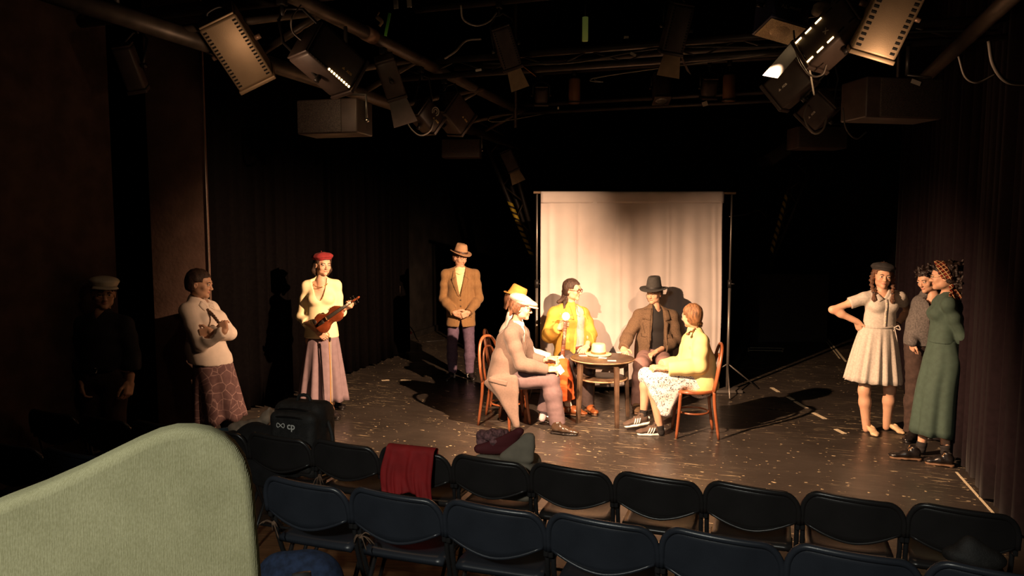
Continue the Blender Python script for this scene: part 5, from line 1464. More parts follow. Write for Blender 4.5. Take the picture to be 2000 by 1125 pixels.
# ------------------------------------------------------------------ bentwood chairs round the table
M_BENT = mat('red_brown_bentwood', (.25, .075, .028), .32, var=.25, vscale=8, stretch=(1, 1, .3), coat=.3)
M_CANE = mat('worn_wooden_seat', (.46, .20, .07), .4, var=.25, vscale=10)
def bentwood(label, c, facing, group='bentwood chairs round the card table'):
    """faces local +y"""
    f = nrm((facing[0], facing[1], 0)); rz = math.atan2(-f[0], f[1])
    t = thing('bentwood_chair', label, 'chair', (c[0], c[1], 0), rz, group)
    def arc(w, z0, z1, lean0, lean1, n=22, sq=2.6):
        P = []
        for k in range(n + 1):
            a = math.pi * k / n; x = -w * math.cos(a); zz = math.sin(a)
            x = math.copysign(abs(math.cos(a)) ** (2 / sq), -math.cos(a)) * w; zz = math.sin(a) ** (2 / sq)
            z = z0 + (z1 - z0) * zz; P.append((x, -.185 - lean0 - (lean1 - lean0) * zz, z))
        return P
    mb = MB(); mb.lathe([(.0, .452), (.15, .452), (.185, .456), (.195, .462), (.19, .466), (.15, .460), (.001, .457)], 28, sy=1.02); mb.build('seat', M_CANE, t, True)
    mb = MB(); mb.tube([(.20 * math.cos(a), .20 * math.sin(a), .452) for a in np.linspace(0, 2 * math.pi, 32, endpoint=False)], .016, 8, closed=True); mb.build('seat_ring', M_BENT, t, True)
    for sx in (-1, 1):
        mb = MB(); mb.tube(bez([(sx * .145, .135, .45), (sx * .155, .15, .25), (sx * .175, .175, 0)], 5), [.017] * 5 + [.0155] * 5 + [.012], 8); mb.build('front_leg', M_BENT, t, True)
        mb = MB(); mb.tube(bez([(sx * .165, -.175, .47), (sx * .168, -.185, .30), (sx * .178, -.225, 0)], 5), [.017] * 5 + [.0155] * 5 + [.012], 8); mb.build('rear_leg', M_BENT, t, True)
    mb = MB(); mb.tube(arc(.175, .46, .905, -.01, .075), .0155, 8); mb.build('back_hoop', M_BENT, t, True)
    mb = MB(); mb.tube(arc(.115, .46, .80, -.01, .055), .012, 8); mb.build('inner_hoop', M_BENT, t, True)
    mb = MB(); mb.tube([(.148 * math.cos(a), .148 * math.sin(a) - .005, .235) for a in np.linspace(0, 2 * math.pi, 28, endpoint=False)], .010, 8, closed=True); mb.build('stretcher_ring', M_BENT, t, True)
    return t
bentwood('red-brown bentwood chair under the man in the taupe coat', (-.06, 7.47), (.80, -.60))
bentwood('red-brown bentwood chair under the girl in the cream sweater', (1.775, 7.14), (-.99, .10))
bentwood('bentwood chair under the player in the tan hat', (-.04, 8.02), (1, -.1))
bentwood('bentwood chair under the man in the mustard jacket', (.70, 8.46), (.05, -1))
bentwood('bentwood chair under the man in the dark grey hat', (1.63, 8.52), (-.08, -1))

# ------------------------------------------------------------------ round card table
M_TABLE = mat('worn_dark_table', (.070, .042, .026), .42, var=.45, vscale=7, bump=.15, bscale=25)
M_TABLEEDGE = mat('scuffed_pale_edge', (.32, .20, .11), .6, var=.4, vscale=12)
TX, TY = .964, 7.80; TZ = float(at(1178, 698, TY)[2])
t = thing('round_table', 'small round dark wooden table with a lower shelf', 'table', (TX, TY, 0))
mb = MB(); mb.lathe([(.001, TZ - .028), (.325, TZ - .028), (.335, TZ - .022), (.337, TZ - .010), (.333, TZ - .002), (.325, TZ), (.001, TZ)], 48, (TX, TY, 0)); mb.build('tabletop', M_TABLE, t)
mb = MB(); mb.tube([(TX + .336 * math.cos(a), TY + .336 * math.sin(a), TZ - .012) for a in np.linspace(0, 6.2832, 56, endpoint=False)], .006, 6, closed=True); mb.build('edge_band', M_TABLEEDGE, t)
mb = MB(); mb.lathe([(.26, TZ - .08), (.268, TZ - .08), (.268, TZ - .028), (.26, TZ - .028)], 40, (TX, TY, 0)); mb.build('apron', M_TABLE, t)
sz = float(at(1184, 736, TY)[2]); mb = MB(); mb.lathe([(.001, sz - .016), (.255, sz - .016), (.262, sz - .008), (.255, sz), (.001, sz)], 40, (TX, TY, 0)); mb.build('shelf', M_TABLE, t)
mb = MB(); mb.tube([(TX + .262 * math.cos(a), TY + .262 * math.sin(a), sz - .008) for a in np.linspace(0, 6.2832, 48, endpoint=False)], .009, 6, closed=True); mb.build('shelf_rim', M_TABLEEDGE, t)
for px in ((1129, 826), (1205, 836), (1155, 805), (1226, 813)):
    p = fl(*px); d = nrm(np.array((TX, TY, 0)) - p); q = p + d * .03; q[2] = TZ - .03
    mb = MB(); R = frame(np.array((d[0], d[1], 0)))
    mb.grid(lambda a, b: p + (q - p) * b + R @ np.array((math.copysign(min(1, abs(math.cos(a * 6.2832)) * 1.5), math.cos(a * 6.2832)) * .021, math.copysign(min(1, abs(math.sin(a * 6.2832)) * 1.5), math.sin(a * 6.2832)) * .021, 0)) * (.85 + .25 * b), 16, 4, 0, closeu=True)
    mb.build('leg', M_TABLE, t)
# things on the table
M_STRAW = mat('cream_straw', (.86, .70, .36), .8, var=.05, vscale=60)
hp_ = at(1169, 688, 7.96); hp_[2] = TZ + .012
t = thing('straw_boater', 'cream straw boater hat with a brown band lying on the table', 'hat', hp_ - (0, 0, .01))
class _G: root = t
hat_fedora(_G, M_STRAW, mat('tan_hat_ribbon', (.22, .10, .035), .6), .150, .112, 0, (0, 0), .98, .94, 0, parent=t, flat=True, at_=hp_, R=np.eye(3), dent=False)
M_CARD = mat('white_playing_card', (.80, .76, .70), .5)
def card(x, y, rz, label, n=1):
    p = fl(x, y, TZ + .0015); R = np.array(Matrix.Rotation(rz, 3, 'Z')); mb = MB(); mb.box(p, (.088, .060, .0012 * n), R); o = mb.solo('playing_card', M_CARD)
    tag(o, label, 'card', 'cards on the round table')
card(1139, 694.5, .05, 'white playing card at the left edge of the round table')
card(1177, 699, -.3, 'white playing card in the middle, just before the straw boater', 1)
card(1195, 704.5, -.1, 'white playing card nearest the front rim of the round table')
card(1212, 688, .15, 'white playing card by the hand of the man in the dark hat')
card(1166, 693.5, .5, 'white playing card half under the brim of the boater')
# cards held by the two left players
for k, (x, y, d, lab) in enumerate([(1094, 722, 7.20, 'playing card held by the man in the taupe coat'), (1098, 702, 7.86, 'playing card held by the player in the tan hat')]):
    p = at(x, y, d); mb = MB(); mb.box(p, (.060, .0015, .088), look(20, 0, 35) ); tag(mb.solo('playing_card', M_CARD), lab, 'card', 'cards held in the hand')

# ------------------------------------------------------------------ violin, bow and banjo
M_VIOLIN = mat('red_brown_violin_varnish', (.20, .045, .015), .22, var=.3, vscale=12, coat=.6)
M_EBONY = mat('ebony', (.02, .015, .012), .3); M_STRING = mat('steel_string', (.6, .55, .45), .3, .8)
def violin():
    a = at(618, 640, 7.76); b = at(701, 581, 7.66); y = nrm(b - a); nrm_up = np.array((.10, -.92, .36)); z = nrm(nrm_up - y * (nrm_up @ y)); x = np.cross(y, z)
    P = lambda u, v, w: a + x * u + y * v + z * w
    t = thing('violin', 'red-brown violin held by the woman in the red beret', 'violin', a)
    prof = [(0, .0), (.012, .06), (.05, .098), (.09, .103), (.13, .088), (.155, .066), (.19, .056), (.22, .060), (.235, .075), (.27, .083), (.31, .076), (.345, .045), (.356, .02), (.358, 0)]
    vs = np.linspace(0, .358, 46); w = np.interp(vs, [p[0] for p in prof], [p[1] for p in prof]); 
    def body(q, r):
        ang = q * 2 * math.pi; side = 1 if q < .5 else -1
        tt = q * 2 if q < .5 else 2 - q * 2
        v = .358 * (.5 - .5 * math.cos(math.pi * tt)); ww = np.interp(v, vs, w) * side
        return v, ww
    ring = [body(k / 72, 0) for k in range(72)]
    mb = MB(); sec = [(0, .018 + .012), (.55, .018 + .009), (.90, .018 + .002), (1.0, .018), (1.02, .015), (.98, .014), (.98, -.014), (1.02, -.015), (1.0, -.018), (.9, -.020), (.5, -.027), (0, -.030)]
    vv = []; ff = []
    for s_, zz in sec:
        for v, ww in ring: vv.append(P(ww * s_, .18 + (v - .18) * (s_ if s_ < 1 else 1.0 + (s_ - 1)), zz))
    n = 72
    for i in range(len(sec) - 1):
        for k in range(n): ff.append((i * n + k, i * n + (k + 1) % n, (i + 1) * n + (k + 1) % n, (i + 1) * n + k))
    mb.add(vv, ff, 0, True); body_o = mb.build('body', M_VIOLIN, t)
    for q in (-1, 1):
        mb = MB(); mb.tube(bez([P(q * .030, .225, .026), P(q * .036, .20, .0255), P(q * .040, .17, .025), P(q * .052, .145, .0235)], 5), .0022, 5); mb.build('f_hole', M_EBONY, body_o)
    mb = MB(); mb.grid(lambda a_, b_: P((a_ - .5) * (.042 - .016 * b_), .17 + .32 * b_ - .0, .037 + .010 * (1 - b_) - .006 * b_), 4, 8, .006); mb.build('fingerboard', M_EBONY, t)
    mb = MB(); mb.tube([P(0, .34, .018), P(0, .40, .021), P(0, .492, .024)], [.017, .013, .012], 8); mb.build('neck', M_VIOLIN, t)
    mb = MB(); mb.tube([P(0, .49, .024), P(0, .55, .014), P(0, .585, .004), P(0, .598, .014), P(0, .590, .024), P(0, .58, .018)], [.012, .011, .011, .010, .008, .006], 8); sc = mb.build('scroll', M_VIOLIN, t)
    for i, q in enumerate((-1, 1, -1, 1)):
        mb = MB(); v = .51 + .018 * i; mb.tube([P(0, v, .016), P(q * .038, v, .016)], .0035, 6); mb.ball(P(q * .043, v, .016), (.004, .009, .009), 8, np.column_stack([x, y, z])); mb.build('peg', M_EBONY, sc)
    mb = MB(); mb.prism([P(-.022, .175, .027), P(.022, .175, .027), P(.019, .175, .052), P(-.019, .175, .056)], .003); mb.build('bridge', mat('pale_maple', (.55, .35, .16), .5), t)
    mb = MB(); mb.grid(lambda a_, b_: P((a_ - .5) * (.022 + .022 * b_), .025 + .105 * b_, .030 + .012 * b_), 4, 4, .006); mb.build('tailpiece', M_EBONY, t)
    for i in range(4):
        q = (i - 1.5); mb = MB(); mb.tube([P(q * .009, .13, .043), P(q * .0105, .175, .055), P(q * .0048, .50, .038)], .0009, 4); mb.build('string', M_STRING, t)
    mb = MB(); mb.ball(P(-.055, .03, .032), (.030, .022, .007), 12, np.column_stack([x, y, z])); mb.build('chin_rest', M_EBONY, t)
violin()
def bow():
    a = at(642, 655, 7.74); b = at(646, 792, 7.68); t = thing('violin_bow', 'long thin violin bow hanging point down from her right hand', 'bow', b)
    M = mat('pale_bow_stick', (.50, .27, .07), .35, coat=.3); d = nrm(b - a); s_ = np.array((1, 0, 0)) - d * d[0]
    mb = MB(); mb.tube(bez([a, a + (b - a) * .5 + s_ * .006, b], 8), .0048, 8); mb.build('stick', M, t)
    mb = MB(); mb.grid(lambda u, v: a + d * .04 + (b - a) * .93 * v + s_ * .020 + np.array((0, .010 * (u - .5), 0)), 3, 8, .002); mb.build('hair', mat('bow_hair', (.75, .62, .38), .6), t)
    mb = MB(); mb.box(a + d * .045 + s_ * .011, (.022, .012, .05), None, bev=.003); mb.build('frog', M_EBONY, t)
    mb = MB(); mb.prism([b - d * .03 + s_ * .002, b + s_ * .003, b - d * .012 + s_ * .022, b - d * .02 + s_ * .02], .008); mb.build('tip', M, t)
bow()
def banjo():
    hd = at(1105, 618, 8.06); ft = at(1097, 706, 8.00); y = nrm(hd - ft); z0 = np.array((.25, -1, .1)); z = nrm(z0 - y * (z0 @ y)); x = np.cross(y, z); L = np.linalg.norm(hd - ft)
    P = lambda u, v, w: ft + x * u + y * v + z * w
    t = thing('small_banjo', 'upright banjo with a dark fretted neck in the hands of the man with glasses', 'banjo', ft)
    mb = MB(); mb.grid(lambda a, b: P((a - .5) * (.046 - .010 * b), .0 + (L - .05) * b, .012), 4, 14, .012); fb = mb.build('fingerboard', mat('rosewood', (.10, .030, .012), .45), t)
    for i in range(12):
        v = .02 + (L - .09) * (1 - .92 ** (i * 1.1)) / (1 - .92 ** 12.1); mb = MB(); mb.tube([P(-.021, v, .0195), P(.021, v, .0195)], .0016, 5); mb.build('fret', M_STRING, fb)
    mb = MB(); mb.tube([P(0, -.02, -.004), P(0, L - .04, -.002)], [.019, .015], 8); mb.build('neck', mat('blond_neck', (.60, .38, .14), .4), t)
    mb = MB(); R = np.column_stack([x, y, z]); mb.ball(P(0, L, .008), (.047, .047, .012), 18, R); h = mb.build('headstock', mat('white_peghead', (.85, .82, .75), .4), t)
    for i, (q, v) in enumerate(((-1, -.02), (-1, .02), (1, -.02), (1, .02))): mb = MB(); mb.tube([P(q * .040, L + v, .006), P(q * .058, L + v, .006)], .003, 6); mb.ball(P(q * .064, L + v, .006), (.008, .006, .006), 8, R); mb.build('peg', M_SILVER, h)
    c = P(-.01, -.06, -.02); mb = MB()
    mb.lathe([(.001, .022), (.098, .022), (.104, .018), (.106, -.02), (.100, -.026), (.001, -.026)], 32, c, R); dr = mb.build('drum', mat('blond_drum_shell', (.62, .40, .10), .4), t)
    mb = MB(); mb.lathe([(.001, .024), (.092, .024), (.094, .021)], 32, c, R); mb.build('drum_skin', mat('cream_skin', (.8, .72, .5), .6), dr)
    for i in range(4): q = i - 1.5; mb = MB(); mb.tube([P(q * .008, -.12, .012), P(q * .007, L - .03, .022)], .0008, 4); mb.build('string', M_STRING, t)
banjo()

# ------------------------------------------------------------------ audience: rows of folding chairs
M_SEAT = mat('dark_navy_plastic', (.026, .030, .040), .33, var=.12, vscale=6, bump=.05, bscale=300, spec=.5)
M_SEAT1 = mat('black_brown_plastic', (.022, .020, .020), .30, var=.12, vscale=6, bump=.05, bscale=300, spec=.5)
M_TUBE = mat('dark_painted_steel', (.05, .048, .05), .35, .6)
def folding_proto(m, nm):
    t = empty('folding_chair', (0, 0, 0)); W = .222
    def zt_(u): a = abs(u); return .762 - .012 * u - (0 if a < .66 else .105 * (1 - math.sqrt(max(0, 1 - ((a - .66) / .34) ** 2))))
    def zb_(u): return .545 + .062 * abs(u) ** 1.7
    def yb(u, z): return -.030 * (1 - u * u) - .18 * (z - .76) * .45
    def pan(a, b):
        u = (a * 2 - 1); u = math.copysign(abs(u) ** .8, u) * .985; zt, zb = zt_(u), zb_(u)
        z = zb + (zt - zb) * b; return (u * W, yb(u, z), z)
    mb = MB(); mb.grid(pan, 22, 8, .010); mb.build('backrest', m, t, True)
    top = [(u * W, yb(u, zt_(u)) - .004, zt_(u)) for u in np.concatenate([-np.cos(np.linspace(0, math.pi, 30))])]
    mb = MB(); mb.tube([(-W, yb(-1, .60), .60), (-W, yb(-1, .63), .63)] + top + [(W, yb(1, .63), .63), (W, yb(1, .60), .60)], .0135, 8); mb.build('top_rim', m, t, True)
    mb = MB(); mb.tube([(u * W * .93, yb(u, zb_(u)) - .004, zb_(u)) for u in np.linspace(-1, 1, 16)], .0075, 6); mb.build('lower_rim', m, t, True)
    for q in (-1, 1):
        mb = MB(); mb.tube(bez([(q * W * .97, .060, .63), (q * W * .97, .070, .48), (q * W * .96, .16, .25), (q * W * .96, .33, 0)], 5), .0115, 8); mb.build('front_leg', M_TUBE, t, True)
        mb = MB(); mb.tube([(q * W * .86, .20, .45), (q * W * .86, .02, .18), (q * W * .86, -.10, 0)], .0115, 8); mb.build('rear_leg', M_TUBE, t, True)
        mb = MB(); mb.box((q * W * .985, .045, .60), (.022, .05, .075), None, bev=.006); mb.build('hinge_bracket', M_TUBE, t, True)
        mb = MB(); mb.box((q * (W + .004), .052, .575), (.014, .03, .016), None, bev=.002); mb.build('link_clip', M_STEEL, t, True)
    def seat(a, b): u = a * 2 - 1; return (u * .196 * (1 - .10 * (b > .85) * (b - .85) / .15), .055 + .40 * b, .455 - .018 * (1 - u * u) * math.sin(b * math.pi) - (.010 if b < .02 else 0))
    mb = MB(); mb.grid(seat, 12, 10, .026); mb.build('seat', m, t, True)
    mb = MB(); mb.tube([(-W * .86, .02, .18), (W * .86, .02, .18)], .009, 8); mb.build('crossbar', M_TUBE, t, True)
    return t
proto = {1: folding_proto(M_SEAT1, 'a'), 2: folding_proto(M_SEAT, 'b')}
used = {1: False, 2: False}
RZ = -TH
def place_chair(row, k, label):
    base = np.array((-.99, 4.285, 0)) if row == 1 else np.array((-.945, 3.30, .115))
    d = np.array((math.cos(TH), -math.sin(TH), 0)) * .4585; p = base + d * k
    o = proto[row] if not used[row] else copy_tree(proto[row]); used[row] = True
    o.location = tuple(p); o.rotation_euler = (0, 0, RZ + random.uniform(-.02, .02))
    tag(o, label, 'chair', 'folding chairs in the front row' if row == 1 else 'folding chairs in the second row'); return p
L1 = {-5: 'front-row folding chair farthest left, in the dark below the boy', -4: 'front-row folding chair in the dark just left of the green seat edge', -3: 'front-row folding chair hidden behind the top of the green seat', -2: 'front-row folding chair under the dark coats',
      -1: 'front-row folding chair carrying the black backpack', 0: 'front-row black folding chair just left of the red cloth', 1: 'front-row folding chair with the red cloth over its back', 2: 'front-row folding chair with the grey tote bag on its seat',
      3: 'front-row black folding chair right of the tote bag', 4: 'front-row black folding chair below the sneakers of the sweater girl', 5: 'front-row black folding chair, third from the right', 6: 'front-row black folding chair, second from the right', 7: 'front-row black folding chair at the right edge of the picture'}
for k in range(-5, 8): place_chair(1, k, L1[k])
L2 = {-4: 'second-row folding chair at the left picture edge behind the green seat', -3: 'second-row folding chair in the dark left of the green seat', -2: 'second-row folding chair wholly behind the green seat', -1: 'second-row folding chair behind the right flank of the green seat',
      0: 'second-row navy folding chair right beside the green seat', 1: 'second-row navy folding chair directly behind the red cloth', 2: 'second-row navy folding chair behind the tote bag', 3: 'second-row navy folding chair, fourth from the green seat',
      4: 'second-row navy folding chair, fifth from the green seat', 5: 'second-row navy folding chair, sixth from the green seat', 6: 'second-row navy folding chair in the bottom right corner'}
for k in (-4, -3, 0, 1, 2, 3, 4, 5, 6): place_chair(2, k, L2[k])
# ------------------------------------------------------------------ text helper (flat print)
def text_mesh(body, size, extrude=.0006, bold=0.0):
    cu = bpy.data.curves.new('lettering', 'FONT'); cu.body = body; cu.size = size; cu.extrude = extrude; cu.align_x = 'CENTER'; cu.align_y = 'CENTER'; cu.offset = bold; cu.resolution_u = 3
    o = bpy.data.objects.new('lettering', cu); COL.objects.link(o)
    dg = bpy.context.evaluated_depsgraph_get(); me = bpy.data.meshes.new_from_object(o.evaluated_get(dg))
    bpy.data.objects.remove(o); bpy.data.curves.remove(cu); return me
def put_text(name, body, size, M, m, parent, bold=0.0):
    me = text_mesh(body, size, .0008, bold); me.materials.clear(); me.materials.append(m)
    me.transform(chain(parent).inverted() @ M); return link(name, me, parent)
def basis(x, y, o):
    x = nrm(x); z = nrm(np.cross(x, y)); y = np.cross(z, x)
    return Matrix(((x[0], y[0], z[0], o[0]), (x[1], y[1], z[1], o[1]), (x[2], y[2], z[2], o[2]), (0, 0, 0, 1)))

# ------------------------------------------------------------------ pale green seat in the foreground
def green_weave():
    m = bpy.data.materials.new('pale_green_woven_upholstery'); m.use_nodes = True; nt = m.node_tree; b = nt.nodes['Principled BSDF']
    tc = nt.nodes.new('ShaderNodeTexCoord'); v = tc.outputs['Object']
    w1 = n_wave(nt, n_map(nt, v, (1, 1, .25)), 190, 'X', 3.0); ns = n_noise(nt, n_map(nt, v, (1, 1, .45)), 420, 2)
    f_ = n_math(nt, 'ADD', n_math(nt, 'MULTIPLY', w1, .45), n_math(nt, 'MULTIPLY', ns, .55))
    c = n_ramp(nt, f_, [(.25, (.25, .235, .125)), (.75, (.46, .44, .28))])
    blot = n_ramp(nt, n_noise(nt, v, 14, 4), [(.35, (.86, .86, .84)), (.65, (1, 1, 1))])
    wear = n_ramp(nt, n_noise(nt, n_map(nt, v, (1, 1, 1), (0, .7, 0)), 38, 5, .7), [(.66, (1, 1, 1)), (.72, (.72, .70, .66))])
    nt.links.new(n_mix(nt, 1.0, n_mix(nt, 1.0, c, blot, 'MULTIPLY'), wear, 'MULTIPLY'), b.inputs['Base Color'])
    b.inputs['Roughness'].default_value = .95; b.inputs['Specular IOR Level'].default_value = .1
    bp = nt.nodes.new('ShaderNodeBump'); bp.inputs['Strength'].default_value = .5; bp.inputs['Distance'].default_value = .0015
    nt.links.new(f_, bp.inputs['Height']); nt.links.new(bp.outputs[0], b.inputs['Normal']); return m
def green_seat():
    o0 = at(360, 838, 1.14); n = nrm(np.array((.42, -1.0, .06)))
    def pl(x, y): r = ray(x, y); e = np.array((0, 0, HCAM)); k = ((o0 - e) @ n) / (r @ n); return e + r * k
    px = [(-150, 1048), (0, 984), (80, 953), (160, 918), (225, 886), (270, 864), (310, 847), (345, 838.5), (380, 838), (412, 843), (440, 855), (462, 872), (480, 897), (492, 930), (498, 965), (501, 1000), (505, 1050), (510, 1110), (516, 1190), (522, 1300), (490, 1360), (-100, 1420), (-150, 1380)]
    P = [pl(x, y) for x, y in px]; base = np.mean(P, 0)
    fz = .86; t = thing('upholstered_seat', 'pale green woven seat back with a rounded corner in the near left foreground', 'seat', (base[0], base[1] + .1, fz))
    bm = bmesh.new(); inv = chain(t).inverted()
    vs = [bm.verts.new(inv @ Vector(p)) for p in P]; f0 = bm.faces.new(vs); bm.normal_update()
    back = -n if True else n
    ex = bmesh.ops.extrude_face_region(bm, geom=[f0]); nv = [g for g in ex['geom'] if isinstance(g, bmesh.types.BMVert)]
    bmesh.ops.translate(bm, verts=nv, vec=Vector(-n * .065)); bmesh.ops.recalc_face_normals(bm, faces=bm.faces)
    eds = [e for e in bm.edges if len(e.link_faces) == 2 and max(len(f.verts) for f in e.link_faces) > 10]
    bmesh.ops.bevel(bm, geom=eds, offset=.016, segments=4, affect='EDGES', profile=.5)
    me = bpy.data.meshes.new('seat_back'); bm.to_mesh(me); bm.free()
    for p in me.polygons: p.use_smooth = len(p.vertices) < 8
    G = green_weave(); me.materials.append(G); link('seat_back', me, t)
    # seat cushion and legs, below the frame of the picture
    R = frame(-n * np.array((1, 1, 0))); c = base + n * .30; c = np.array((c[0], c[1], fz + .42))
    mb = MB(); mb.box(c, (.5, .5, .11), R, bev=.03); mb.build('seat_cushion', G, t)
    for sx in (-1, 1):
        for sy in (-1, 1):
            q = c + R @ np.array((sx * .22, sy * .22, 0)); mb = MB(); mb.tube([(q[0], q[1], fz), (q[0], q[1], c[2])], .018, 8); mb.build('leg', M_TUBE, t)
        q = c + R @ np.array((sx * .2, .22, 0)); mb = MB(); mb.tube([q, q + np.array((0, 0, .20)) - n * .06], .016, 8); mb.build('back_post', M_TUBE, t)
green_seat()
w = MB(); rbx(w, -7, 4, -1.2, 2.15, .115, .46, bev=.004); struct('trim_2', w, M_BLACK)
w = MB(); rbx(w, -7, 4, -1.2, 1.75, .46, .86, bev=.004); struct('trim_3', w, M_BLACK)

# ------------------------------------------------------------------ clothes and bags on the seats
M_BAGBLK = mat('black_nylon', (.018, .016, .015), .7, var=.3, vscale=30, bump=.2, bscale=150)
M_PRINTW = mat('white_print', (.72, .70, .66), .6)
def backpack():
    c = at(595, 826, 4.62); z0 = .475; c[2] = z0 + .235; t = thing('backpack', 'black backpack with white lettering standing on a front-row seat', 'backpack', (c[0], c[1], z0))
    R = RR; P = lambda a, b, d: c + R @ np.array((a, b, d))
    F = SDF(c - .36, c + .36, .009); F.rbox(c, (.185, .10, .235), .07, R, .03); F.rbox(P(0, -.10, -.02), (.165, .055, .205), .045, R, .02); F.wrinkle(.006, 24, 3)
    b = F.build('body', M_BAGBLK, t)
    G = SDF(c - .36, c + .36, .009); G.rbox(P(0, -.145, -.085), (.145, .030, .105), .028, R, .02); G.wrinkle(.006, 26, 4); pk = G.build('front_pocket', M_BAGBLK, t)
    for zz, nm in ((.150, 'upper_zip'), (.19, 'top_zip')):
        mb = MB(); mb.tube(bez([P(-.17, -.06, zz - .03), P(-.12, -.14 if zz < .16 else -.10, zz), P(0, -.158 if zz < .16 else -.112, zz + .012), P(.12, -.14 if zz < .16 else -.10, zz), P(.17, -.06, zz - .03)], 6), .006, 6); mb.build(nm, M_BLACKLEATHER, t)
    mb = MB(); mb.tube(bez([P(-.05, -.0, .225), P(-.03, -.0, .262), P(.03, .0, .262), P(.05, .0, .225)], 6), .011, 8); mb.build('handle', M_BAGBLK, t)
    mb = MB(); mb.tube(bez([P(.185, -.02, .12), P(.235, -.05, .02), P(.225, -.06, -.10), P(.245, -.06, -.20)], 6), .013, 6); mb.build('shoulder_strap', M_BAGBLK, t)
    fx = R @ np.array((1, 0, 0)); hh = min((R.T @ (F.hit(P(q_, -.35, .105), R @ np.array((0, 1, 0)), .5) - c))[1] for q_ in (-.09, -.05, 0, .05)); o = P(-.02, hh - .003, .105)
    # the mark: a figure-eight loop and two letters
    mb = MB(); mb.tube([o + fx * (.028 * math.sin(a) - .045) + np.array((0, 0, .013 * math.sin(2 * a))) for a in np.linspace(0, 6.2832, 40, endpoint=False)], .0028, 6, closed=True); mb.build('loop_mark', M_PRINTW, t)
    put_text('lettering', 'cp', .062, basis(fx, (0, 0, 1), o + fx * .030), M_PRINTW, t, .001)
    mb = MB(); mb.box(P(-.03, -.115, .150), (.012, .004, .014), R); mb.build('zip_tag', mat('yellow_tag', (.7, .55, .05), .5), t)
backpack()
def heap(name, label, cat, m, blobs, h=.011, wr=.010, fr=22, seed=1, group=None):
    """cloth heap from (photo x, y, distance, radii) lumps"""
    C = [(at(x, y, d), r) for x, y, d, r in blobs]; lo = np.min([c - np.max(r) for c, r in C], 0) - .06; hi = np.max([c + np.max(r) for c, r in C], 0) + .06
    F = SDF(lo, hi, h)
    for c, r in C: F.ell(c, r, RR, .05)
    F.wrinkle(wr, fr, seed); V, Q = F.nets(); o = np.array(((V[:, 0].min() + V[:, 0].max()) / 2, (V[:, 1].min() + V[:, 1].max()) / 2, V[:, 2].min()))
    ob = link(name, np_mesh(name, V - o, Q, m)); ob.location = tuple(o); tag(ob, label, cat, group); return ob
heap('dark_coat', 'black coat heaped over the front-row seat beside the backpack', 'coat', mat('black_wool', (.010, .009, .010), .95, var=.3, vscale=20),
     [(500, 868, 4.66, (.16, .14, .14)), (555, 862, 4.62, (.16, .12, .12)), (450, 872, 4.80, (.14, .12, .10)), (520, 905, 4.56, (.16, .05, .16)), (575, 895, 4.50, (.10, .04, .13))], seed=4)
heap('beige_garment', 'crumpled beige garment lying on top of the black coat', 'clothing', mat('beige_cloth', (.40, .30, .22), .9, var=.2, vscale=14),
     [(468, 838, 4.86, (.07, .06, .028)), (495, 830, 4.86, (.08, .07, .035)), (522, 817, 4.88, (.055, .05, .055)), (528, 808, 4.88, (.022, .03, .05))], h=.007, wr=.018, fr=46, seed=6)
heap('blue_garment', 'small heap of blue cloth beside the top of the green seat', 'clothing', mat('teal_blue_cloth', (.03, .09, .14), .9, var=.2),
     [(440, 846, 4.92, (.09, .06, .035)), (462, 850, 4.9, (.05, .05, .03))], h=.009, wr=.008, fr=36, seed=7)
heap('blue_jeans', 'blue denim jeans lying behind the second-row chair beside the green seat', 'jeans', mat('blue_denim', (.016, .030, .075), .9, var=.35, vscale=40, bump=.3, bscale=300),
     [(560, 1125, 2.98, (.13, .08, .10)), (610, 1118, 2.98, (.10, .07, .09)), (635, 1150, 2.98, (.08, .07, .12)), (540, 1180, 3.0, (.16, .1, .16)), (600, 1210, 3.02, (.16, .1, .20))], h=.008, wr=.007, fr=34, seed=8)
heap('black_garment', 'black cloth bundled on the right end chair of the front row', 'clothing', M_BAGBLK, [(1890, 1085, 3.05, (.10, .06, .05)), (1925, 1092, 3.05, (.08, .06, .04)), (1893, 1072, 3.05, (.035, .03, .05))], h=.009, wr=.006, fr=36, seed=9)
# red cloth hung over a chair back
p = np.array((-.99, 4.285, 0)) + np.array((math.cos(TH), -math.sin(TH), 0)) * .4585 * 1
def red(a, b):
    x = (a - .5) * (.285 + .05 * b) - .012 + .010 * math.sin(b * 7) ; f_ = .010 * math.sin(a * 17 + b * 2.5) + .007 * math.sin(a * 31 + 2 - b * 4)
    if b < .18: y, z = .004, .66 + (.785 - .66) * (b / .18)
    elif b < .28: k = (b - .18) / .10; y, z = .004 - .066 * k, .785 + .016 * math.sin(k * math.pi)
    else: k = (b - .28) / .72; y, z = -.062 - .022 * k - abs(f_) * k * 1.6, .785 - (.255 + .11 * max(0, (a - .72) / .28) + .02 * math.sin(a * 9)) * k
    return p + RR @ np.array((x, y + f_ * .3 * (b > .3), z))
mb = MB(); mb.grid(red, 46, 34, .004); o = mb.solo('red_cloth', mat('red_cotton', (.34, .012, .014), .8, var=.15, vscale=10)); tag(o, 'red cloth draped over the back of a front-row chair', 'cloth')
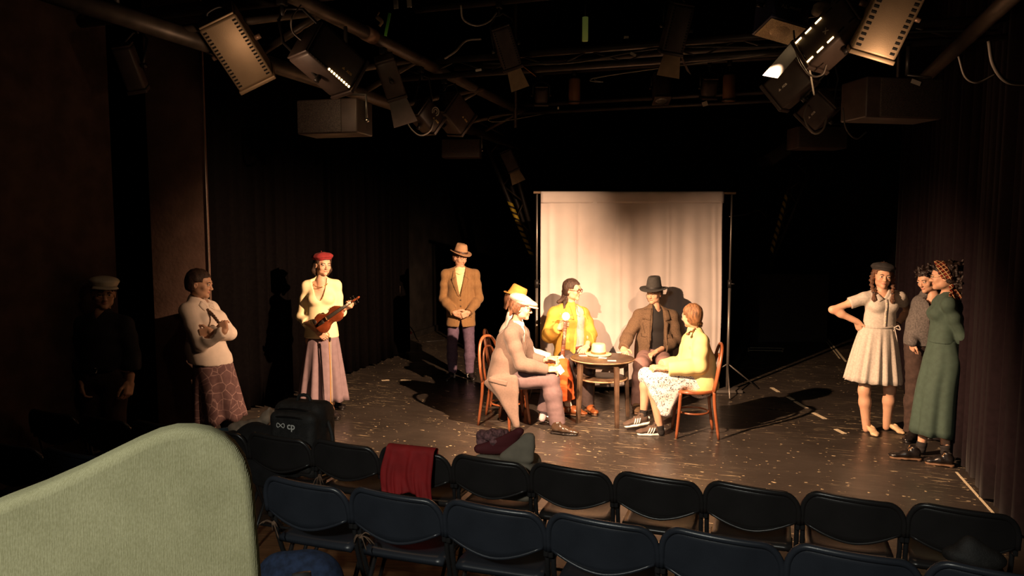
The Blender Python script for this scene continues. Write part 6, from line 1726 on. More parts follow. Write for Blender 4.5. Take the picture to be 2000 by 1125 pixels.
# tote bag with a scarf
p2 = np.array((-.99, 4.285, 0)) + np.array((math.cos(TH), -math.sin(TH), 0)) * .4585 * 2; Q2 = lambda a, b, c: p2 + RR @ np.array((a, b, c))
t = thing('tote_bag', 'grey-beige tote bag with a maroon lining on a front-row seat', 'bag', Q2(0, .25, .475))
M_TOTE = mat('grey_beige_canvas', (.26, .22, .165), .9, var=.12, vscale=12); M_MAROON = mat('maroon_lining', (.11, .014, .018), .8)
F = SDF(Q2(0, .22, .68) - .36, Q2(0, .22, .68) + .36, .009); F.rbox(Q2(.02, .23, .60), (.185, .11, .125), .05, RR, .03); F.cone(Q2(.12, .20, .70), Q2(.17, .17, .80), .05, .028, .05); F.cone(Q2(.17, .17, .80), Q2(.185, .16, .865), .028, .012, .03); F.slab([Q2(.03, .14, .74), Q2(.19, .14, .74), Q2(.195, .15, .86), Q2(.15, .15, .86)], .02, .03, 8, .010); F.wrinkle(.007, 26, 5); F.build('body', M_TOTE, t)
F = SDF(Q2(0, .22, .8) - .3, Q2(0, .22, .8) + .3, .008); F.slab([Q2(-.10, .16, .775), Q2(.06, .16, .775), Q2(.135, .13, .895), Q2(.11, .13, .895)], .016, .02, 8, .010); F.cone(Q2(-.13, .16, .76), Q2(.05, .16, .765), .026, .024, .02); F.wrinkle(.005, 40, 3); F.build('lining', M_MAROON, t)
F = SDF(Q2(0, .22, .8) - .3, Q2(0, .22, .8) + .3, .007)
for k in range(60): a = rng.uniform(-1, 1, 3); F.ell(Q2(-.05 + .085 * a[0], .20 + .05 * a[1], .815 + .040 * a[2] * (1 - a[0] ** 2 * .5)), .024, None, .012)
F.wrinkle(.006, 70, 3); V, Qd = F.nets(); o = Q2(-.05, .2, .76); ob = link('knit_scarf', np_mesh('knit_scarf', V - o, Qd, mat('mauve_fuzzy_knit', (.22, .10, .105), .95, var=.5, vscale=60, bump=.6, bscale=90))); ob.location = tuple(o); tag(ob, 'fuzzy mauve scarf stuffed into the top of the tote bag', 'scarf')
# raffia ties on the chair sides
M_RAFFIA = mat('dry_raffia', (.16, .095, .06), .9, var=.3, vscale=30)
def raffia(row, k, label):
    base_ = np.array((-.99, 4.285, 0)) if row == 1 else np.array((-.945, 3.30, .115)); q = base_ + np.array((math.cos(TH), -math.sin(TH), 0)) * .4585 * k + RR @ np.array((-.165, -.02, .555))
    mb = MB(); r = np.random.default_rng(k + row * 7)
    for i in range(9):
        d = r.normal(size=3) * np.array((.022, .010, .018)) + np.array((.008, -.005, -.01)); mb.tube(bez([q, q + d * .6 + np.array((0, -.012, .01)), q + d * 1.2 + np.array((0, 0, -.02))], 4), [.003] * 8 + [.0015], 5)
    mb.ball(q, .011, 8); tag(mb.solo('raffia_tie', M_RAFFIA), label, 'ribbon', 'raffia ties on the folding chairs')
raffia(1, 0, 'dry raffia tie on the front-row chair left of the red cloth'); raffia(2, 0, 'dry raffia tie on the second-row chair nearest the green seat'); raffia(2, 1, 'dry raffia tie on the second-row chair behind the red cloth')
# ------------------------------------------------------------------ lighting rig
M_LSILVER = mat('brushed_aluminium_housing', (.36, .265, .165), .5, .45, var=.08, vscale=6, bump=.05, bscale=200)
M_LBROWN = mat('brown_black_enamel', (.085, .058, .045), .55, .1, var=.15, vscale=10)
M_LBLACK = mat('black_enamel_housing', (.055, .038, .032), .5, .1, var=.2, vscale=10)
M_LBLUE = mat('dark_blue_enamel', (.030, .030, .075), .45, .1, var=.15, vscale=10)
M_SLOT = mat('slot_black', (.004, .004, .004), .9); M_PIPE = mat('dark_steel_pipe', (.085, .066, .052), .45, .4, var=.25, vscale=7)
M_PIPEK = mat('black_steel_pipe', (.042, .034, .030), .5, .3, var=.3, vscale=7)
M_GOLDPRINT = mat('ochre_print', (.72, .52, .20), .6); M_HOT = mat('lamp_light_in_vents', (.9, .6, .25), .5, emit=(1.0, .62, .25), estr=9.0)
M_GLOWIN = mat('lit_lens', (.9, .7, .4), .3, emit=(1.0, .66, .34), estr=14.0); M_GLASS = mat('grey_lens_glass', (.10, .09, .08), .12, spec=.8)
M_MESH = mat('wire_mesh_screen', (.42, .34, .22), .5, .5, var=.5, vscale=220)
M_GEL = mat('tan_cardboard_flap', (.34, .23, .13), .8, var=.1, vscale=20); M_ORANGE = mat('orange_gel_edge', (.60, .26, .05), .6)
M_WHTAPE = mat('white_tape', (.62, .56, .48), .7)
def bar(name, a, b, r, m, label, group='pipes of the lighting grid', collars=()):
    t = thing(name, label, 'pipe', (np.array(a) + np.array(b)) / 2 - (0, 0, r), 0, group)
    mb = MB(); mb.tube([a, b], r, 14); mb.build('tube', m, t); d = nrm(np.array(b) - np.array(a))
    for c, mm in collars: p = np.array(a) + (np.array(b) - np.array(a)) * c; mb = MB(); mb.tube([p - d * .07, p + d * .07], r * 1.13, 14); mb.build('collar', mm, t)
    return t
GZ = 3.5
bar('grid_pipe', rm(-3.42, 1.2, 3.22), rm(-3.42, 10.5, 3.22), .058, M_PIPE, 'thick brown pipe running away at the upper left beside the silver spotlight')
M_BRASS = mat('worn_copper_sleeve', (.40, .25, .17), .45, .5)
bar('grid_pipe', rm(-2.80, 1.2, GZ), rm(-2.95, 9.3, GZ), .050, M_PIPE, 'thick pipe running away above the lit black spotlight, with a copper sleeve', collars=((.487, M_BRASS),))
bar('grid_pipe', rm(1.30, 2.0, 3.35), rm(1.36, 9.4, 3.35), .052, M_PIPE, 'thick pipe running away at the upper right beside the silver spotlight')
bar('grid_pipe', rm(-5.0, 4.40, 3.58), rm(2.2, 4.40, 3.58), .045, M_PIPEK, 'black pipe along the top edge of the picture')
bar('grid_pipe', rm(-3.4, 6.40, 3.56), rm(2.3, 6.40, 3.56), .030, M_PIPEK, 'upper chord of the middle cross truss')
bar('grid_pipe', rm(-3.4, 6.40, 3.42), rm(2.3, 6.40, 3.42), .026, M_PIPEK, 'lower chord of the middle cross truss')
bar('grid_pipe', rm(-3.2, 9.05, 3.56), rm(2.2, 9.05, 3.56), .026, M_PIPEK, 'upper bar of the double pipe over the white backdrop')
bar('grid_pipe', rm(-3.2, 9.05, 3.46), rm(2.2, 9.05, 3.46), .022, M_PIPEK, 'lower bar of the double pipe over the white backdrop')
bar('grid_pipe', rm(-3.2, 7.6, 3.75), rm(2.2, 7.6, 3.75), .028, M_PIPEK, 'dark pipe between the cross truss and the rear double pipe')
bar('grid_pipe', rm(-3.0, 6.22, 3.98), rm(2.2, 6.22, 3.98), .028, M_PIPEK, 'pipe above the cross truss carrying the two long vented spotlights')
bar('grid_pipe', rm(-3.0, 8.95, 3.92), rm(2.2, 8.95, 3.92), .028, M_PIPEK, 'upper rear pipe carrying the tube lamps and moving heads')
bar('grid_pipe', rm(.50, 2.0, 3.56), rm(.50, 7.6, 3.56), .032, M_PIPEK, 'pipe running away above the lit brown spotlight')
def atv(x, y, v):
    r = ray(x, y); k = v / (r[0] * ST + r[1] * CT); p = r * k; return np.array((p[0], p[1], HCAM + p[2]))
def onpipe(c, u, z, dv=0.0): return rm(u, c[0] * ST + c[1] * CT + dv, z)
# diagonals of the middle truss
t = thing('truss_lattice', 'zigzag of thin steel rods between the chords of the middle cross truss', 'truss', rm(-.5, 6.4, 3.42))
for i in range(18):
    u0 = -3.3 + i * .31; a, b = (3.43, 3.55) if i % 2 else (3.55, 3.43); mb = MB(); mb.tube([rm(u0, 6.4, a), rm(u0 + .31, 6.4, b)], .008, 6); mb.build('rod', M_PIPEK, t)
t = thing('truss_lattice', 'steel braces between the two left pipes of the grid', 'truss', rm(-3.2, 5, 3.2))
for i in range(9):
    v0 = 3.0 + i * .75; mb = MB(); mb.tube([rm(-3.42, v0, 3.24), rm(-2.84, v0 + (.75 if i % 2 else 0), 3.5)], .026, 8); mb.build('rod', M_PIPE, t)
# hangers to the ceiling
for i, (u, v) in enumerate(((-3.42, 3.3), (-2.9, 8.8), (1.33, 8.8), (1.33, 4.4))):
    mb = MB(); mb.tube([rm(u, v, 3.25), rm(u, v, 6.2)], .022, 8); tag(mb.solo('grid_hanger', M_PIPEK), ['steel hanger rod above the thick left pipe', 'steel hanger rod at the far left corner of the grid', 'steel hanger rod at the far right corner of the grid', 'steel hanger rod above the silver spotlight on the right'][i], 'rod', 'hanger rods of the grid')

def lantern(label, c, beam, topn, dim, m, vents=None, hot=None, logo=None, doors=None, lens=M_GLASS, hang=None, group='theatre spotlights on the grid', name='stage_spotlight', knob=True, handle=False, front=None, slot=(.020, .007), rnd=.02, ring=None):
    """box spotlight: beam = axis, topn = normal of the broad side; dim = width, length, height"""
    c = np.array(c, float); y = nrm(beam); z = np.array(topn, float); z = nrm(z - y * (z @ y)); x = np.cross(y, z); R = np.column_stack([x, y, z]); w, l, h = dim
    P = lambda a, b, d: c + R @ np.array((a, b, d))
    t = thing(name, label, 'spotlight', c - (0, 0, 0), 0, group)
    mb = MB(); mb.box(c, (w, l, h), R, bev=rnd); hs = mb.build('housing', m, t)
    mb = MB(); mb.box(P(0, -l / 2 - .006, 0), (w * .94, .014, h * .94), R, bev=.004); bp = mb.build('back_plate', m, t)
    if handle:
        mb = MB(); mb.tube(bez([P(-w * .26, -l / 2 - .008, h * .18), P(-w * .22, -l / 2 - .05, h * .18), P(w * .12, -l / 2 - .05, h * .22), P(w * .16, -l / 2 - .008, h * .22)], 6), .009, 8); mb.build('handle', M_BLACKMETAL, t)
        mb = MB(); mb.tube([P(w * .28, -l / 2 - .008, -h * .05), P(w * .28, -l / 2 - .035, -h * .05)], .018, 10); mb.build('focus_knob', M_BLACKMETAL, t)
    mb = MB(); mb.box(P(0, l / 2 + .012, 0), (w * 1.04, .026, h * 1.04), R, bev=.006); fr = mb.build('front_frame', m, t)
    mb = MB(); rr = min(w, h) * .42; mb.lathe([(.001, .020), (rr * .6, .017), (rr, .008), (rr, 0)], 24, P(0, l / 2 + .016, 0), np.column_stack([x, -z, y]))
    mb.build('lens', front or lens, t)
    if vents:
        n, x0 = vents; b = None
        for sx in (-1, 1):
            for i in range(n):
                yy = -l * .43 + l * .86 * i / (n - 1)
                if b is None:
                    q = MB(); q.box((0, 0, 0), (slot[0], slot[1], .004), None); me = q.mesh('vent_slot', M_SLOT)
                mhot = hot is not None and sx in hot[0] and i >= hot[1]
                if mhot:
                    q = MB(); q.box((0, 0, 0), (slot[0], slot[1], .004), None); me2 = q.mesh('vent_slot', M_HOT); o = link('vent_slot', me2, hs)
                else: o = link('vent_slot', me, hs); b = 1
                o.location = tuple(chain(hs).inverted() @ Vector(P(sx * w * x0, yy, h / 2 + .0005))); o.rotation_euler = Matrix(R.tolist()).to_euler()
    # yoke
    hg = np.array(hang, float) if hang is not None else c + np.array((0, 0, h / 2 + .22))
    mb = MB(); A = P(-w / 2 - .018, .0, 0); B = P(w / 2 + .018, .0, 0); top = hg - (0, 0, .05)
    side = nrm(B - A) * (w / 2 + .018); mb.tube([A, A + (top - c) * .75, top - side * .35, top + side * .35, B + (top - c) * .75, B], .0095, 8); mb.build('yoke', M_BLACKMETAL if m is not M_LSILVER else M_LSILVER, t)
    for q in (A, B): mb = MB(); dd = nrm(q - c); mb.tube([q - dd * .01, q + dd * .028], .017, 10); mb.build('knob', M_BRASS if m is M_LSILVER else M_BLACKMETAL, t)
    mb = MB(); mb.tube([top - (0, 0, .01), hg + (0, 0, .02)], .013, 8); mb.box(hg + (0, 0, .03), (.045, .06, .055), RR, bev=.006); mb.build('hook_clamp', M_BLACKMETAL, t)
    if logo:
        o = P(*logo[1]); M = basis(R @ np.array(logo[2]), R @ np.array(logo[3]), o)
        s_ = logo[4]; mx = nrm(R @ np.array(logo[2])); my = nrm(np.cross(z, mx))
        if logo[0][0] == '^':
            mb = MB(); q = o - mx * s_ * 1.1 + z * .001; mb.prism([q - mx * s_ * .42 - my * s_ * .32, q + mx * s_ * .42 - my * s_ * .32, q + mx * s_ * .1 + my * s_ * .4], .0015); mb.build('logo_triangle', logo[5], t)
            put_text('lettering', logo[0][1:], s_ * .85, basis(mx, my, o + mx * s_ * .75 + z * .001), logo[5], t, .0012)
        else: put_text('lettering', logo[0], s_, basis(mx, my, o + z * .001), logo[5], t, .0008)
    if ring:
        mb = MB(); mb.tube([P(ring[0] + .036 * math.cos(a), ring[1] + .036 * math.sin(a), h / 2 + .004) for a in np.linspace(.9, 5.9, 18)], .0055, 6); mb.build('ring_mark', M_WHTAPE, t)
        mb = MB(); mb.tube([P(ring[0] + .018 * math.cos(a), ring[1] + .018 * math.sin(a), h / 2 + .004) for a in np.linspace(.9, 5.9, 14)], .004, 6); mb.build('ring_mark', M_WHTAPE, t)
    if doors:
        for (side, wd, ln, ang, dm) in doors:
            sgn = {'l': (-1, 0), 'r': (1, 0), 't': (0, 1), 'b': (0, -1)}[side]; e = P(sgn[0] * w / 2, l / 2 + .02, sgn[1] * h / 2); out = R @ np.array((sgn[0], 0, sgn[1])); ax = R @ np.array((abs(sgn[1]), 0, abs(sgn[0])))
            d = y * math.cos(ang) + out * math.sin(ang); mb = MB(); mb.prism([e - ax * wd * .4, e + ax * wd * .4, e + ax * wd * .55 + d * ln, e - ax * wd * .55 + d * ln], .003); mb.build('barn_door', dm, t)
    return P, t
# the big silver spotlight, upper left
c = at(462, 92, 4.85); lantern('large silver spotlight with rows of vents at the upper left', c, (.32, .62, -.72), (.32, -.80, -.55), (.245, .44, .24), M_LSILVER, (17, .40), handle=True, hang=onpipe(c, -3.42, 3.32, .1), slot=(.024, .0105), rnd=.016)
# the lit black spotlight
beamL = nrm(np.array((1.9, 7.6, .35)) - np.array((-1.15, 4.6, 3.06))); cL = at(640, 118, 4.6)
lantern('lit black spotlight with glowing vents beneath the copper sleeve', cL, beamL, (.25, -.78, .30), (.24, .34, .22), M_LBLACK, (16, .45), hot=((1,), 7), front=M_GLOWIN, hang=onpipe(cL, -2.84, 3.40), logo=('^ADB', (.035, .09, .1105), (0, 1, 0), (1, 0, 0), .024, M_GOLDPRINT), slot=(.012, .010))
def leak(name, p, watts):
    """stray light escaping from a lit lantern's ventilation"""
    d = bpy.data.lights.new(name, 'POINT'); d.energy = watts; d.color = WARM; d.shadow_soft_size = .04; o = bpy.data.objects.new(name, d); COL.objects.link(o); o.location = tuple(p)
leak('stray_light_left_lantern', cL + (-.34, -.24, -.24), 4.0)
# the lit brown spotlight, upper right, and its silver neighbour
beamR = nrm(np.array((-.5, 7.9, .30)) - np.array((1.95, 4.5, 3.2))); cR = at(1630, 66, 4.5)
_, tR = lantern('lit brown spotlight with bright slits beside the silver one at the upper right', cR, beamR, (-.1, -.78, .45), (.22, .36, .20), M_LBROWN, (5, .36), hot=((-1, 1), 2), front=M_GLOWIN, hang=onpipe(cR, .50, 3.49), logo=('X', (-.01, -.005, .1005), (1, .2, 0), (0, 1, 0), .040, M_WHTAPE), slot=(.009, .045))
S_ = np.array((1.782, 4.683, 3.026)); h_ = nrm(beamR * (1, 1, 0)); s_ = nrm(np.cross(beamR, (0, 0, 1))); upb = np.cross(s_, beamR)
hi_ = cR + beamR * .205 + upb * .125; ti_ = S_ + h_ * .21 - (0, 0, .21 * math.tan(math.radians(6.5)))
mb = MB(); mb.prism([hi_ - s_ * .075, hi_ + s_ * .075, ti_ + s_ * .08, ti_ - s_ * .08], .003); mb.build('barn_door', mat('matt_black_flap', (.008, .007, .006), .8), tR)
leak('stray_light_right_lantern', cR + (.10, -.35, -.40), 4.5)
c = at(1738, 22, 4.25); lantern('large silver spotlight with rows of vents at the upper right', c, (-.22, .45, -.86), (-.30, -.88, -.36), (.245, .45, .23), M_LSILVER, (14, .38), handle=True, hang=onpipe(c, .50, 3.72), slot=(.026, .012), rnd=.014)
# blue lamp with a mesh front
c = at(1527, 22, 4.9); P, t = lantern('dark blue lamp with a pale wire mesh front above the cross truss', c, (-.16, -.30, -.94), (.22, -.92, .30), (.26, .24, .22), M_LBLUE, None, front=M_MESH, hang=onpipe(c, .50, 3.49), logo=('Junior TV', (.0, .045, .1105), (1, 0, 0), (0, 1, 0), .034, M_WHTAPE), rnd=.01)
mb = MB(); mb.box(P(0, .149, 0), (.245, .004, .205), np.column_stack([P(1, 0, 0) - P(0, 0, 0), P(0, 1, 0) - P(0, 0, 0), P(0, 0, 1) - P(0, 0, 0)])); mb.build('mesh_screen', M_MESH, t)
# smaller lamps
lantern('black spotlight with a ring mark hanging left of the truss mast', at(832, 228, 6.7), (.55, .55, -.62), (.15, -.85, .35), (.20, .22, .18), M_LBLACK, logo=('^ADB', (.0, .05, .0905), (0, 1, 0), (1, 0, 0), .024, M_GOLDPRINT), hang=onpipe(at(832, 228, 6.7), -2.9, 3.40), ring=(-.055, .0))
lantern('black spotlight beside the one with the ring mark, nearer the truss mast', at(885, 222, 7.2), (.50, .60, -.62), (.10, -.85, .35), (.27, .29, .22), M_LBLACK, logo=('^ADB', (.0, .07, .1105), (0, 1, 0), (1, 0, 0), .026, M_GOLDPRINT), hang=onpipe(at(885, 222, 7.2), -2.91, 3.40))
lantern('long black spotlight with vents and a tan flap over the left half of the truss', atv(988, 92, 6.2), (.28, .35, -.80), (.1, -.95, -.25), (.17, .34, .17), M_LBLACK, (15, .38), doors=[('t', .15, .17, .30, M_GEL), ('l', .12, .15, .6, M_ORANGE)], hang=atv(975, 92, 6.22) * (1, 1, 0) + (0, 0, 3.92), slot=(.012, .010))
lantern('long black spotlight with vents and a tan flap over the right half of the truss', atv(1321, 55, 6.2), (-.16, .35, -.90), (0, -.95, -.28), (.18, .36, .18), M_LBLACK, (15, .38), doors=[('t', .17, .17, .30, M_GEL), ('l', .15, .16, .7, M_LBLACK)], hang=atv(1324, 55, 6.22) * (1, 1, 0) + (0, 0, 3.92), slot=(.012, .010))
for k, (x, y, lab) in enumerate(((1057, 186, 'dark moving-head lamp in a yoke left of the brown tube lamp'), (1385, 172, 'dark moving-head lamp in a yoke right of the hanging projector'))):
    lantern(lab, atv(x, y, 8.95), (0, .3, -.95), (0, -1, -.2), (.17, .20, .17), M_LBLACK, hang=atv(x, y, 8.95) * (1, 1, 0) + (0, 0, 3.86), rnd=.05)
lantern('black projector lamp hanging in the middle of the double pipe', atv(1291, 172, 8.95), (0, -.35, -.93), (0, -1, .35), (.19, .30, .19), M_LBLACK, hang=atv(1291, 172, 8.95) * (1, 1, 0) + (0, 0, 3.86), rnd=.03)
lantern('dark spotlight pointing down left behind the lit brown spotlight', at(1545, 165, 5.6), (-.6, .5, -.6), (-.1, -.9, .3), (.24, .28, .20), M_LBLACK, hang=onpipe(at(1545, 165, 5.6), .50, 3.49), logo=('^ADB', (.0, .04, .1005), (0, -1, 0), (-1, 0, 0), .024, M_WHTAPE))
lantern('dark spotlight just above the right hanging box speaker', at(1600, 215, 6.2), (-.45, .6, -.62), (-.1, -.9, .3), (.22, .24, .18), M_LBLACK, hang=onpipe(at(1600, 215, 6.2), .50, 3.49), logo=('^ADB', (.0, .04, .0905), (0, -1, 0), (-1, 0, 0), .024, M_WHTAPE))
lantern('small spotlight with a flap on the left truss mast above the backdrop', at(996, 312, 11.3), (.42, .25, -.87), (-.2, -.95, 0), (.19, .31, .17), M_LBROWN, doors=[('t', .2, .18, .35, M_GEL)], hang=at(972, 285, 11.6) + (-.0, 0, 0))
lantern('small spotlight with a flap on the right truss mast above the plinth', at(1520, 302, 13.0), (-.80, .25, -.55), (-.2, -.95, .2), (.22, .36, .19), M_LBROWN, doors=[('t', .2, .18, .5, M_LBLACK)], hang=(5.21, 13.40, 3.36))
lantern('narrow dark spotlight hanging alone at the far upper left', at(255, 132, 5.4), (.10, .45, -.88), (.2, -.9, -.3), (.13, .30, .14), M_LBLACK, hang=rm(-4.37, 4.40, 3.51))
lantern('black barn-door spotlight with a perforated flank behind the lit one', at(762, 150, 6.0), (.2, .5, -.75), (-.9, -.3, .1), (.16, .30, .16), M_LBLACK, (12, .3), doors=[('l', .18, .2, .5, M_LBLACK)], hang=onpipe(at(762, 150, 6.0), -2.88, 3.40))
# tube lamps
for x, y, lab in ((1122, 178, 'upright brown tube lamp on the double pipe, left of the middle'), (1424, 172, 'upright brown tube lamp on the double pipe, right of the middle')):
    p = atv(x, y, 8.95); t = thing('tube_lamp', lab, 'spotlight', p - (0, 0, .15), 0, 'theatre spotlights on the grid')
    mb = MB(); mb.lathe([(.001, -.15), (.07, -.15), (.072, -.14), (.072, .13), (.06, .15), (.001, .15)], 20, p); mb.build('housing', mat('brown_tube_enamel', (.26, .14, .08), .4, .2), t)
    mb = MB(); mb.lathe([(.074, -.155), (.08, -.155), (.08, -.13), (.074, -.13)], 20, p); mb.build('rim', M_LBLACK, t)
    mb = MB(); mb.tube([p + (0, 0, .15), (p[0], p[1], 3.90)], .012, 8); mb.box((p[0], p[1], 3.89), (.05, .07, .07), RR, bev=.006); mb.build('hook_clamp', M_BLACKMETAL, t)
# speakers
def speaker(label, c, dim, yaw, grille_x, m=M_LBLACK, br=True, tilt=0, up=.22):
    R = np.array(Matrix.Rotation(math.radians(yaw), 3, 'Z')) @ np.array(Matrix.Rotation(math.radians(tilt), 3, 'X')); P = lambda a, b, d: c + R @ np.array((a, b, d)); w, dp, h = dim
    t = thing('loudspeaker', label, 'speaker', c - (0, 0, h / 2), 0, 'loudspeakers under the grid')
    mb = MB(); mb.box(c, dim, R, bev=.012); mb.build('cabinet', m, t)
    mb = MB(); mb.box(P(grille_x * w, -dp / 2 - .004, 0), (w * (1 - 2 * abs(grille_x)) * .96, .012, h * .94), R, bev=.004); mb.build('grille', mat('fine_black_grille', (.055, .042, .036), .6, var=.6, vscale=160), t)
    if br:
        mb = MB(); mb.tube([P(w / 2 + .012, 0, -.02), P(w / 2 + .012, 0, h / 2 + .04), P(w * .2, 0, h / 2 + .05)], .010, 8); mb.tube([P(w * .2, 0, h / 2 + .05), P(w * .2, 0, h / 2 + up)], .014, 8); mb.build('bracket', M_STEEL, t)
        mb = MB(); mb.ball(P(w / 2 + .02, -.01, -.02), .016, 10); mb.build('bracket_bolt', M_SILVER, t)
speaker('black loudspeaker with a grille hanging below the lit spotlight on the left', at(655, 232, 5.4), (.46, .26, .24), -14, -.12, up=.52)
speaker('dark loudspeaker hanging at the upper right in front of the curtain', at(1740, 198, 5.6), (.62, .30, .29), 10, .08, up=.26)
speaker('brown-black box speaker hanging left of the right truss mast lamp', at(1595, 271, 8.4), (.57, .28, .24), 4, .0, up=.55)
speaker('small dark box speaker hanging left of the left truss mast', at(902, 291, 9.4), (.48, .25, .23), -4, 0, up=.50)
# truss masts with warning tape
def mast(label, top, foot, r, taped, zs, seed):
    top = np.array(top); foot = np.array(foot); t = thing('truss_mast', label, 'truss', foot)
    u = np.array((1, 0, 0)); off0 = [np.array((-.20, 0, 0)), np.array((.20, 0, 0)), np.array((0, .25, 0))]
    ends = []
    for i, o in enumerate(off0):
        a, b = top + o, foot + o * .18; ends.append((a, b)); mb = MB(); mb.tube([a, b], .034, 10); mb.build('chord', M_PIPEK, t)
    for i in range(9):
        s0, s1 = i / 9, (i + 1) / 9; a, b = ends[i % 2]; c_, d_ = ends[(i + 1) % 2]; mb = MB(); mb.tube([a + (b - a) * s0, c_ + (d_ - c_) * s1], .014, 6); mb.build('brace', M_PIPE, t)
    a, b = ends[taped]; M_Y = mat('yellow_warning_tape', (.80, .58, .05), .6, var=.2, vscale=30); d = nrm(b - a); nx = nrm(np.cross(d, (0, 1, 0)))
    for i in range(9):
        s = zs[0] + (zs[1] - zs[0]) * (i + .25) / 9; p = a + (b - a) * s; L = np.linalg.norm(b - a) * (zs[1] - zs[0]) / 9 * .30; k = nrm(d + nx * .0); mb = MB()
        sh = nx * .0
        vs = []; fs = []; n = 14
        for j in range(2):
            for q in range(n):
                an = 2 * math.pi * q / n; pp = p + d * (L * (j - .5) * 2 + .035 * math.cos(an)) + (nx * math.cos(an) + np.cross(d, nx) * math.sin(an)) * .0365; vs.append(pp)
        for q in range(n): fs.append((q, (q + 1) % n, n + (q + 1) % n, n + q))
        mb.add(vs, fs, 0, True); mb.build('tape_band', M_Y, t)
mast('lattice truss mast with yellow and black tape left of the white backdrop', at(955, 235, 11.6), at(1052, 520, 11.6), .03, 0, (.56, .94), 1)
mast('lattice truss mast with yellow and black tape above the black plinth', at(1590, 262, 13.4), at(1507, 505, 13.4), .03, 0, (.50, .97), 2)
mb = MB(); f_ = at(1507, 505, 13.4); mb.tube([(f_[0], f_[1], 1.20), f_], .05, 10); tag(mb.solo('mast_foot', M_PIPEK), 'short black foot post between the plinth and the right truss mast', 'post')
f_ = at(1052, 520, 11.6); mb = MB(); mb.tube([(f_[0], f_[1], 0), f_], .05, 10); tag(mb.solo('mast_foot', M_PIPEK), 'black foot post of the left truss mast behind the backdrop', 'post')
# cables
def cable(label, pts, r=.006, m=None):
    P = bez(pts, 8); mb = MB(); mb.tube(P, r, 6); return tag(mb.solo('hanging_cable', m or M_GREYCABLE), label, 'cable', 'loose cables of the lighting grid')
M_GREYCABLE = mat('grey_cable', (.22, .19, .16), .5)
cable('grey cable looping under the lit brown spotlight', [at(1550, 60, 4.7), at(1556, 105, 4.6), at(1580, 145, 4.55), at(1605, 146, 4.5), at(1614, 126, 4.5)])
cable('pale cable hanging straight down below the lit brown spotlight', [at(1583, 108, 4.75), at(1580, 125, 4.8), at(1584, 150, 4.8), at(1590, 186, 4.8)], .006)
cable('bright grey cable loop above the right box speaker', [at(1576, 205, 6.15), at(1571, 226, 6.1), at(1577, 246, 6.05), at(1592, 261, 6.0), at(1608, 252, 6.0), at(1615, 228, 6.1)], .008)
cable('dark cable loop at the left of the upper right loudspeaker', [at(1646, 210, 5.6), at(1652, 250, 5.6), at(1672, 271, 5.6), at(1692, 258, 5.6)], .006, M_CABLE)
cable('thick pale cable loop at the right edge of the picture', [at(1932, 80, 4.0), at(1940, 125, 4.0), at(1965, 158, 4.0), at(2010, 164, 4.0)], .012)
cable('thin cable loop left of the thick one at the right edge', [at(1872, 110, 4.2), at(1885, 150, 4.2), at(1910, 161, 4.2), at(1945, 145, 4.2)], .006)
cable('grey cable looping below the spotlight with the ring mark', [at(800, 205, 6.7), at(796, 240, 6.65), at(818, 264, 6.6), at(840, 256, 6.6), at(848, 232, 6.66)], .007)
cable('grey cable sagging between the top pipe and the left lamps', [at(900, 10, 4.9), at(905, 38, 5.0), at(930, 50, 5.1), at(955, 42, 5.2), at(970, 25, 5.3)], .006)
cable('pale cable bending down to the left end of the cross truss', [at(868, 115, 6.2), at(890, 100, 6.2), at(910, 80, 6.3), at(940, 76, 6.3)], .008)
cable('thin cable looping round the back of the lit black spotlight', [at(588, 10, 4.7), at(570, 35, 4.6), at(572, 62, 4.6), at(595, 84, 4.5)], .005)
cable('black cable along the middle cross truss', [rm(-2.4, 6.36, 3.5), rm(-1.6, 6.35, 3.45), rm(-.8, 6.36, 3.52), rm(.1, 6.35, 3.46), rm(.9, 6.36, 3.5), rm(1.6, 6.35, 3.46)], .010, M_CABLE)
cable('short safety cable below the middle of the cross truss', [rm(.0, 6.38, 3.42), atv(1172, 150, 6.37), atv(1178, 160, 6.37), atv(1186, 148, 6.37), rm(.13, 6.38, 3.42)], .004)
cable('cable hanging beside the left truss mast', [rm(-2.9, 9.05, 3.46), at(958, 228, 8.9), at(970, 238, 8.9), rm(-2.6, 9.05, 3.44)], .006)
cable('thin cord from the backdrop stand to the right truss mast', [at(1425, 423, 9.0), at(1455, 419, 10), at(1482, 411, 11.5), at(1497, 425, 12.8)], .006)
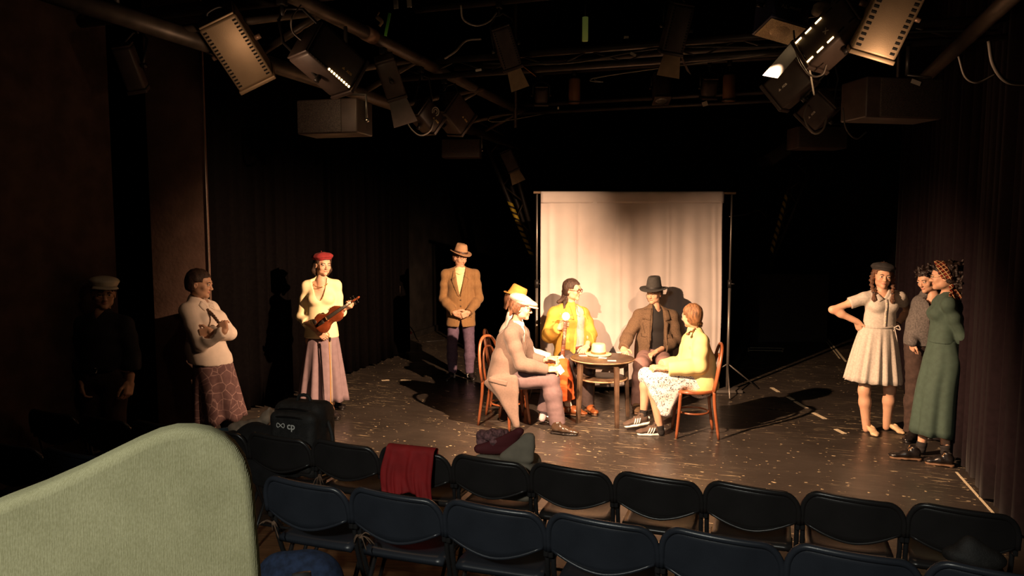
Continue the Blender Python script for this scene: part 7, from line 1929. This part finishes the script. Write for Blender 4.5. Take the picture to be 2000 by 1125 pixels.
# glow tubes and bits of tape
M_GREENT = mat('yellow_green_tube', (.30, .34, .06), .5, emit=(.45, .55, .12), estr=.05)
p = at(1143, 57, 6.2); t = thing('marker_tube', 'upright yellow-green tube on the cross truss in the middle', 'tube', p - (0, 0, .1)); mb = MB(); mb.tube([p - (0, 0, .095), p + (0, 0, .095)], .024, 12); mb.build('tube', M_GREENT, t); mb = MB(); mb.tube([p + (0, 0, .095), p + (0, 0, .20)], .006, 6); mb.build('cord', M_CABLE, t)
p = at(757, 48, 5.0); mb = MB(); mb.box(p, (.018, .012, .15), look(0, 0, -12), bev=.002); tag(mb.solo('marker_strip', mat('green_strip', (.12, .42, .05), .5)), 'thin green strip hanging above the left lamps', 'strip')
p = at(741, 36, 5.0); mb = MB(); mb.tube(bez([p + (0, 0, .04), p + (-.015, 0, .01), p + (.015, 0, -.02), p + (0, 0, -.05)], 4), [.006] * 4 + [.013] * 6 + [.009] * 3, 6); tag(mb.solo('cloth_tag', M_GEL), 'small tan cloth tag knotted beside the green strip', 'tag')
for i, (x, y, d, w_, h_, lab) in enumerate(((775, 12, 4.93, .03, .055, 'left one of two white tape bits on the top pipe'), (801, 9, 4.9, .03, .055, 'right one of two white tape bits on the top pipe'), (1222, 75, 6.2, .038, .018, 'white label on the cross truss right of the green tube'), (1235, 108, 6.25, .05, .02, 'crumpled pale tape on the lower chord of the truss'), (1375, 204, 8.45, .06, .05, 'pale scrap of tape on the double pipe, right of the middle'),
                                              (935, 139, 6.3, .05, .018, 'pale tape at the left end of the cross truss'), (1090, 212, 9.25, .02, .03, 'tiny white label on the double pipe'), (1783, 163, 5.45, .07, .03, 'grey printed label hanging below the right pipe'))):
    mb = MB(); mb.box(at(x, y, d) - (0, .04, 0), (w_, .004, h_), look(0, 0, [4, 4, 0, -25, 20, 10, 0, -20][i])); tag(mb.solo('tape_bit', M_WHTAPE), lab, 'tape', 'bits of tape on the grid')
p = at(1620, 12, 4.75); F = SDF(p - .16, p + .16, .008); F.ell(p, (.10, .05, .035), None, .02); F.ell(p + (-.06, 0, -.035), (.05, .04, .03), None, .02); F.ell(p + (.02, 0, -.075), (.035, .03, .04), None, .02); F.wrinkle(.010, 50, 5)
V, Q = F.nets(); ob = link('crumpled_cloth', np_mesh('crumpled_cloth', V - p, Q, mat('off_white_rag', (.42, .36, .28), .9, var=.2))); ob.location = tuple(p); tag(ob, 'crumpled off-white rag between the blue lamp and the brown spotlight', 'cloth')
